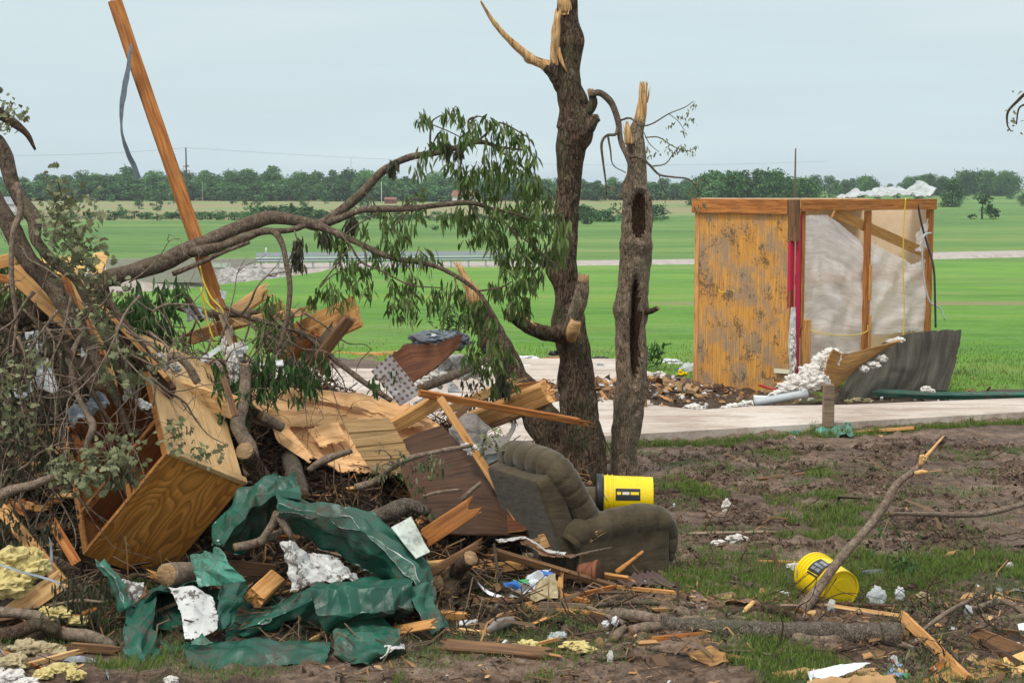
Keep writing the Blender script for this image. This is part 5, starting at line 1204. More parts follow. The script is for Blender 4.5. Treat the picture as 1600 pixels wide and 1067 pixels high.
# ------------------------------------------------------------------ boards of the pile
BO = [
 # name, label, a, b, w, t, mat, roll, cat, broken
 ('board', 'pale thick board sloping across the upper left of the pile', (22, 425, 11.5), (128, 522, 11.3), 26, 18, 'pine', 25, 'board', (.02, .01)),
 ('board', 'orange board standing beside the pale thick board at the left', (106, 440, 11.6), (152, 560, 11.2), 22, 12, 'orange', 10, 'board', (.08, 0)),
 ('splintered_board', 'splintered bright board sloping down to the cabinet back', (120, 440, 11.5), (175, 600, 11.2), 18, 8, 'pine_fresh', 10, 'board', (.15, .1)),
 ('board', 'dark board with a bright upper edge above the cabinet', (168, 482, 11.9), (268, 618, 11.4), 36, 10, 'darkb', 55, 'board', (.02, 0)),
 ('board', 'pale narrow board leaning right along the dark board', (150, 468, 11.85), (262, 592, 11.35), 7, 14, 'pine', 0, 'board', (.02, 0)),
 ('broken_beam', 'thick bright beam with a splintered left end above the cabinet', (252, 603, 11.8), (378, 640, 11.7), 36, 18, 'pine_fresh', 12, 'beam', (.05, 0)),
 ('stake', 'red brown upright stake before the bright beam', (350, 592, 11.5), (368, 650, 11.4), 10, 7, 'brownb', 0, 'stake', (.03, 0)),
 ('split_board', 'jagged split board sticking up behind the pile near the beam foot', (352, 498, 12.6), (405, 462, 12.7), 26, 8, 'pine_fresh', -40, 'board', (0, .12)),
 ('board', 'pale board lying level behind the foot of the beam', (300, 528, 12.6), (440, 480, 12.9), 20, 10, 'pine', 10, 'board', (.08, .1)),
 ('board', 'bright board across the pile crest right of the beam foot', (360, 505, 12.5), (470, 488, 12.7), 14, 10, 'pine_fresh', 0, 'board', (.1, .1)),
 ('board', 'short board pointing up left at the pile crest', (385, 470, 12.7), (415, 458, 12.8), 7, 5, 'pine', 0, 'board', (.05, .05)),
 ('box_board', 'wide orange board tilted up over the pile, its end facing right', (440, 542, 12.9), (558, 486, 12.5), 50, 9, 'pine', -15, 'board', (.05, .01)),
 ('post', 'brown post slanting up under the wide orange board', (488, 572, 12.3), (546, 498, 12.2), 18, 12, 'brownb', 20, 'post', (0, .02)),
 ('post', 'shorter grey brown post slanting behind the brown post', (478, 560, 12.5), (520, 512, 12.4), 14, 10, 'greyb', 0, 'post', (0, .05)),
 ('post', 'short orange post end under the wide orange board', (455, 562, 12.5), (492, 520, 12.4), 16, 10, 'orange', 20, 'post', (0, .02)),
 ('post', 'upright grey post standing behind the brown post', (505, 550, 13.0), (507, 585, 13.0), 15, 12, 'greyb', 0, 'post', (0, 0)),
 ('beam', 'pale squared beam running up to the top of the wall frame', (612, 668, 12.1), (690, 622, 12.0), 22, 16, 'pine', 20, 'beam', (.02, 0)),
 ('frame_stud', 'long thin stud slanting down right across the dark wall frame', (688, 622, 11.7), (824, 834, 11.2), 11, 9, 'pine', 20, 'stud', (0, .02)),
 ('long_stick', 'long orange batten pointing right before the tall trunk', (655, 614, 11.9), (902, 658, 12.6), 11, 8, 'orange', 15, 'batten', (0, .10)),
 ('split_beam', 'thick split beam jutting right toward the tall trunk', (735, 662, 13.0), (856, 612, 12.6), 34, 24, 'pine', 15, 'beam', (0, .03)),
 ('board', 'lower flat board beneath the thick split beam', (740, 676, 12.9), (852, 632, 12.7), 10, 20, 'brownb', 0, 'board', (0, .02)),
 ('board', 'bright split boards left of the thick split beam', (700, 640, 13.2), (800, 598, 13.3), 14, 10, 'pine_fresh', 10, 'board', (.1, .1)),
 ('board', 'orange splinter board under the withered leaves', (760, 612, 13.4), (850, 600, 13.5), 12, 7, 'orange', 0, 'board', (.1, .1)),
 ('frame_stud', 'short dark stud rising right inside the wall frame', (700, 660, 12.2), (738, 630, 12.3), 10, 8, 'brownb', 0, 'stud', (0, .02)),
 ('frame_stud', 'dark stud slanting down under the wall panel', (745, 778, 11.5), (792, 832, 11.2), 12, 8, 'brownb', 0, 'stud', (0, 0)),
 ('frame_stud', 'thin upright stud under the wall panel', (776, 760, 11.5), (780, 832, 11.4), 7, 6, 'brownb', 0, 'stud', (0, 0)),
 ('board', 'pale board end behind the recliner back', (770, 752, 12.1), (815, 748, 12.1), 18, 8, 'pine', 0, 'board', (0, .05)),
 ('board', 'greyish board behind the recliner near the slim leaves', (760, 735, 12.3), (800, 718, 12.4), 12, 8, 'greyb', 0, 'board', (0, .05)),
 ('ragged_board', 'short rough orange board leaning right of the pale metal pan', (665, 840, 10.6), (733, 795, 10.6), 30, 7, 'orange', 5, 'board', (.02, .06)),
 ('board', 'dark red board slanting low right of the green metal', (665, 898, 10.4), (745, 852, 10.6), 12, 8, 'brownb', 20, 'board', (.02, .06)),
 ('board', 'bright board end under the dark red board', (652, 886, 10.6), (702, 880, 10.6), 14, 10, 'pine_fresh', 20, 'board', (.05, .03)),
 ('board', 'long weathered board sloping right at the foot of the pile', (775, 862, 10.8), (962, 918, 10.6), 13, 7, 'brownb', 40, 'board', (.04, .02)),
 ('board', 'bright yellow board against the recliner base', (845, 846, 10.9), (915, 828, 11.0), 22, 5, 'pine_fresh', 10, 'board', (.04, .01)),
 ('board', 'curled bright splinter before the recliner', (905, 850, 10.8), (930, 836, 10.8), 12, 4, 'pine_fresh', 30, 'board', (.02, .05)),
 ('rotten_beam', 'rotten squared beam half sunk in mud at the bottom centre', (700, 1010, ('s', .03)), (858, 1024, ('s', .02)), 20, 22, 'brownb', 50, 'beam', (.05, .12)),
 ('board', 'short bright board end right of the green metal tip', (685, 960, ('s', .02)), (728, 963, ('s', .02)), 14, 8, 'pine', 30, 'board', (.05, .02)),
 ('board', 'small bright board below the short board end', (722, 985, ('s', .02)), (765, 990, ('s', .01)), 8, 6, 'pine_fresh', 20, 'board', (.04, .03)),
 ('board', 'thin bright board at the mud edge below the blue print scrap', (828, 948, ('s', .02)), (918, 956, ('s', .02)), 6, 6, 'pine', 20, 'board', (.08, .08)),
 ('board', 'bright short board below the long weathered board', (876, 930, ('s', .03)), (918, 940, ('s', .02)), 9, 6, 'orange', 20, 'board', (.06, .06)),
 ('board', 'thin board in front of the ribbed brown metal', (958, 916, ('s', .02)), (1060, 926, ('s', .02)), 6, 5, 'pine', 20, 'board', (.04, .05)),
 ('pine_block', 'short bright block end inside the green metal loop', (398, 935, 10.1), (430, 905, 10.4), 30, 24, 'pine', -10, 'block', (.03, .0)),
 ('board', 'dark board behind the green metal loop', (360, 885, 10.5), (430, 892, 10.6), 22, 8, 'darkb', 10, 'board', (.0, .02)),
 ('board', 'thin brown board standing inside the green metal loop', (365, 930, 10.2), (378, 975, 10.0), 9, 5, 'brownb', 10, 'board', (.0, .02)),
 ('board', 'pale board slanting down at the left edge under the cabinet', (2, 795, 10.6), (98, 912, 10.2), 20, 8, 'pine', 15, 'board', (.0, .02)),
 ('board', 'bright orange board crossing low at the left edge', (-10, 978, 9.8), (92, 908, 10.0), 32, 6, 'pine_fresh', 0, 'board', (.0, .04)),
 ('board', 'orange board end low left behind the crossing board', (84, 820, 10.4), (120, 880, 10.3), 16, 6, 'orange', 0, 'board', (.04, .0)),
 ('board', 'small orange board tip at the left under the yellow fluff', (40, 1040, 9.2), (120, 1018, 9.3), 9, 6, 'pine_fresh', 20, 'board', (.04, .06)),
 ('board', 'broken board at the foot of the green metal, far left', (112, 1010, 9.4), (182, 1015, 9.4), 14, 8, 'brownb', 20, 'board', (.06, .06)),
 ('board', 'red orange splinter low at the left edge', (8, 1020, 9.3), (58, 1042, 9.2), 8, 5, 'orange', 20, 'board', (.03, .06)),
 ('board', 'pale board at far left edge between the branches', (-20, 415, 11.8), (20, 405, 11.9), 20, 8, 'pine', 0, 'board', (.0, .05)),
 ('board', 'dull orange board crossing level at the upper left', (-15, 432, 11.75), (100, 452, 11.8), 13, 8, 'orange', 0, 'board', (.0, .05)),
]
for n_, lab, a, b, w, t, m, ro_, ct, brk in BO: plank(n_, lab, a, b, w, t, m, roll=ro_, cat_=ct, broken=brk)
# ------------------------------------------------------------------ sheets of the pile
net('torn_plywood', [[(388, 606, 13.0), (440, 601, 13.1), (560, 612, 13.1), (640, 632, 12.9), (690, 662, 12.6)], [(392, 628, 12.7), (450, 655, 12.6), (550, 665, 12.6), (615, 680, 12.5), (668, 700, 12.3)], [(410, 648, 12.5), (470, 705, 12.2), (530, 738, 12.0), (600, 742, 12.0), (655, 738, 12.0)]], ['ply', 'brownb'], 'large splintered sheet of orange plywood lying over the pile, layers peeling', 'plywood sheet', nu=60, nv=40, thick=.015, jag=.05, wave=.03, wf=3)
LY = [('splintered_layer', 'long peeling veneer strip across the top of the torn plywood', [[(440, 606, 12.95), (520, 610, 12.95), (640, 630, 12.75), (668, 648, 12.6)], [(450, 618, 12.85), (530, 632, 12.8), (600, 650, 12.65), (680, 663, 12.5)]], .05),
 ('splintered_layer', 'pointed veneer tongue at the middle of the torn plywood', [[(420, 640, 12.55), (480, 640, 12.6), (560, 650, 12.55)], [(445, 672, 12.4), (480, 668, 12.4), (545, 662, 12.48)]], .06),
 ('splintered_layer', 'leaning veneer board along the left rim of the torn plywood', [[(414, 630, 12.3), (421, 632, 12.3)], [(432, 690, 12.1), (455, 672, 12.15)], [(484, 724, 11.9), (492, 716, 11.9)]], .02),
 ('splintered_layer', 'veneer flap lying at the right of the torn plywood', [[(560, 640, 12.6), (640, 650, 12.6)], [(600, 668, 12.4), (672, 668, 12.45)]], .05),
 ('splintered_layer', 'lower veneer flap of the torn plywood above the green metal', [[(478, 668, 12.3), (528, 655, 12.4)], [(500, 700, 12.1), (545, 690, 12.2)]], .06)]
for i, (n_, lab, rows, jg) in enumerate(LY): net(n_, rows, ['ply', 'pine_fresh'], lab, 'veneer', nu=40, nv=14, thick=.005, jag=jg, wave=.03, wf=5, seed=i)
net('grooved_board', [[(534, 656, 11.95), (608, 652, 12.0)], [(556, 700, 11.85), (632, 692, 11.85)], [(582, 738, 11.75), (657, 740, 11.75)]], ['panel', 'brownb'], 'small grooved brown panel lying on the torn plywood', 'panel', nu=20, nv=50, thick=.012, jag=.004)
o = bpy.data.objects['grooved_board']
dgo = Vector((0, -.8, .6))
for v in o.data.vertices[:20*50]:
    i = v.index//20
    if i in (12, 24, 37): v.co -= dgo*.012
net('torn_board', [[(606, 556, 12.7), (632, 536, 12.7), (680, 536, 12.6), (722, 519, 12.5)], [(620, 575, 12.6), (650, 565, 12.55), (690, 560, 12.5), (720, 534, 12.45)], [(632, 600, 12.45), (648, 598, 12.45), (680, 575, 12.4), (712, 545, 12.4)]], ['rpanel', 'brownb'], 'red brown torn panel standing on edge behind the plywood', 'panel', nu=40, nv=20, thick=.012, jag=.035)
net('perforated_tile', [[(610, 553, 12.4), (634, 583, 12.35), (658, 614, 12.3)], [(580, 580, 12.3), (602, 604, 12.25), (625, 634, 12.2)]], ['peg', 'brownb'], 'grey perforated tile full of dark holes leaning on the torn panel', 'tile', nu=30, nv=20, thick=.008)
net('wall_panel', [[(622, 690, 12.0), (655, 675, 12.0), (690, 664, 12.0), (705, 680, 11.95)], [(628, 740, 11.6), (680, 730, 11.7), (735, 715, 11.75), (765, 738, 11.7)], [(650, 790, 11.2), (720, 790, 11.3), (780, 800, 11.3), (832, 832, 11.2)], [(690, 832, 11.0), (730, 834, 11.05), (780, 834, 11.1), (830, 836, 11.15)]], ['dpanel', 'brownb'], 'large dark underside of a wall panel between plywood and recliner', 'wall panel', nu=40, nv=40, thick=.015)
net('panel_corner', [[(792, 778, 11.5), (812, 786, 11.5), (862, 814, 11.2)], [(794, 830, 11.1), (815, 828, 11.1), (840, 820, 11.15)]], ['rpanel', 'pine'], 'red brown panel corner before the recliner back', 'panel', nu=16, nv=12, thick=.012)
net('roof_felt', [[(718, 645, 12.6), (745, 648, 12.6), (768, 668, 12.5)], [(700, 672, 12.3), (730, 690, 12.2), (758, 678, 12.4)], [(712, 700, 12.1), (735, 712, 12.0), (752, 700, 12.2)]], ['felt', 'white'], 'grey folded felt sheet with white rim beside the thin stud', 'felt sheet', nu=24, nv=20, thick=.006, crumple=.05, cf=4)
net('roof_felt', [[(752, 690, 12.4), (790, 680, 12.6), (805, 660, 12.7)], [(758, 712, 12.2), (790, 700, 12.4), (806, 664, 12.65)]], ['felt', 'felt'], 'curled grey felt strip behind the recliner top', 'felt strip', nu=24, nv=12, thick=.006, crumple=.03, cf=4)
net('white_board', [[(745, 700, 12.5), (785, 685, 12.7)], [(760, 728, 12.3), (795, 705, 12.5)]], ['pale', 'white'], 'pale grey board tucked behind the top of the recliner', 'board', nu=14, nv=10, thick=.008, crumple=.02)
net('white_board', [[(698, 598, 13.4), (704, 592, 13.4)], [(700, 612, 13.2), (722, 612, 13.2)]], ['white', 'white'], 'white pointed board scrap right of the perforated tile', 'board scrap', nu=8, nv=8, thick=.008)
net('white_board', [[(645, 630, 12.6), (672, 615, 12.7)], [(655, 640, 12.5), (690, 625, 12.6)]], ['white', 'white'], 'white board scrap under the perforated tile', 'board scrap', nu=8, nv=8, thick=.008)
net('yellow_plywood', [[(62, 402, 12.3), (100, 398, 12.3)], [(58, 428, 12.2), (96, 432, 12.2)]], ['plyy', 'plyy'], 'yellow plywood piece at the upper left behind the oak leaves', 'plywood piece', nu=14, nv=12, thick=.015, jag=.05, seed=1)
net('yellow_plywood', [[(146, 394, 12.3), (171, 393, 12.3)], [(138, 428, 12.2), (160, 428, 12.2)]], ['plyy', 'plyy'], 'bright yellow plywood corner at the root of the long limb', 'plywood piece', nu=14, nv=12, thick=.015, jag=.01, seed=2)
net('yellow_plywood', [[(0, 430, 12.2), (30, 425, 12.2)], [(0, 470, 12.1), (28, 462, 12.1)]], ['plyy', 'plyy'], 'yellow plywood piece at the far left edge', 'plywood piece', nu=14, nv=12, thick=.015, jag=.04, seed=3)
net('yellow_plywood', [[(96, 400, 12.4), (140, 400, 12.4)], [(90, 440, 12.3), (130, 436, 12.3)]], ['plyy', 'plyy'], 'ragged yellow plywood piece between its two neighbours at upper left', 'plywood piece', nu=14, nv=12, thick=.015, jag=.06, seed=4)
net('curved_board', [[(118, 558, 11.5), (150, 552, 11.5), (180, 575, 11.5)], [(92, 600, 11.3), (140, 605, 11.2), (182, 618, 11.2)]], ['darkb', 'brownb'], 'rounded dark brown board above the cabinet top', 'board', nu=20, nv=16, thick=.012, wave=.02, jag=.02)
net('plastic_sheet', [[(68, 555, 11.1), (78, 562, 11.1)], [(50, 590, 11.0), (90, 600, 10.95)], [(40, 608, 10.9), (92, 612, 10.9)]], ['filmw', 'filmw'], 'white plastic sheet caught like a tent among the left branches', 'plastic sheet', nu=20, nv=20, thick=.002, crumple=.06, cf=6, jag=.02)
net('plastic_sheet', [[(38, 518, 11.5), (62, 515, 11.5)], [(45, 560, 11.4), (70, 552, 11.4)]], ['filmw', 'filmw'], 'grey white plastic scrap above the tent shaped sheet', 'plastic sheet', nu=16, nv=16, thick=.002, crumple=.08, cf=6, jag=.04)
net('plastic_sheet', [[(20, 608, 11.1), (42, 600, 11.1)], [(22, 622, 11.0), (45, 618, 11.0)]], ['filmw', 'filmw'], 'small white plastic scrap left of the tent shaped sheet', 'plastic sheet', nu=12, nv=12, thick=.002, crumple=.06, cf=6, jag=.04)
net('plastic_sheet', [[(102, 640, 10.9), (165, 612, 11.0)], [(110, 670, 10.8), (170, 632, 10.85)]], ['grey', 'filmw'], 'shiny wrinkled plastic left of the cabinet', 'plastic sheet', nu=40, nv=24, thick=.002, crumple=.09, cf=8, jag=.03)
net('plastic_sheet', [[(128, 528, 11.15), (136, 528, 11.15)], [(126, 545, 11.1), (135, 546, 11.1)], [(124, 558, 11.05), (132, 557, 11.05)]], ['filmw', 'filmw'], 'narrow white plastic rag hanging at the end of the pale thick board', 'plastic rag', nu=8, nv=16, thick=.002, crumple=.04, cf=8, jag=.02)
net('plastic_sheet', [[(288, 476, 12.5), (310, 475, 12.5)], [(292, 505, 12.4), (330, 498, 12.4)]], ['filmw', 'filmw'], 'clear plastic crumpled left of the beam foot', 'plastic sheet', nu=20, nv=20, thick=.002, crumple=.07, cf=8, jag=.04)
net('plastic_sheet', [[(342, 452, 12.5), (356, 455, 12.5)], [(346, 468, 12.45), (352, 467, 12.45)]], ['filmw', 'filmw'], 'little white plastic flag right of the leaning beam', 'plastic rag', nu=10, nv=10, thick=.002, crumple=.04, cf=8, jag=.02)
net('plastic_sheet', [[(312, 560, 12.0), (345, 538, 12.1)], [(316, 568, 12.0), (350, 543, 12.1)]], ['filmw', 'filmw'], 'white curved plastic strip left of the beam foot insulation', 'plastic strip', nu=20, nv=6, thick=.002, crumple=.03, cf=6)
net('plastic_sheet', [[(376, 540, 12.1), (388, 540, 12.1)], [(372, 552, 12.1), (390, 545, 12.1)]], ['filmw', 'filmw'], 'pale plastic rag right of the beam foot insulation', 'plastic rag', nu=12, nv=10, thick=.002, crumple=.04, cf=8, jag=.04)
net('plastic_lid', [[(405, 566, 12.2), (442, 562, 12.2)], [(405, 571, 12.1), (443, 570, 12.1)]], ['whitep', 'whitep'], 'flat white plastic lid among fresh leaves at the pile crest', 'lid', nu=10, nv=5, thick=.012)
fluffobj('insulation_rag', 'ragged white insulation clinging to the beam foot', [(352, 540, 12.3, 5, 14), (362, 560, 12.2, 8, 18), (375, 548, 12.3, 9, 14), (368, 580, 12.15, 10, 20), (378, 590, 12.15, 8, 14), (360, 522, 12.4, 4, 10)], 'fluffw')
fluffobj('insulation_rag', 'greyish insulation lump between the crest boards and the side branch', [(415, 510, 12.6, 16, 16), (425, 535, 12.6, 12, 14), (440, 545, 12.6, 10, 12), (408, 490, 12.7, 12, 8)], 'fluffg')
fluffobj('insulation_rag', 'white wisps on the cabinet top edge twigs', [(218, 628, 11.0, 7, 5), (227, 634, 11.0, 9, 6), (200, 612, 11.1, 5, 10), (196, 622, 11.1, 3, 7)], 'fluffw')
fluffobj('insulation_rag', 'white wisps above the broken end of the bright beam', [(252, 556, 11.6, 6, 5), (260, 570, 11.6, 5, 8), (275, 575, 11.6, 8, 8), (300, 585, 11.6, 5, 6)], 'fluffw')
fluffobj('insulation_rag', 'dirty white fluff tied round the thin stud', [(730, 698, 11.5, 9, 5), (742, 700, 11.5, 7, 5), (735, 706, 11.5, 5, 5)], 'fluffw')
# yellow insulation low left
fluffobj('insulation_batt', 'yellow insulation batt at the left edge under the cabinet', [(15, 880, 10.0, 34, 22), (45, 890, 10.0, 26, 20), (10, 915, 9.9, 36, 18), (55, 870, 10.1, 12, 14)], 'fluffy')
fluffobj('insulation_batt', 'pale yellow insulation tuft lying below the orange crossing board', [(90, 958, 9.7, 20, 9), (120, 968, 9.7, 16, 7), (70, 955, 9.7, 8, 8)], 'fluffy')
fluffobj('insulation_batt', 'dirty yellow insulation heap at the lower left', [(40, 1015, 9.3, 30, 16), (75, 1020, 9.3, 26, 16), (20, 1035, 9.2, 24, 12)], 'fluffg')
fluffobj('insulation_batt', 'bright yellow insulation clump above the bottom left grass', [(95, 1048, 9.1, 26, 13), (118, 1055, 9.1, 14, 8), (70, 1052, 9.1, 14, 9)], 'fluffy')
fluffobj('insulation_batt', 'bluish white fluff in the very bottom left corner', [(15, 1062, 8.9, 26, 14), (40, 1066, 8.9, 18, 8), (-10, 1050, 8.95, 18, 14)], 'fluffw')
fluffobj('insulation_batt', 'yellow insulation shreds beside the rotten squared beam', [(825, 1006, ('s', .02), 14, 6), (900, 1008, ('s', .02), 22, 6), (918, 1014, ('s', .02), 12, 5), (840, 1012, ('s', .02), 8, 4)], 'fluffy')
fluffobj('white_stone', 'white lump on the grass at the bottom left', [(268, 1062, ('s', .02), 11, 6)], 'fluffw', 'stone')
# straps
ST = [('grey metal strap arching over the left insulation batt', [(0, 880, 9.8, 0), (30, 890, 9.75, 0), (60, 898, 9.75, 0), (90, 908, 9.7, 0), (102, 918, 9.7, 0)], 5), ('hanging grey metal scrap below the left boards', [(76, 838, 10.2, 0), (78, 855, 10.2, 0), (78, 880, 10.15, 0), (82, 895, 10.1, 0)], 12),
      ('curled grey strap low before the dirty yellow heap', [(90, 1030, 9.25, 0), (120, 1024, 9.2, 0), (145, 1028, 9.2, 0), (164, 1040, 9.15, 0), (166, 1052, 9.1, 0)], 12), ('straight grey strap slanting at the bottom left edge', [(0, 1012, 9.2, 0), (18, 1030, 9.15, 0), (36, 1056, 9.1, 0)], 8), ('small silver strap loop left of the green metal', [(118, 984, 9.6, 0), (128, 982, 9.55, 0), (133, 990, 9.55, 0), (130, 998, 9.55, 0)], 4)]
for lab, pts, w in ST:
    net('metal_strap', [[(x, y, z) for x, y, z, _ in pts], [(x+w*.35, y+w*.8, z-.03) for x, y, z, _ in pts]], ['grey', 'grey'], lab, 'metal strap', nu=30, nv=4, thick=.002, lin=False)
# ------------------------------------------------------------------ green crumpled metal
gm = root('crumpled_metal', Q((430, 1020, None)), 'large crumpled dark green metal roofing in a loop, white inner side showing', 'metal roofing')
def gnet(name, rows, mats=('green', 'white'), lab=None, **k):
    d = dict(nu=56, nv=30, thick=.003, crumple=.05, cf=3.2, smooth=False, jag=.012); d.update(k)
    o = net(name, rows, [mats[0], mats[1], mats[0]], parent=gm, **d)
    if lab: o['label'] = lab
gnet('arched_sheet', [[(326, 852, 10.7), (350, 798, 10.8), (385, 765, 10.9), (432, 740, 10.8), (462, 748, 10.7)], [(345, 850, 10.4), (368, 818, 10.45), (395, 790, 10.5), (432, 770, 10.45), (474, 775, 10.4)], [(352, 862, 10.6), (380, 856, 10.65), (412, 836, 10.7), (440, 806, 10.7), (456, 800, 10.7)]], seed=3, nu=80, nv=50, crumple=.075, cf=4, pleat=.02, pleatn=2)
gnet('arched_sheet', [[(428, 766, 10.5), (480, 780, 10.6), (545, 792, 10.55), (602, 825, 10.45), (648, 868, 10.35), (674, 905, 10.25), (682, 955, 10.1)], [(434, 792, 10.2), (478, 800, 10.25), (540, 812, 10.2), (592, 848, 10.1), (634, 885, 10.0), (654, 912, 9.95), (670, 955, 9.95)], [(440, 812, 10.45), (468, 838, 10.5), (530, 862, 10.45), (574, 896, 10.35), (608, 915, 10.3), (636, 922, 10.25), (660, 958, 10.2)]], seed=5, nu=130, nv=50, lab='broad dark green arch of the roofing', crumple=.065, cf=4, pleat=.022, pleatn=3)
gnet('folded_tip', [[(640, 908, 9.95), (676, 912, 10.0)], [(644, 940, 9.8), (678, 938, 9.9)], [(674, 992, 9.65), (706, 978, 9.75)]], seed=7, nu=24, nv=50, lab='pointed lower tip of the roofing', crumple=.04, cf=6)
# tent on the ground: flap, lip, and back slope added to darken the hollow
gnet('ground_flap', [[(480, 925, 10.35), (540, 915, 10.4), (600, 912, 10.4), (650, 912, 10.4)], [(484, 914, 10.0), (540, 907, 10.0), (600, 905, 10.0), (646, 903, 10.05)], [(484, 922, 9.78), (540, 918, 9.78), (600, 916, 9.78), (643, 914, 9.85)], [(494, 962, 9.68), (560, 960, 9.68), (610, 955, 9.7), (645, 950, 9.8)], [(512, 1000, 9.74), (545, 978, 9.85), (600, 964, 9.9), (640, 960, 9.95)]], seed=9, nu=100, nv=70, crumple=.04, cf=5)
gnet('ground_flap', [[(350, 965, 10.5), (410, 950, 10.5), (450, 935, 10.5), (486, 925, 10.4)], [(352, 985, 10.0), (405, 965, 10.0), (450, 940, 10.0), (486, 914, 10.0)], [(350, 992, 9.75), (402, 975, 9.72), (450, 955, 9.72), (490, 935, 9.75)], [(352, 1003, 9.8), (400, 990, 9.82), (450, 978, 9.85), (510, 985, 9.82)]], seed=12, nu=70, nv=50, crumple=.045, cf=5)
gnet('ground_roll', [[(292, 1000, 9.85), (350, 1003, 9.8), (400, 996, 9.8), (450, 1000, 9.8), (516, 1004, 9.8)], [(290, 1004, 9.5), (350, 1006, 9.45), (400, 999, 9.45), (450, 1003, 9.45), (518, 1006, 9.5)], [(288, 1020, 9.32), (350, 1022, 9.28), (400, 1016, 9.28), (450, 1018, 9.3), (516, 1018, 9.35)], [(294, 1044, ('s', .0)), (350, 1046, ('s', .0)), (400, 1043, ('s', .0)), (450, 1040, ('s', .0)), (508, 1036, ('s', .0))]], seed=14, nu=110, nv=44, crumple=.03, cf=5, lab='rolled green edge resting on the grass')
gnet('front_box', [[(196, 952, 9.8), (222, 938, 9.9), (246, 930, 9.95)], [(192, 985, 9.5), (218, 985, 9.5), (240, 980, 9.62)], [(194, 1032, ('s', .0)), (224, 1040, ('s', .0)), (252, 1030, ('s', .0))]], seed=16, crumple=.05, cf=5)
gnet('box_shade_cover', [[(196, 952, 9.8), (246, 925, 9.9), (300, 912, 9.9), (350, 905, 9.95)], [(210, 935, 10.5), (260, 912, 10.5), (310, 900, 10.5), (360, 895, 10.5)]], ('green', 'green'), seed=17, crumple=.05, cf=5)  # cover added to keep light out of the box hollow
gnet('box_shade_back', [[(205, 935, 10.3), (300, 912, 10.3), (400, 930, 10.4), (500, 935, 10.4), (640, 925, 10.4)], [(210, 985, 10.3), (300, 985, 10.3), (400, 980, 10.35), (500, 975, 10.35), (630, 965, 10.4)]], ('green', 'green'), seed=35, nu=80, nv=24, crumple=.05)  # back sheet added so the hollow behind the flaps stays dark
gnet('box_floor', [[(235, 1000, 9.9), (295, 1002, 9.9)], [(225, 1034, ('s', .0)), (300, 1036, ('s', .0))]], ('green', 'green'), seed=19, crumple=.05)
gnet('leaf_strip', [[(146, 873, 10.0), (154, 880, 9.9), (162, 872, 10.0)], [(168, 905, 9.9), (180, 902, 9.75), (188, 900, 9.9)], [(188, 958, 9.8), (196, 952, 9.68), (206, 942, 9.8)]], ('greenl', 'white'), seed=18, nu=20, nv=50, crumple=.03, cf=6)
gnet('white_flap', [[(188, 905, 9.95), (226, 908, 10.0)], [(200, 930, 9.9), (224, 925, 9.95)], [(204, 960, 9.8), (212, 945, 9.85)]], ('white', 'green'), seed=20, crumple=.04, cf=6)
gnet('light_flap', [[(296, 870, 10.2), (320, 860, 10.2), (344, 855, 10.2)], [(303, 895, 9.95), (330, 888, 9.95), (366, 888, 9.95)], [(310, 918, 9.9), (340, 915, 9.9), (388, 908, 9.95)]], ('greenl', 'white'), seed=22, nu=50, nv=40, crumple=.055, cf=6, jag=.02, lab='lighter green torn flap')
gnet('white_flap', [[(262, 912, 9.85), (300, 915, 9.85), (330, 925, 9.85)], [(282, 955, 9.6), (305, 950, 9.65), (342, 960, 9.65)], [(288, 1000, 9.4), (315, 998, 9.42), (340, 985, 9.5)]], ('white', 'green'), seed=24, nu=50, nv=50, crumple=.055, cf=5, jag=.03, lab='dirty white inner side turned out')
gnet('side_flap', [[(345, 905, 9.9), (368, 900, 10.0), (390, 912, 10.0)], [(342, 940, 9.7), (362, 945, 9.75), (378, 942, 9.85)], [(338, 985, 9.6), (350, 985, 9.62), (362, 975, 9.7)]], ('green', 'felt'), seed=26, crumple=.055, cf=6)
gnet('green_corner', [[(300, 1002, 9.4), (316, 988, 9.38)], [(296, 1007, 9.35), (336, 1006, 9.35)]], ('greenl', 'white'), seed=27, crumple=.02, nu=12, nv=8)
gnet('white_sheet', [[(437, 845, 10.4), (452, 843, 10.3), (478, 862, 10.4), (510, 865, 10.35), (532, 876, 10.35)], [(448, 885, 10.25), (468, 885, 10.12), (495, 890, 10.2), (520, 892, 10.12), (548, 893, 10.25)], [(456, 926, 10.1), (480, 915, 10.0), (510, 912, 10.05), (540, 908, 10.0), (566, 906, 10.1)]], ('white', 'green'), seed=30, nu=80, nv=60, crumple=.04, cf=6, lab='speckled white sheet standing inside the loop')
gnet('lower_shell', [[(520, 985, 9.75), (560, 965, 9.85), (600, 965, 9.85), (622, 985, 9.7)], [(520, 1012, 9.45), (555, 1015, 9.35), (590, 1018, 9.35), (632, 1004, 9.5)], [(530, 1034, ('s', .0)), (560, 1042, ('s', .0)), (590, 1036, ('s', .0)), (632, 1016, ('s', .0))]], ('green', 'white'), seed=33, crumple=.07, cf=5)
gnet('white_flap', [[(600, 1005, 9.5), (630, 1000, 9.45)], [(592, 1030, 9.3), (634, 1014, 9.35)]], ('white', 'green'), seed=36, crumple=.05, cf=6, nu=30, nv=20, jag=.02)
net('metal_pan', [[(611, 824, 10.35), (642, 807, 10.45)], [(650, 872, 10.2), (672, 862, 10.25)]], ['pale', 'pale'], 'pale green white metal pan leaning on the green arch', 'metal pan', nu=20, nv=20, thick=.01, crumple=.02, cf=2)
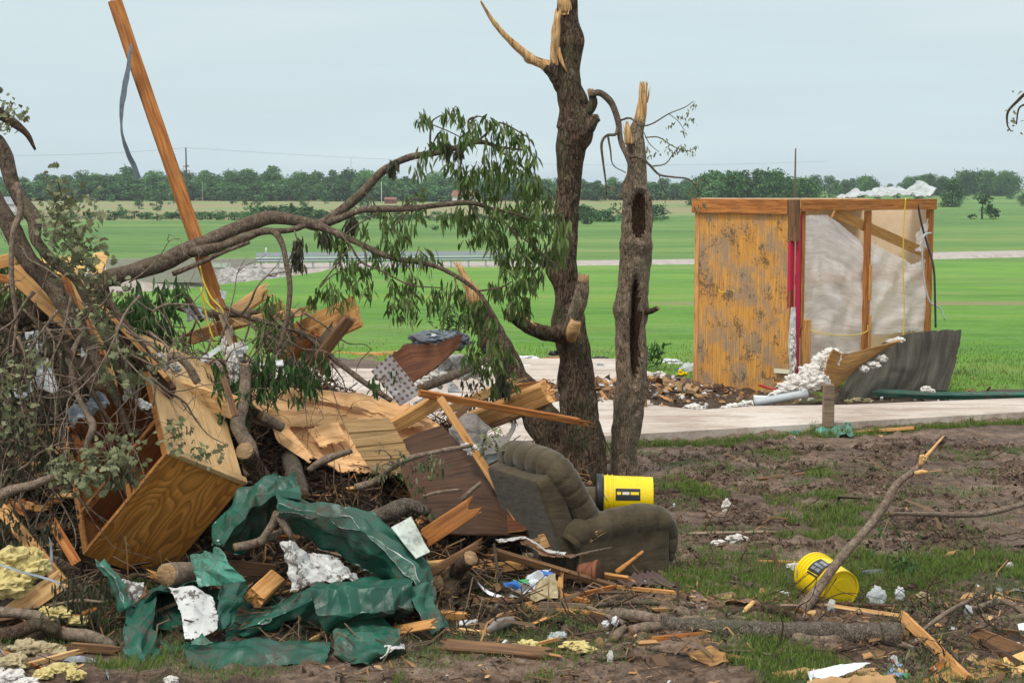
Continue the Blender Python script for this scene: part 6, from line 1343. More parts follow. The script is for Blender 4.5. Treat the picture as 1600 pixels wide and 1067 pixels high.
# rubbish at the recliner foot
net('brown_sheet', [[(808, 842, 11.0), (860, 834, 11.1), (928, 842, 11.1)], [(845, 866, 10.7), (880, 872, 10.7), (925, 868, 10.8)]], ['rustbr', 'card'], 'brown curling hardboard sheet at the foot of the recliner', 'hardboard', nu=30, nv=20, thick=.006, wave=.05, jag=.03)
net('white_strip', [[(772, 840, 10.9), (820, 836, 10.9), (852, 855, 10.8), (885, 862, 10.75)], [(778, 846, 10.85), (822, 842, 10.85), (852, 861, 10.75), (885, 868, 10.7)]], ['white', 'card'], 'white wavy strip along the rim of the brown hardboard', 'strip', nu=40, nv=6, thick=.004, wave=.03, jag=.015)
tag(boxes('small_carton', [(tuple(S(825, 868, .05)), (.07, .05, .04), .5)], 'cream', bev=.004), 'small cream carton lying on the mud before the brown hardboard', 'carton')
lid = P(912, 893, 10.7)
fp = root('flower_pot', lid, 'terracotta flower pot lying on its side before the recliner', 'flower pot')
pv = []
for k_ in range(2):
    pass
tube('pot', [(908, 893, 10.75, 13), (918, 893, 10.72, 15), (928, 893, 10.7, 17), (936, 893, 10.68, 18)], M['terra'], fp, capm=M['darkb'], segs=24, step=.02, amp=0)
tube('pot_rim', [(930, 893, 10.69, 19), (936, 893, 10.68, 19.5)], M['terra'], fp, capm=M['darkb'], segs=24, step=.02, amp=0)
# printed paper
pp = root('printed_wrapper', P(825, 912, 10.5), 'crumpled white and blue printed wrapper before the long weathered board', 'wrapper')
net('paper', [[(826, 898, 10.5), (862, 885, 10.55)], [(800, 925, 10.4), (845, 905, 10.45)], [(790, 935, 10.35), (822, 930, 10.35)]], ['whitep', 'whitep'], parent=pp, nu=24, nv=24, thick=.002, crumple=.06, cf=7, jag=.02)
net('blue_band', [[(785, 910, 10.4), (808, 905, 10.38)], [(790, 921, 10.34), (820, 922, 10.32)]], ['blue', 'blue'], parent=pp, nu=16, nv=12, thick=.002, crumple=.05, cf=7, jag=.03)
net('green_print', [[(800, 905, 10.41), (826, 903, 10.42)], [(806, 913, 10.37), (828, 914, 10.38)]], ['greenp', 'greenp'], parent=pp, nu=12, nv=10, thick=.002, crumple=.03, cf=7, jag=.02)
net('blue_band', [[(842, 890, 10.46), (860, 893, 10.46)], [(850, 898, 10.4), (866, 900, 10.4)]], ['blue', 'blue'], parent=pp, nu=10, nv=8, thick=.002, crumple=.03, cf=7, jag=.02)
net('cloth_rag', [[(845, 908, 10.4), (868, 895, 10.4)], [(828, 930, 10.25), (872, 925, 10.25)], [(830, 938, 10.2), (872, 935, 10.2)]], ['card', 'brownb'], 'brown twisted cloth rag on the printed wrapper', 'rag', nu=30, nv=24, thick=.004, crumple=.08, cf=5, smooth=True)
bpy.data.objects['cloth_rag'].data.materials[0] = M['fluffg']
net('white_strip', [[(746, 908, 10.5), (762, 922, 10.42), (790, 932, 10.38)], [(748, 913, 10.48), (763, 928, 10.4), (790, 936, 10.36)]], ['whitep', 'whitep'], 'curved white plastic strip left of the printed wrapper', 'strip', nu=20, nv=5, thick=.003, lin=False)
net('ribbed_metal', [[(962, 905, 10.75), (1000, 893, 11.0), (1025, 893, 11.0)], [(975, 914, 10.6), (1015, 915, 10.6), (1068, 918, 10.6)]], ['brownm', 'brownm'], 'ribbed purple brown metal sheet before the recliner', 'metal sheet', nu=50, nv=14, thick=.003, corr=.012, corrn=6, jag=.01)
net('ribbed_metal', [[(905, 918, 10.6), (940, 925, 10.55)], [(930, 930, 10.4), (962, 943, 10.35)]], ['brownm', 'brownm'], 'smaller ribbed brown metal scrap left of the larger ribbed sheet', 'metal scrap', nu=30, nv=10, thick=.003, corr=.01, corrn=4, jag=.01)
net('white_scrap', [[(718, 968, ('s', .05)), (745, 966, ('s', .05))], [(716, 978, ('s', .01)), (748, 978, ('s', .01))]], ['whitep', 'whitep'], 'white flat scrap right of the green metal tip', 'scrap', nu=12, nv=8, thick=.004, crumple=.03, cf=6, jag=.02)
net('white_scrap', [[(676, 986, ('s', .02)), (694, 985, ('s', .02))], [(678, 992, ('s', .0)), (694, 992, ('s', .0))]], ['white', 'white'], 'tiny white scrap under the green metal tip', 'scrap', nu=8, nv=6, thick=.004, jag=.01)
tag(tube('bark_roll', [(762, 985, ('s', .05), 5), (780, 975, ('s', .06), 9), (800, 968, ('s', .06), 6)], M['felt'], segs=16, step=.02, amp=.3), 'ribbed grey bark roll on the mud right of the white flat scrap', 'bark roll')

# ------------------------------------------------------------------ logs, branches of the pile
LG = [
 ('log', 'thick dark log entering the pile from the left edge', [(-30, 492, 11.9, 22), (40, 486, 11.9, 22), (110, 470, 12.0, 20), (165, 450, 12.1, 16)], 'bark1', 20),
 ('trunk_piece', 'rough leaning trunk rising out of the upper left corner', [(-20, 300, 11.2, 16), (10, 345, 11.2, 15), (40, 400, 11.2, 16), (75, 440, 11.2, 15), (110, 490, 11.15, 14), (140, 545, 11.1, 10), (175, 610, 11.0, 7), (205, 680, 10.95, 3)], 'barkl', 18),
 ('branch', 'thick forked branch parallel to the leaning trunk at the far left', [(-20, 215, 11.3, 12), (0, 230, 11.3, 12), (25, 300, 11.3, 11), (52, 340, 11.25, 11), (56, 375, 11.2, 9), (85, 410, 11.2, 8), (120, 440, 11.15, 7), (160, 520, 11.1, 6), (200, 580, 11.05, 5), (215, 640, 11.0, 2)], 'barkl', 14),
 ('broken_branch', 'splintered dark branch poking in at the top left corner', [(-25, 160, 11.2, 7), (0, 178, 11.2, 8), (25, 195, 11.2, 7), (42, 210, 11.2, 5), (54, 232, 11.2, 2)], 'barkd', 10),
 ('branch', 'pale vertical twig before the leaning trunk', [(28, 285, 11.0, 4), (32, 330, 11.0, 5), (20, 365, 10.95, 5), (18, 430, 10.9, 4), (25, 500, 10.9, 3.5), (20, 560, 10.85, 2)], 'barkg', 8),
 ('branch', 'curved bare branch sweeping across the left of the pile', [(-15, 505, 10.9, 5), (20, 525, 10.9, 5), (45, 570, 10.9, 4.5), (60, 620, 10.85, 4), (95, 660, 10.8, 4), (118, 710, 10.75, 3)], 'barkd', 8),
 ('branch', 'long thin branch descending from the pale thick board', [(45, 490, 10.95, 5), (75, 520, 10.9, 5), (105, 545, 10.85, 4.5), (135, 595, 10.8, 4), (160, 640, 10.75, 3.5), (188, 685, 10.7, 2)], 'barkd', 8),
 ('branch', 'grey mottled branch arching low left of the cabinet', [(-15, 782, 10.3, 8), (20, 765, 10.3, 8), (50, 758, 10.3, 7), (85, 745, 10.3, 6), (115, 745, 10.3, 4), (135, 760, 10.3, 2)], 'barkg', 12),
 ('branch', 'upright grey branch left of the cabinet opening', [(142, 720, 10.6, 5), (136, 695, 10.6, 5), (145, 665, 10.6, 6), (132, 640, 10.7, 4), (118, 608, 10.8, 5), (112, 560, 10.9, 5), (125, 525, 11.0, 4)], 'barkg', 10),
 ('forked_root', 'bent pale root before the insulation rag', [(262, 558, 11.5, 6), (280, 558, 11.5, 7), (296, 575, 11.5, 7), (308, 596, 11.5, 6)], 'barkg', 10),
 ('log', 'mossy upright log in the middle of the pile before the torn plywood', [(398, 745, 11.4, 15), (388, 700, 11.5, 13), (372, 665, 11.6, 11), (380, 630, 11.7, 10), (384, 590, 11.8, 9), (382, 570, 11.8, 7)], 'barkg', 16),
 ('log', 'sawn log end pointing out beside the upright log', [(420, 775, 11.3, 16), (400, 730, 11.2, 15), (383, 706, 11.0, 14)], 'bark1', 18),
 ('log', 'fat mossy log lying under the left rim of the torn plywood', [(470, 775, 11.6, 15), (462, 745, 11.8, 15), (452, 715, 12.1, 12)], 'barklog', 20),
 ('log', 'sawn off limb end left of the torn plywood', [(440, 668, 12.0, 8), (410, 650, 11.9, 9)], 'barkg', 14),
 ('branch', 'split branch lying across the lower rim of the torn plywood', [(482, 735, 11.6, 5), (500, 722, 11.6, 6), (530, 710, 11.6, 6), (548, 705, 11.6, 3)], 'barkg', 10),
 ('branch', 'lichen covered branch lying across the dark wall panel', [(555, 762, 11.2, 6), (585, 752, 11.2, 6), (612, 730, 11.1, 5.5), (640, 716, 11.1, 5), (680, 706, 11.1, 4), (735, 696, 11.2, 3)], 'barkg', 10),
 ('branch', 'thin branch sloping behind the torn plywood to the side branch', [(350, 480, 12.4, 3), (400, 500, 12.4, 4), (470, 520, 12.4, 4), (520, 560, 12.3, 4), (570, 598, 12.2, 5), (610, 625, 12.1, 4)], 'barkl', 8),
 ('branch', 'pale straight branch behind the pile under the torn panel', [(655, 608, 13.0, 7), (700, 590, 13.2, 7), (735, 575, 13.4, 6), (760, 562, 13.5, 4)], 'barkg', 10),
 ('log', 'rounded mossy log under the lichen branch', [(575, 812, 10.9, 11), (610, 800, 10.9, 14), (640, 790, 10.9, 12), (668, 800, 10.9, 8)], 'barklog', 20),
 ('log', 'dark log end facing out under the dark red board', [(700, 935, 10.6, 18), (708, 900, 10.6, 15), (735, 872, 10.4, 12)], 'barkd', 16),
 ('log', 'small sawn log end right of the green metal', [(650, 905, 10.7, 13), (683, 910, 10.4, 11)], 'barkg', 14),
 ('log', 'sawn mossy log resting on the green metal before the cabinet', [(320, 900, 10.3, 20), (290, 898, 10.1, 20), (262, 898, 9.95, 19)], 'barkg', 20),
 ('branch', 'sawn pale branch inside the green arch', [(367, 855, 10.3, 7), (400, 848, 10.4, 7), (440, 830, 10.5, 5)], 'barkg', 12),
 ('branch', 'forked grey branch leaning inside the green arch', [(405, 850, 10.35, 6), (425, 820, 10.4, 6), (432, 802, 10.4, 6)], 'barkg', 12),
 ('branch', 'curved bark branch under the green arch top', [(432, 802, 10.3, 6), (445, 820, 10.3, 6), (455, 838, 10.3, 4)], 'barkg', 10),
 ('branch', 'thick branch lying low at the bottom left', [(-20, 955, 9.6, 10), (30, 958, 9.6, 9), (62, 965, 9.6, 9), (85, 985, 9.55, 10), (140, 995, 9.5, 11), (180, 1010, 9.5, 8)], 'barkg', 14),
 ('branch', 'second thick branch under the first at the bottom left', [(-20, 1000, 9.45, 14), (20, 988, 9.45, 11), (60, 975, 9.5, 10), (90, 985, 9.5, 10)], 'barkd', 14),
 ('branch', 'thin pale branch crossing low before the orange board', [(78, 946, 9.75, 2.5), (120, 938, 9.7, 2.5), (160, 940, 9.7, 2)], 'barkg', 7),
 ('branch', 'thin grey branch curving above the dark wall panel', [(660, 775, 10.9, 2.5), (690, 768, 10.9, 2.5), (718, 765, 10.9, 2)], 'barkg', 7),
 ('branch', 'branch with curved fork right of the rough orange board', [(722, 780, 10.9, 4), (738, 765, 10.9, 3.5), (750, 755, 10.9, 3)], 'barkg', 8),
 ('branch', 'mossy branch end behind the frame stud', [(788, 770, 11.3, 6), (810, 780, 11.2, 6), (842, 796, 11.0, 5)], 'barklog', 10),
 ('stick', 'thin upright stick at the foot of the wall frame', [(772, 850, 10.7, 2.5), (776, 880, 10.5, 2.5), (780, 905, 10.45, 2)], 'barkd', 7),
 ('branch', 'forked twig leaning on the recliner side', [(890, 872, 10.6, 2), (905, 866, 10.6, 2), (930, 860, 10.7, 1.5), (955, 855, 10.8, 1)], 'barkg', 6),
 ('branch', 'branch lying on the grass right of the recliner', [(1062, 898, None, 5), (1085, 905, None, 6), (1120, 915, None, 5), (1150, 922, None, 3)], 'barkg', 8),
 ('branch', 'hollow broken branch stub rising left of the beam foot', [(290, 462, 12.4, 5), (300, 476, 12.4, 4.5), (315, 500, 12.4, 4)], 'barkl', 10),
 ('branch', 'level bare branch crossing behind the beam foot', [(265, 475, 12.5, 4), (300, 487, 12.5, 5), (345, 492, 12.5, 5), (400, 488, 12.5, 4)], 'barkl', 8),
]
for n_, lab, pts, m, sg in LG: tag(tube(n_, pts, M[m], segs=sg, step=.03, amp=.22, jag=(0, .02)), lab, 'branch' if 'branch' in n_ or n_ == 'stick' else 'log')

# foliage in the pile
def bunch(name, label, pts, mat, n=24, size=.09, L=.10, w=.02, down=1.0, oaks=False, cat_='foliage', tw=6, jit=14):
    Lf = Leaves(); tws = []
    c0 = Q(pts[0][:3]); cs = [Q(p[:3]) for p in pts]
    mid = sum((c for c in cs), Vector())/len(cs)
    for c in cs:
        for q in range(2):
            d = c+Vector((rng.gauss(0, .05), rng.gauss(0, .12), rng.gauss(0, .04)))
            if oaks: Lf.oaks(d, n//2, size, L)
            else: Lf.cluster(d, n//2, size, L, w, down)
        m_ = (mid-c)*.5; tws.append([(c.x+m_.x, c.y+m_.y, c.z+m_.z, .006), (c.x+m_.x*.5, c.y+m_.y*.5+.02, c.z+m_.z*.5+.03, .004), (c.x, c.y, c.z, .002)])
    ro = root(name, mid, label, cat_)
    Lf.make('leaves', mat, ro); multitube('twig', tws, M['barkl'], ro, px=False, segs=4, step=.06, amp=0)
def area(x0, y0, x1, y1, Y, n, sp_=.2): return [(rng.uniform(x0, x1), rng.uniform(y0, y1), Y+rng.uniform(-sp_, sp_)) for _ in range(n)]
bunch('oak_foliage', 'upper spray of grey green oak leaves on the left branches', area(75, 275, 135, 345, 11.1, 13), 'leafo', 8, .10, .055, oaks=True)
bunch('oak_foliage', 'broad spray of grey green oak leaves over the limb root', area(85, 345, 145, 420, 11.0, 24), 'leafo', 11, .10, .065, oaks=True)
bunch('oak_foliage', 'oak leaves before the splintered bright board', area(110, 420, 180, 500, 10.9, 12), 'leafo', 10, .09, .06, oaks=True)
bunch('oak_foliage', 'oak leaves at the middle left before the tent shaped plastic', area(0, 560, 60, 700, 10.6, 16), 'leafo', 11, .10, .055, oaks=True)
bunch('oak_foliage', 'oak leaves before the cabinet opening', area(150, 690, 215, 745, 10.35, 8, .1), 'leafo', 10, .08, .07, oaks=True)
bunch('oak_foliage', 'oak leaves on the grey mottled branch', area(80, 700, 160, 765, 10.2, 13, .1), 'leafo', 12, .08, .065, oaks=True)
bunch('oak_foliage', 'few oak leaves lying on the pale cabinet side', [(270, 672, 10.8), (290, 668, 10.85), (305, 695, 10.8), (318, 712, 10.75), (285, 700, 10.7), (330, 725, 10.8), (255, 680, 10.75), (300, 670, 10.9)], 'leafo', 8, .05, .06, oaks=True)
bunch('oak_foliage', 'tuft of leaves at the top left corner of the picture', area(-10, 160, 28, 190, 11.2, 10), 'leafo', 10, .07, .05, oaks=True)
bunch('oak_foliage', 'oak leaves among branches left of the cabinet top', area(140, 520, 215, 600, 10.85, 11), 'leafo', 10, .09, .07, oaks=True)
bunch('oak_foliage', 'leafy twig hanging before the recliner back', [(770, 690, 11.4), (775, 700, 11.4), (790, 710, 11.35), (800, 715, 11.3), (765, 680, 11.5), (758, 690, 11.5), (810, 722, 11.3)], 'leafo', 9, .06, .045, oaks=True)
bunch('drooping_foliage', 'dark drooping leaves under the long limb at its root', area(185, 440, 270, 560, 12.1, 45, .25), 'leaff', 20, .10, .11, .024)
bunch('drooping_foliage', 'dark dull leaves at the far left below the log', area(0, 510, 110, 620, 11.4, 36, .2), 'leafd', 16, .10, .07, .02)
bunch('drooping_foliage', 'dark withered leaves along the left edge of the pile', area(-10, 620, 110, 740, 10.9, 34, .2), 'leafd', 16, .10, .07, .02)
bunch('drooping_foliage', 'dull leaves under the grey mottled branch', area(-10, 770, 90, 850, 10.45, 18, .15), 'leafd', 14, .09, .07, .02)
bunch('drooping_foliage', 'dark leaves between pale board and limb at upper left', area(0, 400, 90, 450, 12.0, 26, .15), 'leaf', 20, .09, .10, .02)
bunch('drooping_foliage', 'fresh green leaves around the beam foot', area(300, 570, 375, 640, 12.0, 20, .15), 'leaff', 20, .08, .10, .024)
bunch('drooping_foliage', 'fresh green leaves right of the beam foot', area(375, 555, 430, 600, 12.0, 11, .15), 'leaff', 20, .08, .10, .024)
bunch('drooping_foliage', 'fresh green leaves under the wide orange board', area(440, 555, 510, 600, 12.2, 13, .15), 'leaff', 20, .08, .10, .022)
bunch('drooping_foliage', 'dark leaves hanging at the left crest behind the side branch', area(405, 440, 440, 530, 12.5, 14, .15), 'leaf', 18, .07, .09, .02)
bunch('drooping_foliage', 'fresh leaves beside the perforated tile', area(575, 575, 620, 600, 12.2, 4, .1), 'leaff', 12, .06, .07, .02)
bunch('drooping_foliage', 'fresh sapling leaves behind the torn panel', area(690, 490, 735, 530, 14.0, 12, .1), 'leaff', 12, .07, .08, .015, -.6)
bunch('drooping_foliage', 'leaves under the thick split beam', area(730, 590, 800, 640, 13.2, 14, .1), 'leafd', 14, .07, .08, .02)
bunch('drooping_foliage', 'small fresh leaves right of the lichen branch', area(630, 715, 690, 790, 10.9, 8, .05), 'leaff', 9, .05, .05, .018)
bunch('drooping_foliage', 'withered tufts on the lichen branch', area(575, 700, 700, 740, 11.0, 12, .05), 'leafo', 9, .05, .045, .015)
bunch('drooping_foliage', 'withered leaves inside the cabinet opening', area(175, 715, 205, 750, 10.35, 8, .05), 'leafd', 12, .06, .07, .018)
bunch('drooping_foliage', 'grey leaves below the cabinet corner at the lower left', area(85, 900, 150, 960, 9.8, 16, .1), 'leafd', 14, .07, .08, .018)

# the recliner
RO = Vector((.45, 10.8, -.02)); yaw = R(30)
fw = Vector((math.cos(yaw), math.sin(yaw), 0)); lt = Vector((-math.sin(yaw), math.cos(yaw), 0))
RO = RO+fw*.36+lt*.40
rec = root('recliner', RO, 'upholstered olive recliner chair tipped back beside the tall trunk', 'armchair')
def sell(name, c, dim, e1, e2, mat, fn=None, rot=0, nu=72, nv=48, parent=rec):
    "superellipsoid in chair axes: x forward, y left, z up; rot about the y axis (tilting back)"
    def sg(v, e): return math.copysign(abs(v)**e, v)
    V = []; cr_, sr_ = math.cos(rot), math.sin(rot)
    for i in range(nv+1):
        ph = -math.pi/2+math.pi*i/nv
        for j in range(nu):
            th = 2*math.pi*j/nu
            x, y, z = sg(math.cos(ph), e1)*sg(math.cos(th), e2), sg(math.cos(ph), e1)*sg(math.sin(th), e2), sg(math.sin(ph), e1)
            k = 1
            p = [x*dim[0], y*dim[1], z*dim[2]]
            if fn: p = fn(x, y, z, p)
            a = 1+.012*fb(p[0]*5+c[0]*7, p[1]*5, p[2]*5, 3); p = [q*a for q in p]
            X = p[0]*cr_-p[2]*sr_; Z = p[0]*sr_+p[2]*cr_
            w = RO+fw*(X+c[0])+lt*(p[1]+c[1])+Vector((0, 0, Z+c[2])); V.append(tuple(w))
    F = [(i*nu+j, i*nu+(j+1) % nu, (i+1)*nu+(j+1) % nu, (i+1)*nu+j) for i in range(nv) for j in range(nu)]
    return mk(name, V, F, M[mat], parent, smooth=True)
def groove(ax, k, depth, hi=None):
    def f(x, y, z, p):
        q = p[ax]*k; g = math.exp(-((q-round(q))/.10)**2)*depth
        g *= 1+.3*fb(p[0]*9, p[1]*9, p[2]*9, 2)
        r = math.sqrt(sum(v*v for i, v in enumerate(p) if i != ax))+1e-6
        return [v if i == ax else v*(1-g/r) for i, v in enumerate(p)]
    return f
def chair_pt(x, y, z): return RO+fw*x+lt*y+Vector((0, 0, z))
def roll(name, path, n, dep, amp=.05, flat=None):
    pts = [(*chair_pt(x, y, z), r) for x, y, z, r in path]
    def gf(t, a, d, r, p):
        q = t*n+.5; g = math.exp(-((q-round(q))/.085)**2)
        return r*(1-dep*g*(.75+.5*fb(p[0]*6, p[1]*6, p[2]*6, 2)))*(1+.05*fb(p[0]*5, p[1]*5, p[2]*5, 2))
    return tube(name, pts, M['fabric'], rec, capm=M['fabric'], px=False, segs=32, step=.012, amp=amp, dispf=gf, rough_f=5)
sell('base', (.02, 0, .20), (.36, .33, .185), .15, .15, 'fabric')
for sgn in (-1, 1):
    sell('side_panel', (.03, sgn*.375, .22), (.385, .075, .215), .14, .14, 'fabric')
    roll('armrest', [(-.40, sgn*.37, .34, .085), (-.34, sgn*.37, .40, .105), (-.20, sgn*.37, .425, .11), (.02, sgn*.37, .445, .112), (.22, sgn*.37, .45, .112), (.37, sgn*.37, .42, .105), (.45, sgn*.37, .34, .08), (.465, sgn*.37, .23, .065), (.45, sgn*.37, .12, .045)], 8, .12)
sell('seat_cushion', (.06, 0, .33), (.36, .25, .10), .5, .4, 'fabric')
sell('footrest', (.43, 0, .22), (.06, .25, .17), .5, .4, 'fabric')
sell('back_shell', (-.435, 0, .455), (.085, .375, .405), .13, .13, 'fabric', rot=R(22))
sell('back_cushion', (-.34, 0, .55), (.10, .28, .30), .5, .4, 'fabric', rot=R(24))
roll('backrest_rim', [(-.17, -.33, .45, .08), (-.23, -.335, .51, .095), (-.31, -.335, .63, .10), (-.39, -.335, .75, .105), (-.46, -.32, .845, .11), (-.49, -.25, .885, .11), (-.50, -.1, .895, .115), (-.50, .1, .895, .115), (-.49, .25, .885, .11), (-.46, .32, .845, .11), (-.39, .335, .75, .105), (-.31, .335, .63, .10), (-.23, .335, .51, .095)], 15, .13)
q = RO+fw*.02-lt*.47+Vector((0, 0, .16))
lv = tube('lever', [(q.x-fw.x*.09, q.y-fw.y*.09-.02, .10, .018), (q.x-fw.x*.06, q.y-fw.y*.06-.03, .115, .020), (q.x+fw.x*.03, q.y+fw.y*.03-.03, .165, .013), (q.x+fw.x*.14, q.y+fw.y*.14-.03, .225, .011)], M['cabe'], rec, px=False, segs=10, step=.02, amp=0)
lv['label'] = 'orange wooden lever on the recliner side'
# buckets
def bucket(label, c, ax, up, r0, r1, L, marks, hang=-.6):
    ax = Vector(ax).normalized(); up = (Vector(up)-ax*Vector(up).dot(ax)).normalized(); sd_ = ax.cross(up)
    ro = root('bucket', c, label, 'bucket')
    c = Vector(c)
    prof = [(0, 0), (0, r0*.55), (.003, r0*.56), (.006, r0*.90), (-.006, r0*.93), (-.006, r0*.99), (.003, r0), (.02, r0*1.003), (L*.35, r0+(r1-r0)*.35), (L*.74, r0+(r1-r0)*.74), (L*.745, r1*1.03), (L*.77, r1*1.03), (L*.775, r1*.99), (L*.83, r1*.995), (L*.835, r1*1.045), (L*.855, r1*1.045), (L*.86, r1), (L*.93, r1), (L*.932, r1*1.05), (L*.97, r1*1.05), (L, r1*1.04), (L, r1*.97), (L*.9, r1*.94), (.02, r0*.95), (.012, 0)]
    V, F = [], []; n = 56
    for t, r in prof:
        for j in range(n):
            a = 2*math.pi*j/n; w = c+ax*t+(up*math.cos(a)+sd_*math.sin(a))*r; V.append(tuple(w))
    for i in range(len(prof)-1):
        for j in range(n): F.append((i*n+j, i*n+(j+1) % n, (i+1)*n+(j+1) % n, (i+1)*n+j))
    b = mk('body', V, F, M['yellow'], ro, smooth=True); bm_ = b.modifiers.new('e', 'EDGE_SPLIT'); bm_.split_angle = R(35)
    def patch(name, a0, a1, t0, t1, mat, off=.0025):
        V, F = [], []; k = 14
        for i in range(k+1):
            a = a0+(a1-a0)*i/k
            for t in (t0, t1):
                r = (r0+(r1-r0)*min(1, t/L))*1.0+off; V.append(tuple(c+ax*t+(up*math.cos(a)+sd_*math.sin(a))*r))
        for i in range(k): F.append((2*i, 2*i+2, 2*i+3, 2*i+1))
        return mk(name, V, F, M[mat], ro, smooth=True)
    for m in marks: patch(*m)
    hp = []
    for i in range(13):
        a = math.pi*i/12; w = c+ax*(L*.86)+sd_*math.cos(a)*r1*1.08-up*0+(ax*.35+Vector((0, 0, -1))*.0-up*hang)*math.sin(a)*r1*1.05
        hp.append((w.x, w.y, w.z, .0028))
    tube('wire_handle', hp, M['grey'], ro, px=False, segs=6, step=.02, amp=0)
    return ro, c, ax, up, sd_
# bucket on the seat: mouth (dark rim) to the left
bx = P(1018, 775, 11.35)
ro_, c_, ax_, up_, sd2 = bucket('yellow plastic bucket with black rim lying on the recliner seat', bx, (-1, .03, .01), (0, 0, 1), .142, .15, .385, [('label_panel', R(-92), R(-58), .09, .27, 'black'), ('label_mark', R(-76), R(-68), .10, .16, 'yellow', .0038), ('label_mark', R(-76), R(-68), .17, .22, 'cream', .0038), ('label_mark', R(-76), R(-68), .23, .26, 'yellow', .0038)])
tube('rim', [(bx.x-.355, bx.y+.01, bx.z+.003, .158), (bx.x-.41, bx.y+.012, bx.z+.004, .160)], M['black'], ro_, capm=M['black'], px=False, segs=40, step=.02, amp=0)
# the sign of the patch angle must face the camera
for o in ro_.children:
    pass
# bucket on the ground at the right, its bottom toward the camera
bc = P(1314, 921, 10.25)
bk2 = bucket('yellow plastic bucket lying on the grass behind the long log, bottom to the front', bc, (-.33, .92, .08), (0, 0, 1), .134, .145, .36, [('label_panel', R(-58), R(-8), .10, .24, 'black'), ('label_mark', R(-50), R(-40), .12, .22, 'grey', .004), ('label_mark', R(-36), R(-28), .12, .22, 'grey', .004), ('label_mark', R(-24), R(-14), .12, .20, 'grey', .004), ('label_mark', R(-66), R(-61), .11, .23, 'black')])

WM = ['pine', 'orange', 'pine_fresh', 'brownb', 'pine', 'darkb', 'greyb']
for i in range(150):
    px = rng.choice([rng.uniform(0, 130), rng.uniform(0, 110), rng.uniform(380, 900), rng.uniform(640, 960), rng.uniform(180, 520)]); py = rng.uniform(745, 985) if px > 180 else rng.uniform(640, 1000)
    if 100 < px < 380 and py < 880: continue
    c = S(px, py, .03)
    if c.y > 14 or (c.y < 9.6 and c.x > -3): continue
    an = rng.uniform(0, 6.28); L = rng.uniform(.06, .26); dv = Vector((math.cos(an)*L, math.sin(an)*L*.6, rng.uniform(-.03, .08)))
    w = rng.uniform(.02, .075)
    plank('lumber_scrap', 'short broken piece of lumber lying in the litter of the pile', c-dv, c+dv, w, w*rng.uniform(.15, .5), WM[i % 7], roll=rng.uniform(-60, 60), cat_='lumber scrap', broken=(.03, .05), group='broken pieces of lumber in the pile litter', wpx=False, ns=6)
for i in range(80):
    px = rng.uniform(395, 560) if i % 2 else rng.uniform(0, 260); py = rng.uniform(470, 560) if i % 2 else rng.uniform(420, 720)
    Yb = 12.5 if i % 2 else 11.5-.0035*(py-420)
    c = P(px, py, Yb); an = rng.uniform(-1, 1); L = rng.uniform(.08, .28); dv = Vector((math.cos(an)*L, rng.uniform(-.1, .1), math.sin(an)*L)); w = rng.uniform(.03, .09)
    if c.z > H(c.x, c.y)+(.55 if i % 2 else .9): continue
    plank('lumber_scrap', 'splintered piece of lumber stuck in the upper pile', c-dv, c+dv, w, w*rng.uniform(.15, .5), WM[i % 7], roll=rng.uniform(-50, 50), cat_='lumber scrap', broken=(.04, .07), group='splintered lumber stuck in the upper pile', wpx=False, ns=6)
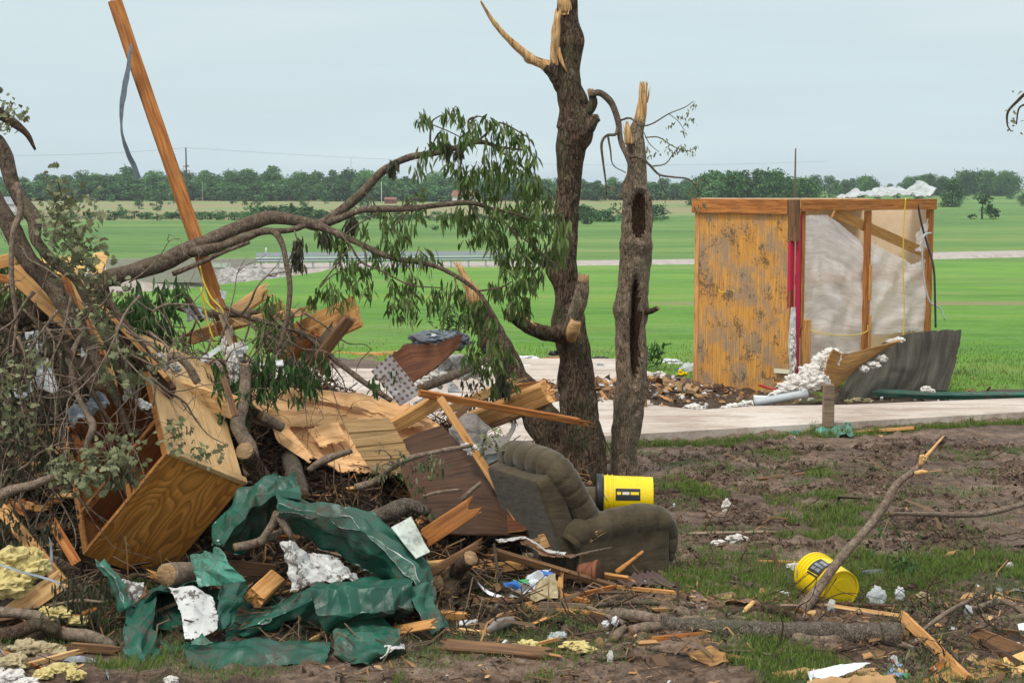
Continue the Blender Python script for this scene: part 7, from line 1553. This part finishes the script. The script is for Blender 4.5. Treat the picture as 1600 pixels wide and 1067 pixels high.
# ------------------------------------------------------------------ foreground right
FG = [
 ('log', 'long mossy log half sunk in the mud before the ground bucket', [(935, 978, ('s', .0), 8), (1000, 974, ('s', .01), 12), (1080, 978, ('s', .01), 13), (1200, 988, ('s', .02), 17), (1300, 988, ('s', .03), 18), (1408, 992, ('s', .04), 18)], 'barklog', 26, 'log'),
 ('branch', 'leaning bare branch rising past the ground bucket, broken pale top', [(1252, 955, 10.05, 10), (1280, 918, 10.1, 8), (1315, 870, 10.15, 7.5), (1360, 820, 10.3, 7), (1385, 785, 10.35, 6), (1400, 758, 10.4, 5.5), (1432, 732, 10.45, 4.5), (1448, 712, 10.5, 3), (1472, 684, 10.55, 1.5)], 'barkg', 14, 'branch'),
 ('branch', 'mossy limb curving over the front of the long log', [(985, 985, 9.95, 9), (1040, 975, 9.9, 8), (1110, 968, 9.85, 9), (1170, 975, 9.8, 10), (1240, 995, 9.7, 9), (1280, 1000, 9.68, 7), (1340, 995, 9.68, 6), (1400, 1004, 9.65, 5), (1440, 1018, 9.6, 3)], 'barkg', 16, 'branch'),
 ('branch', 'dark bent branch over the left part of the long log', [(1110, 952, 10.0, 7), (1150, 955, 9.95, 7), (1205, 950, 9.95, 7), (1240, 965, 9.9, 5), (1280, 985, 9.85, 4)], 'barkd', 12, 'branch'),
 ('branch', 'brown stick with pale broken tip lying over the log', [(1080, 984, 9.8, 6), (1120, 976, 9.85, 6), (1150, 965, 9.9, 5.5), (1174, 944, 9.95, 4)], 'barkl', 10, 'branch'),
 ('branch', 'long thin branch lying level to the right edge', [(1393, 802, 10.5, 3), (1450, 803, 10.9, 4), (1520, 804, 11.3, 4.5), (1560, 798, 11.5, 4.5), (1615, 782, 11.6, 4)], 'barkg', 8, 'branch'),
 ('branch', 'crooked branch right of the white bag scraps', [(1350, 985, 10.0, 3), (1430, 975, 10.0, 4), (1480, 955, 10.0, 5), (1530, 948, 10.0, 5), (1570, 940, 10.05, 5), (1615, 965, 10.0, 5)], 'barkg', 8, 'branch'),
 ('branch', 'grey branch at the right edge above the brown planks', [(1535, 962, 9.9, 5), (1570, 968, 9.85, 6), (1615, 962, 9.85, 7)], 'barkg', 10, 'branch'),
 ('branch', 'bark branch on the grass at the right behind the white scraps', [(1475, 925, None, 7), (1510, 930, None, 6), (1540, 928, None, 6), (1580, 918, None, 4)], 'barkl', 10, 'branch'),
 ('branch', 'dark thin branch on the mud left of the pinkish rag', [(1060, 784, None, 2), (1110, 778, None, 2.5), (1150, 790, None, 3.5), (1195, 806, None, 2)], 'barkd', 6, 'branch'),
 ('stick', 'reddish bark stick lying far out on the mud', [(1183, 748, None, 2.5), (1220, 745, None, 4), (1260, 741, None, 4), (1295, 738, None, 2)], 'brownb', 8, 'stick'),
 ('stick', 'thin stick lying between tall trunk base and mud', [(1020, 772, None, 2.5), (1050, 768, None, 3), (1085, 766, None, 2)], 'barkd', 6, 'stick'),
 ('log', 'short dead branch at the left end of the long log', [(918, 948, ('s', .04), 4), (945, 960, ('s', .05), 4.5), (975, 973, ('s', .04), 4)], 'barkg', 8, 'log'),
 ('log', 'sawn pale branch stub at the left end of the long log', [(1030, 968, ('s', .06), 8), (1000, 962, ('s', .07), 9), (952, 958, ('s', .06), 10)], 'barkg', 14, 'log'),
 ('log', 'short peeled chunk of wood below the white teeth shaped scraps', [(960, 998, ('s', .02), 6), (968, 988, ('s', .03), 8), (974, 983, ('s', .03), 6)], 'barkg', 10, 'log'),
 ('stick', 'small dark twig at the mud edge right of the rotten beam', [(935, 1000, None, 2), (965, 1003, None, 2), (990, 1000, None, 1.5)], 'barkd', 5, 'stick'),
]
for n_, lab, pts, m, sg, ct in FG:
    k = dict(light=(.80, 1), capm=M['pine_fresh']) if 'leaning bare' in lab or 'pale broken tip' in lab else {}
    tag(tube(n_, pts, M[m], segs=sg, step=.03, amp=.25, jag=(.01, .03), **k), lab, ct)
twr = root('fork_tip', P(1440, 738, 10.4), 'x', 'x'); bpy.data.objects.remove(twr)
# side shoots of the leaning branch belong to it
lb = [o for o in bpy.data.objects if o.get('label', '').startswith('leaning bare branch')][0]
tube('side_shoot', [(1430, 740, 10.4, 4), (1440, 737, 10.38, 4), (1450, 738, 10.36, 2.5)], M['pine_fresh'], lb, segs=8, step=.02, amp=.3)
tube('side_shoot', [(1438, 728, 10.43, 3), (1440, 712, 10.42, 3), (1446, 716, 10.42, 2)], M['pine_fresh'], lb, segs=8, step=.02, amp=.3)
FG2 = [('thin pale branch lying along the front of the long log', [(1010, 1012, ('s', .02), 2.5), (1080, 1022, ('s', .02), 3), (1150, 1016, ('s', .02), 2.5), (1215, 1024, ('s', .02), 2)], 'barkl'), ('dark forked stick at the bottom between log and cardboard', [(1225, 1012, ('s', .02), 3), (1290, 1018, ('s', .03), 3.5), (1350, 1008, ('s', .02), 2.5)], 'barkd'), ('broken root standing before the long log', [(1286, 996, ('s', .10), 4), (1284, 1010, ('s', .04), 5), (1288, 1022, ('s', .0), 3)], 'barkg'), ('grey stick slanting over the twig heap at the right', [(1440, 985, ('s', .05), 3), (1490, 950, ('s', .10), 3.5), (1545, 925, ('s', .05), 2)], 'barkg'),
 ('thin branch lying from the left end of the log toward the grass', [(870, 1020, None, 2), (930, 1030, None, 2.5), (1000, 1026, None, 2)], 'barkd'), ('thick bark stick crossing the mud below the ribbed metal', [(930, 945, ('s', .02), 4), (1000, 940, ('s', .03), 5), (1085, 946, ('s', .02), 4)], 'barkl'), ('bent stick on the grass between recliner and ground bucket', [(1120, 905, None, 2), (1160, 895, None, 2.5), (1205, 884, None, 1.5)], 'barkd')]
for lab, pts, m in FG2: tag(tube('stick', pts, M[m], segs=8, step=.03, amp=.25, jag=(.01, .02)), lab, 'stick')
BF = [
 ('plank', 'flat orange plank lying before the long log', (1018, 1000, 9.75), (1182, 984, 9.85), 12, 5, 'orange', 10, 'plank', (.03, .03)),
 ('plank', 'weathered plank sloping from log end to the bottom right', (1410, 962, 9.75), (1512, 1062, 9.2), 17, 9, 'pine', 20, 'plank', (.03, .02)),
 ('plank', 'brown plank at the right edge, upper of two', (1522, 990, 9.75), (1625, 1032, 9.5), 26, 8, 'brownb', 5, 'plank', (.02, .0)),
 ('plank', 'brown plank at the right edge, lower and more hidden', (1530, 1000, 9.7), (1600, 1040, 9.5), 9, 8, 'darkb', 5, 'plank', (.02, .0)),
 ('plank', 'orange wooden lath on the grass before the far white scrap', (1188, 878, None), (1268, 880, None), 7, 5, 'pine', 20, 'plank', (.03, .03)),
 ('plank', 'pale flat driftwood board lying on the mud above the grass patch', (1080, 836, None), (1198, 833, None), 11, 5, 'greyb', 50, 'plank', (.06, .08)),
 ('plank', 'dark grey board beneath the ground bucket', (1215, 950, 10.2), (1300, 950, 10.1), 14, 7, 'greyb', 30, 'plank', (.05, .02)),
 ('plank', 'dark board piece right beneath the ground bucket', (1310, 945, 10.15), (1420, 948, 10.1), 7, 6, 'darkb', 30, 'plank', (.08, .08)),
 ('plank', 'small pale splinter leaning at the log end', (1404, 985, 9.7), (1414, 1004, 9.6), 6, 2, 'greyb', 0, 'splinter', (.02, .02)),
 ('plank', 'orange chip of wood beside the orange lath on the grass', (1298, 946, 10.0), (1410, 962, 10.0), 6, 4, 'pine_fresh', 0, 'splinter', (.1, .1)),
 ('plank', 'short dark plank at the bottom right under the sloping plank', (1455, 1050, 9.2), (1495, 1020, 9.4), 12, 6, 'orange', 10, 'plank', (.03, .03)),
 ('plank', 'thin split stick below the rotten beam right end', (822, 1010, ('s', .03)), (872, 998, ('s', .04)), 6, 4, 'pine', 20, 'splinter', (.03, .04)),
 ('plank', 'fallen bark slab on the mud at the right edge of the long batten', (1560, 985, 9.9), (1600, 990, 9.9), 10, 4, 'rustbr' if False else 'brownb', 30, 'bark slab', (.05, .05)),
]
for n_, lab, a, b, w, t, m, ro_2, ct, brk in BF: plank(n_, lab, a, b, w, t, m, roll=ro_2, cat_=ct, broken=brk)
net('bark_sheet', [[(1106, 925, 10.35), (1140, 927, 10.35), (1180, 930, 10.3), (1208, 940, 10.25)], [(1100, 945, 10.1), (1140, 950, 10.05), (1175, 953, 10.05), (1215, 955, 10.05)]], ['darkb', 'card'], 'curled dark brown bark sheet behind the branches of the log', 'bark sheet', nu=40, nv=14, thick=.006, wave=.08, wf=5, jag=.03, crumple=.03)
bpy.data.objects['bark_sheet'].data.materials[0] = M['rustbr']
net('hardboard_scrap', [[(1072, 1020, ('s', .06)), (1110, 1006, ('s', .10)), (1135, 1018, ('s', .05))], [(1080, 1030, ('s', .01)), (1115, 1040, ('s', .01)), (1140, 1032, ('s', .02))]], ['card', 'card'], 'torn orange brown piece of hardboard on the bottom mud', 'hardboard scrap', nu=24, nv=16, thick=.006, wave=.04, wf=6, jag=.04)
bpy.data.objects['hardboard_scrap'].data.materials[0] = M['osb']
net('hardboard_scrap', [[(1134, 1020, ('s', .03)), (1180, 1027, ('s', .03))], [(1136, 1026, ('s', .01)), (1176, 1033, ('s', .01))]], ['osb', 'card'], 'narrow strip right of the torn orange brown hardboard', 'hardboard scrap', nu=20, nv=6, thick=.005, jag=.02)
net('cardboard', [[(1205, 1048, ('s', .04)), (1270, 1040, ('s', .06)), (1370, 1042, ('s', .05))], [(1215, 1060, ('s', .0)), (1280, 1066, ('s', .01)), (1375, 1062, ('s', .02))]], ['card', 'card'], 'brown torn cardboard sheet at the bottom right', 'cardboard', nu=40, nv=14, thick=.006, wave=.05, wf=5, jag=.05)
net('cardboard', [[(1260, 1058, ('s', .06)), (1400, 1050, ('s', .08))], [(1262, 1075, ('s', .03)), (1400, 1075, ('s', .03))]], ['card', 'card'], 'second brown cardboard strip on the bottom picture edge', 'cardboard', nu=30, nv=8, thick=.006, wave=.04, wf=6, jag=.03)
net('white_paper', [[(1262, 1048, ('s', .09)), (1310, 1036, ('s', .11)), (1364, 1033, ('s', .11))], [(1264, 1056, ('s', .07)), (1300, 1062, ('s', .07)), (1340, 1044, ('s', .09))]], ['whitep', 'whitep'], 'white torn sheet lying on the brown cardboard', 'paper', nu=30, nv=16, thick=.003, wave=.02, jag=.04)
wr = root('drink_carton', P(1395, 1045, 9.2), 'crushed blue, red and green printed carton among dull leaves', 'carton')
net('carton_side', [[(1388, 1030, 9.25), (1396, 1023, 9.3), (1402, 1030, 9.3)], [(1392, 1044, 9.2), (1398, 1044, 9.2), (1408, 1042, 9.25)]], ['filmw', 'filmw'], parent=wr, nu=14, nv=14, thick=.003, crumple=.03, cf=8)
net('carton_side', [[(1387, 1044, 9.15), (1410, 1042, 9.2)], [(1384, 1064, 9.05), (1412, 1060, 9.1)]], ['blue', 'blue'], parent=wr, nu=14, nv=14, thick=.003, crumple=.05, cf=6)
bpy.data.objects['carton_side.001'].data.materials[0] = plain('pale_blue_print', (.22, .33, .55), .5, .2)
net('red_mark', [[(1389, 1029, 9.22), (1395, 1028, 9.22)], [(1398, 1042, 9.16), (1403, 1040, 9.17)]], ['red', 'red'], parent=wr, nu=6, nv=8, thick=.002, crumple=.01, jag=.01)
net('green_mark', [[(1409, 1050, 9.1), (1422, 1048, 9.12)], [(1414, 1060, 9.05), (1424, 1057, 9.07)]], ['greenp', 'greenp'], parent=wr, nu=6, nv=8, thick=.002, crumple=.02)
net('plywood_piece', [[(1440, 1058, 9.3), (1560, 1020, 9.6)], [(1450, 1075, 9.1), (1610, 1045, 9.35)]], ['osb', 'card'], 'flat orange brown board at the bottom right corner', 'board', nu=24, nv=12, thick=.01, wave=.03, jag=.04)
net('plywood_piece', [[(1565, 1030, 9.3), (1612, 1015, 9.4)], [(1570, 1060, 9.1), (1615, 1050, 9.15)]], ['plyy', 'card'], 'crumpled yellow brown board scrap in the bottom right corner', 'board', nu=16, nv=12, thick=.01, crumple=.06, jag=.04)
net('white_cup', [[(1590, 975, 9.7), (1612, 970, 9.7)], [(1592, 988, 9.65), (1612, 990, 9.65)]], ['whitep', 'whitep'], 'white cup scrap at the right edge above the brown planks', 'scrap', nu=10, nv=10, thick=.004, crumple=.03)
net('grey_sheet', [[(1555, 918, None), (1580, 916, None), (1600, 922, None)], [(1558, 924, None), (1582, 924, None), (1602, 928, None)]], ['grey', 'grey'], 'grey crumpled sheet on the grass at the right edge', 'sheet scrap', nu=20, nv=6, thick=.003, crumple=.04)
net('grey_sheet', [[(1345, 892, ('s', .03)), (1378, 888, ('s', .04))], [(1350, 898, None), (1380, 897, None)]], ['grey', 'grey'], 'grey blue scrap on the grass right of the ground bucket', 'sheet scrap', nu=14, nv=6, thick=.003, crumple=.04)
# bags, rags
for a in (('plastic_bag', 'white plastic bag right of the ground bucket, largest of the row', 1370, 932, ('s', .05), 30, 30, 'filmw'), ('plastic_bag', 'white bag rag second from the ground bucket', 1406, 928, ('s', .05), 16, 20, 'filmw'), ('plastic_bag', 'tan and white rag third from the ground bucket', 1442, 932, ('s', .05), 20, 16, 'fluffg'),
          ('plastic_bag', 'white rag hanging on the twigs left of the brown planks', 1512, 960, 9.9, 14, 26, 'filmw'), ('plastic_bag', 'milky scrap hanging over the bucket bottom', 1300, 948, 10.0, 12, 20, 'filmw'), ('plastic_bag', 'white wad on the grass above the ground bucket', 1242, 886, ('s', .02), 26, 12, 'fluffw'),
          ('cloth_rag', 'pinkish rag standing on the mud in the mid distance', 1135, 792, ('s', .04), 15, 22, 'fluffw'), ('cloth_rag', 'crumpled pinkish cloth on the grey driftwood board', 1152, 842, ('s', .03), 32, 14, 'fluffw'), ('cloth_rag', 'white cloth end left of the crumpled pinkish cloth', 1122, 848, ('s', .02), 22, 9, 'fluffw'),
          ('white_shard', 'white tooth shaped shard left of the long log, left one', 946, 975, ('s', .05), 10, 13, 'whitep'), ('white_shard', 'white tooth shaped shard left of the long log, right one', 961, 970, ('s', .06), 10, 16, 'whitep'),
          ('cloth_rag', 'grey white rag on the bottom mud near the centre', 954, 1028, ('s', .02), 9, 20, 'fluffw'), ('plastic_bag', 'clear plastic scrap above the yellow insulation shreds', 872, 992, ('s', .03), 26, 10, 'filmw'), ('cloth_rag', 'small white rag beside the clear plastic scrap', 860, 1000, ('s', .02), 10, 10, 'fluffw'),
          ('plastic_bag', 'white scrap at the top of the heap left of the ground bucket', 1225, 928, ('s', .02), 18, 9, 'whitep'), ('cloth_rag', 'white tuft at the mud edge far right of the grass patch', 1578, 884, ('s', .03), 10, 12, 'fluffw'), ('plastic_bag', 'white tangled rag at the right edge of the twigs', 1485, 985, 9.7, 20, 14, 'fluffw')):
    bag(a[0], a[1], a[2], a[3], a[4], a[5], a[6], a[7], 'rag' if 'rag' in a[0] else ('shard' if 'shard' in a[0] else 'plastic bag'), cr=.38)
tag(boxes('brick_piece', [(tuple(S(806, 1012, .0)), (.1, .06, .05), .4)], 'greyb', bev=.008), 'small grey wooden block below the rotten beam', 'block')
# leaves round the log and bottom right
bunch('withered_foliage', 'dull leafy branch heap behind the sloping plank', area(1400, 935, 1540, 975, 9.95, 30, .12), 'leafd', 14, .08, .07, .014, .3)
bunch('withered_foliage', 'dull grey green leaves under the sloping plank', area(1410, 985, 1530, 1040, 9.55, 40, .12), 'leafd', 16, .08, .07, .014, .3)
bunch('withered_foliage', 'dull grey green leaves around the crushed carton', area(1365, 1025, 1450, 1060, 9.2, 22, .1), 'leafo', 14, .07, .07, .014, .3)
bunch('sapling', 'small leafy sapling growing in the grass right of the leaning branch', [(1405, 845, 11.2), (1415, 850, 11.2), (1400, 858, 11.2), (1420, 862, 11.2), (1410, 872, 11.2), (1425, 880, 11.2), (1412, 890, 11.2), (1400, 880, 11.2)], 'leaff', 10, .06, .055, .022, .2)
CLAMP = False
xt = root('bare_tree', (P(1765, 800, 11.5).x, 11.5, 0), 'bare broken tree whose thin branch tips reach in at the right edge of the sky', 'tree')
tube('trunk', [(1765, 905, 11.5, 40), (1765, 860, 11.5, 33), (1760, 600, 11.5, 28), (1768, 300, 11.5, 22), (1755, 60, 11.5, 14), (1760, -40, 11.5, 5)], M['bark1'], xt, segs=24, step=.05, amp=.2, jag=(0, .15))
tube('branch', [(1762, 130, 11.5, 8), (1720, 100, 11.5, 7), (1670, 118, 11.5, 5), (1630, 138, 11.5, 3.5), (1605, 145, 11.5, 3), (1590, 158, 11.5, 2.5), (1575, 175, 11.5, 2), (1574, 195, 11.5, 1.2), (1580, 206, 11.5, .8)], M['barkd'], xt, segs=7, step=.03, amp=.2)
tube('branch', [(1660, 122, 11.5, 3), (1630, 150, 11.5, 2.2), (1605, 162, 11.5, 2), (1592, 170, 11.5, 1.5), (1588, 195, 11.5, 1)], M['barkd'], xt, segs=6, step=.03, amp=.2)
Lx = Leaves()
for q in ((1592, 152), (1580, 172), (1582, 192), (1590, 202), (1650, 140), (1690, 120)): Lx.oaks(P(q[0], q[1], 11.5), 4, .05, .035)
Lx.make('leaves', 'leafo', xt)
# ------------------------------------------------------------------ litter, twigs, grass: what nobody could count
def ground_pts(n, x0, x1, y0, y1, dens, lift=0.0, seed=0):
    r = np.random.default_rng(seed); out = []; tries = 0
    while len(out) < n and tries < n*40:
        tries += 1; x = r.uniform(x0, x1); y = r.uniform(y0, y1)
        if abs(x/y) > (.345 if r.random() > .45 else .52): continue
        if r.random() < dens(x, y): out.append((x, y, H(x, y)+lift))
    return np.array(out), r
def d_pile(x, y): return min(1, max(mound(x, y)*5, mess(x, y)*.38)+.01)
def d_mess(x, y):
    d = .02
    if mound(x, y) > .02: d = 1
    if y < 11.3 and x < 1.2 and x > -1: d = max(d, .6)
    if abs(y-9.95) < .8 and x > .5: d = max(d, .85)
    if y < 10 and x > 2: d = max(d, .6)
    if hmud(x, y) > .03 and 18 < y < 24: d = max(d, .9)
    if 11 < y < 17 and x > 1: d = max(d, .015)
    return d
# twig template: bent thin stick
TWV = [(-.5, -.5, -.5), (-.5, .5, -.5), (-.5, 0, .5), (0, -.4, 3.1), (0, .4, 3.1), (0, 0, 3.9), (.5, -.25, -.4), (.5, .25, -.4), (.5, 0, .3)]
TWF = [(0, 1, 4, 3), (1, 2, 5, 4), (2, 0, 3, 5), (3, 4, 7, 6), (4, 5, 8, 7), (5, 3, 6, 8)]
def sc_twigs(n, dens, seed, label, l0, l1, w, mat, x0=-7.5, x1=7.5, y0=8.6, y1=24, tiltk=.35, lift=.02, name='twig_litter'):
    p, r = ground_pts(n, x0, x1, y0, y1, dens, lift, seed); k = len(p)
    e = np.stack([r.uniform(0, 6.28, k), r.normal(0, tiltk, k), r.uniform(0, 6.28, k)], 1); L = r.uniform(l0, l1, k); ww = w*r.uniform(.5, 1.6, k)
    p[:, 2] += np.abs(np.sin(e[:, 1]))*L*.35
    scatter(name, TWV, TWF, p, e, np.stack([L, ww, ww], 1), M[mat], label)
sc_twigs(8500, d_pile, 3, 'tangle of countless thin twigs all over the pile', .06, .42, .008, 'twig', y1=16, tiltk=.45, lift=.03, name='twig_tangle')
sc_twigs(420, d_pile, 4, 'tangle of thicker broken sticks over the pile', .12, .5, .020, 'twig', y1=16, tiltk=.3, lift=.02, name='stick_tangle')
CLAMP = False
sc_twigs(6500, d_mess, 5, 'fine twigs and straw strewn over the mud', .03, .16, .005, 'twig', tiltk=.1, lift=.004, name='twig_litter')
sc_twigs(2600, lambda x, y: d_mess(x, y)*.8, 15, 'pale splinters strewn over the mud and pile', .02, .11, .009, 'chip', tiltk=.2, lift=.006, name='splinter_litter')
def sc_chips(n, dens, seed, label, s0, s1, mat, flat=.25, name='wood_chip_litter', y0=8.6, y1=24, x0=-7.5, x1=7.5, th=.2):
    p, r = ground_pts(n, x0, x1, y0, y1, dens, .008, seed); k = len(p)
    e = np.stack([r.normal(0, flat, k), r.normal(0, flat, k), r.uniform(0, 6.28, k)], 1); s = s0+(s1-s0)*r.random(k)**3
    scatter(name, (np.array(BOXV)*np.array([1, 1, 1])+np.array([[0, 0, 0]]*4+[[.15, .1, 0]]*4)).tolist(), BOXF, p, e, np.stack([s*r.uniform(1, 2.6, k), s, s*th*r.uniform(.5, 1.5, k)], 1), M[mat], label)
sc_chips(2600, lambda x, y: d_mess(x, y)*.9, 6, 'wood chips and splinters strewn over pile and mud', .012, .07, 'chip')
sc_chips(520, lambda x, y: d_mess(x, y)*.8, 7, 'tiny white scraps strewn over the mud', .006, .028, 'whitebit', .6, 'white_scrap_litter', th=.7)
sc_chips(260, lambda x, y: hmud(x, y)*6 if y > 18 else 0, 8, 'white scraps strewn round the shed', .015, .06, 'whitebit', .7, 'white_scrap_litter', y0=19, y1=24, x0=-1, x1=6.5, th=.6)
sc_chips(500, lambda x, y: hmud(x, y)*6 if y > 18 else 0, 9, 'wood and bark rubbish strewn round the shed', .02, .10, 'chip', .7, 'rubbish_litter', y0=19, y1=24, x0=-1, x1=6.5, th=.4)
# clods: small lumps
CV, CF = blobmesh((0, 0, 0), (1, 1, .7), 3, 1, .4, 3, .2)
p, r = ground_pts(10000, -6, 8, 8.6, 17.2, lambda x, y: .30+.7*max(0, fb(x*1.1, y*1.6, 50, 3)*2.2)+(.5 if mound(x, y) > .02 else 0)-.55*grassmask(x, y), 0, 21); k = len(p)
s = .005+.026*r.random(k)**4
scatter('mud_clods', CV, CF, p, np.stack([r.uniform(0, 6, k)]*3, 1), np.stack([s*1.3, s, s*.8], 1), M['clod'], 'small clods of mud lying over the yard')
p, r = ground_pts(19000, .3, 8.5, 10.5, 17.2, lambda x, y: max(0, fb(x*1.3, y*2.2, 61, 4)*2.6+.1), 0, 22); k = len(p)
s = .008+.02*r.random(k)**2
scatter('mud_crumbs', CV, CF, p, np.stack([r.uniform(0, 6, k)]*3, 1), np.stack([s*1.5, s, s*.45], 1), M['ground'], 'crumbled trampled mud over the yard')
# dead leaves
LV = [(-.5, 0, 0), (-.1, -.28, .08), (.5, 0, 0), (-.1, .28, .08)]; LF = [(0, 1, 2, 3)]
def sc_leaves(n, dens, seed, label, s0, s1, mat, name, tl=.7, y0=8.6, y1=16.5, lift=.01, x0=-7.5, x1=7.5):
    p, r = ground_pts(n, x0, x1, y0, y1, dens, lift, seed); k = len(p)
    p[:, 2] += r.random(k)*.06*np.array([min(1, mound(a, b)*6) for a, b, _ in p])
    e = np.stack([r.normal(0, tl, k), r.normal(0, tl, k), r.uniform(0, 6.28, k)], 1); s = r.uniform(s0, s1, k)
    scatter(name, LV, LF, p, e, np.stack([s, s*r.uniform(.4, 1, k), s], 1), M[mat], label)
sc_leaves(19000, d_pile, 31, 'brown dead leaves covering the pile', .03, .09, 'leafb', 'dead_leaf_litter')
sc_leaves(5000, d_pile, 32, 'dull green leaves scattered over the pile', .03, .09, 'leafd', 'green_leaf_litter')
sc_leaves(2600, d_mess, 33, 'brown dead leaves scattered on the mud', .015, .05, 'leafb', 'dead_leaf_litter', .4)
sc_leaves(8500, lambda x, y: 1 if mound(x, y) > .3 and x < -2.6 else 0, 34, 'dull leaves massed at the left of the pile', .04, .10, 'leafd', 'green_leaf_litter', y1=14)
# brush loops: curved twig whips poking out of the pile
tw = []
for i in range(330):
    px = rng.uniform(-20, 760); py = rng.uniform(470, 960)
    c = S(px, py)
    if mound(c.x, c.y) < .04: continue
    tw += twigs_from((c.x, c.y, c.z-.03), (rng.gauss(0, .8), -.4+rng.gauss(0, .4), rng.uniform(.0, .7)), rng.uniform(.25, .6), rng.uniform(.004, .010), 2, 1, rng, [], .12, .3)
o = multitube('brush', tw, M['barkd'], px=False, segs=5, step=.05, amp=.1); tag(o, 'curved thin branches poking out all over the pile', kind='stuff')
tw = []
for i in range(210):
    px = rng.uniform(-10, 250) if i % 3 else rng.uniform(250, 480); py = rng.uniform(440, 800) if px < 250 else rng.uniform(480, 600)
    c = P(px, py, 10.9+rng.uniform(-.3, .3) if px < 250 else 12.3)
    if px > 120 and py > 600: continue
    tw += twigs_from((c.x, c.y, c.z), (rng.gauss(0, .7), rng.gauss(0, .2), -.6+rng.gauss(0, .5)), rng.uniform(.35, .9), rng.uniform(.004, .012), 2, 1, rng, [], .08, .25)
o = multitube('hanging_brush', tw, M['barkg'], px=False, segs=5, step=.06, amp=.1); tag(o, 'tangle of bare twigs hanging over the left of the pile', kind='stuff')
# twigs with the log on the right
tw = []
for i in range(60):
    c = S(rng.uniform(1180, 1590), rng.uniform(935, 1040)); tw += twigs_from((c.x, c.y, c.z+.02), (rng.gauss(0, 1), rng.gauss(0, .4), rng.uniform(.0, .6)), rng.uniform(.2, .45), rng.uniform(.003, .007), 2, 1, rng, [], .08, .25)
o = multitube('brush', tw, M['barkd'], px=False, segs=4, step=.05, amp=.1); tag(o, 'tangle of small twigs round the log at the right', kind='stuff')
# grass
GV = [(-.5, 0, 0), (.5, 0, 0), (.38, .12, .5), (-.38, .12, .5), (.05, .45, 1)]
def grass(n, dens, seed, label, h0, h1, w, mat, x0, x1, y0, y1):
    p, r = ground_pts(n, x0, x1, y0, y1, dens, -.005, seed); k = len(p)
    e = np.stack([r.normal(0, .28, k), r.normal(0, .28, k), r.uniform(0, 6.28, k)], 1); h = r.uniform(h0, h1, k)
    tv = np.array(GV); cz = 1
    o = scatter('grass', GV[:4]+[GV[4]], [(0, 1, 2, 3)], p, e, np.stack([np.full(k, w), h*.8, h], 1), M[mat], label)
    # tips
    me = o.data; nv = len(me.vertices)
    import bmesh
    V = np.zeros(nv*3); me.vertices.foreach_get('co', V); idx = np.arange(k)*5
    F = np.concatenate([np.stack([idx, idx+1, idx+2, idx+3], 1).reshape(-1)]).tolist()
    faces = [(int(a), int(a)+1, int(a)+2, int(a)+3) for a in idx]+[(int(a)+3, int(a)+2, int(a)+4) for a in idx]
    m2 = bpy.data.meshes.new('grass'); m2.from_pydata(V.reshape(-1, 3).tolist(), [], faces); m2.materials.append(M[mat]); o.data = m2
gm2 = lambda x, y: max(0, (grassmask(x, y)-.28))*1.4 if y < 20 else 0
grass(29000, gm2, 41, 'patches of green grass growing through the mud', .03, .085, .006, 'grassb', -4.2, 7, 8.6, 13.2)
grass(14000, gm2, 42, 'grass on the farther mud and along the slab', .03, .09, .008, 'grassb', .8, 8, 13.0, 18.8)
grass(14000, lambda x, y: max(.0, .12+fb(x*1.3, y*1.3, 77, 3)*.9) if mound(x, y) < .05 else 0, 43, 'thin olive grass over the bottom mud', .02, .07, .005, 'grass', -4.5, 4.5, 8.6, 11.0)
grass(13000, lambda x, y: (max(0, fb(x*1.2, y*2, 78, 4)*1.5+.05)) if mound(x, y) < .05 else 0, 44, 'sparse olive tufts on the middle mud', .02, .06, .006, 'grass', 1, 6.4, 11, 16.5)
grass(9000, lambda x, y: (1-sm(22, 30, y)) if grassmask(x, y) > .6 and not (x < 2.1 and y < 25.1) else 0, 45, 'taller grass at the near edge of the lawn', .03, .085, .010, 'grassb', -3.5, 9, 21.3, 30)
# weeds by the lawn edge
bunch('weed', 'tall weed at the lawn edge between slim trunk and shed', [(1018, 560, 24.5), (1022, 568, 24.5), (1014, 572, 24.5), (1030, 572, 24.5), (1010, 565, 24.5)], 'leaff', 14, .14, .18, .03, -.8)

# marks and patches are pieces of the part they sit on
def under(child, part):
    child.parent = part; child.location = child.location-part.location
for o in list(bpy.data.objects):
    if o.name.startswith('label_mark') and o.parent:
        p = [c for c in o.parent.children if c.name.startswith('label_panel')]
        if p: under(o, p[0])
    elif o.name.startswith('label_panel') and False: pass
pw = bpy.data.objects['plywood_wall']; under(bpy.data.objects['plywood_patch'], pw)
for o in list(bpy.data.objects):
    if o.parent and o.parent.type == 'EMPTY' and o.parent.name.startswith('broken_tree') and o.name.startswith('splinter') and not o.name.startswith('splintered'):
        t = [c for c in o.parent.children if c.name.startswith('trunk')]
        if t: under(o, t[0])
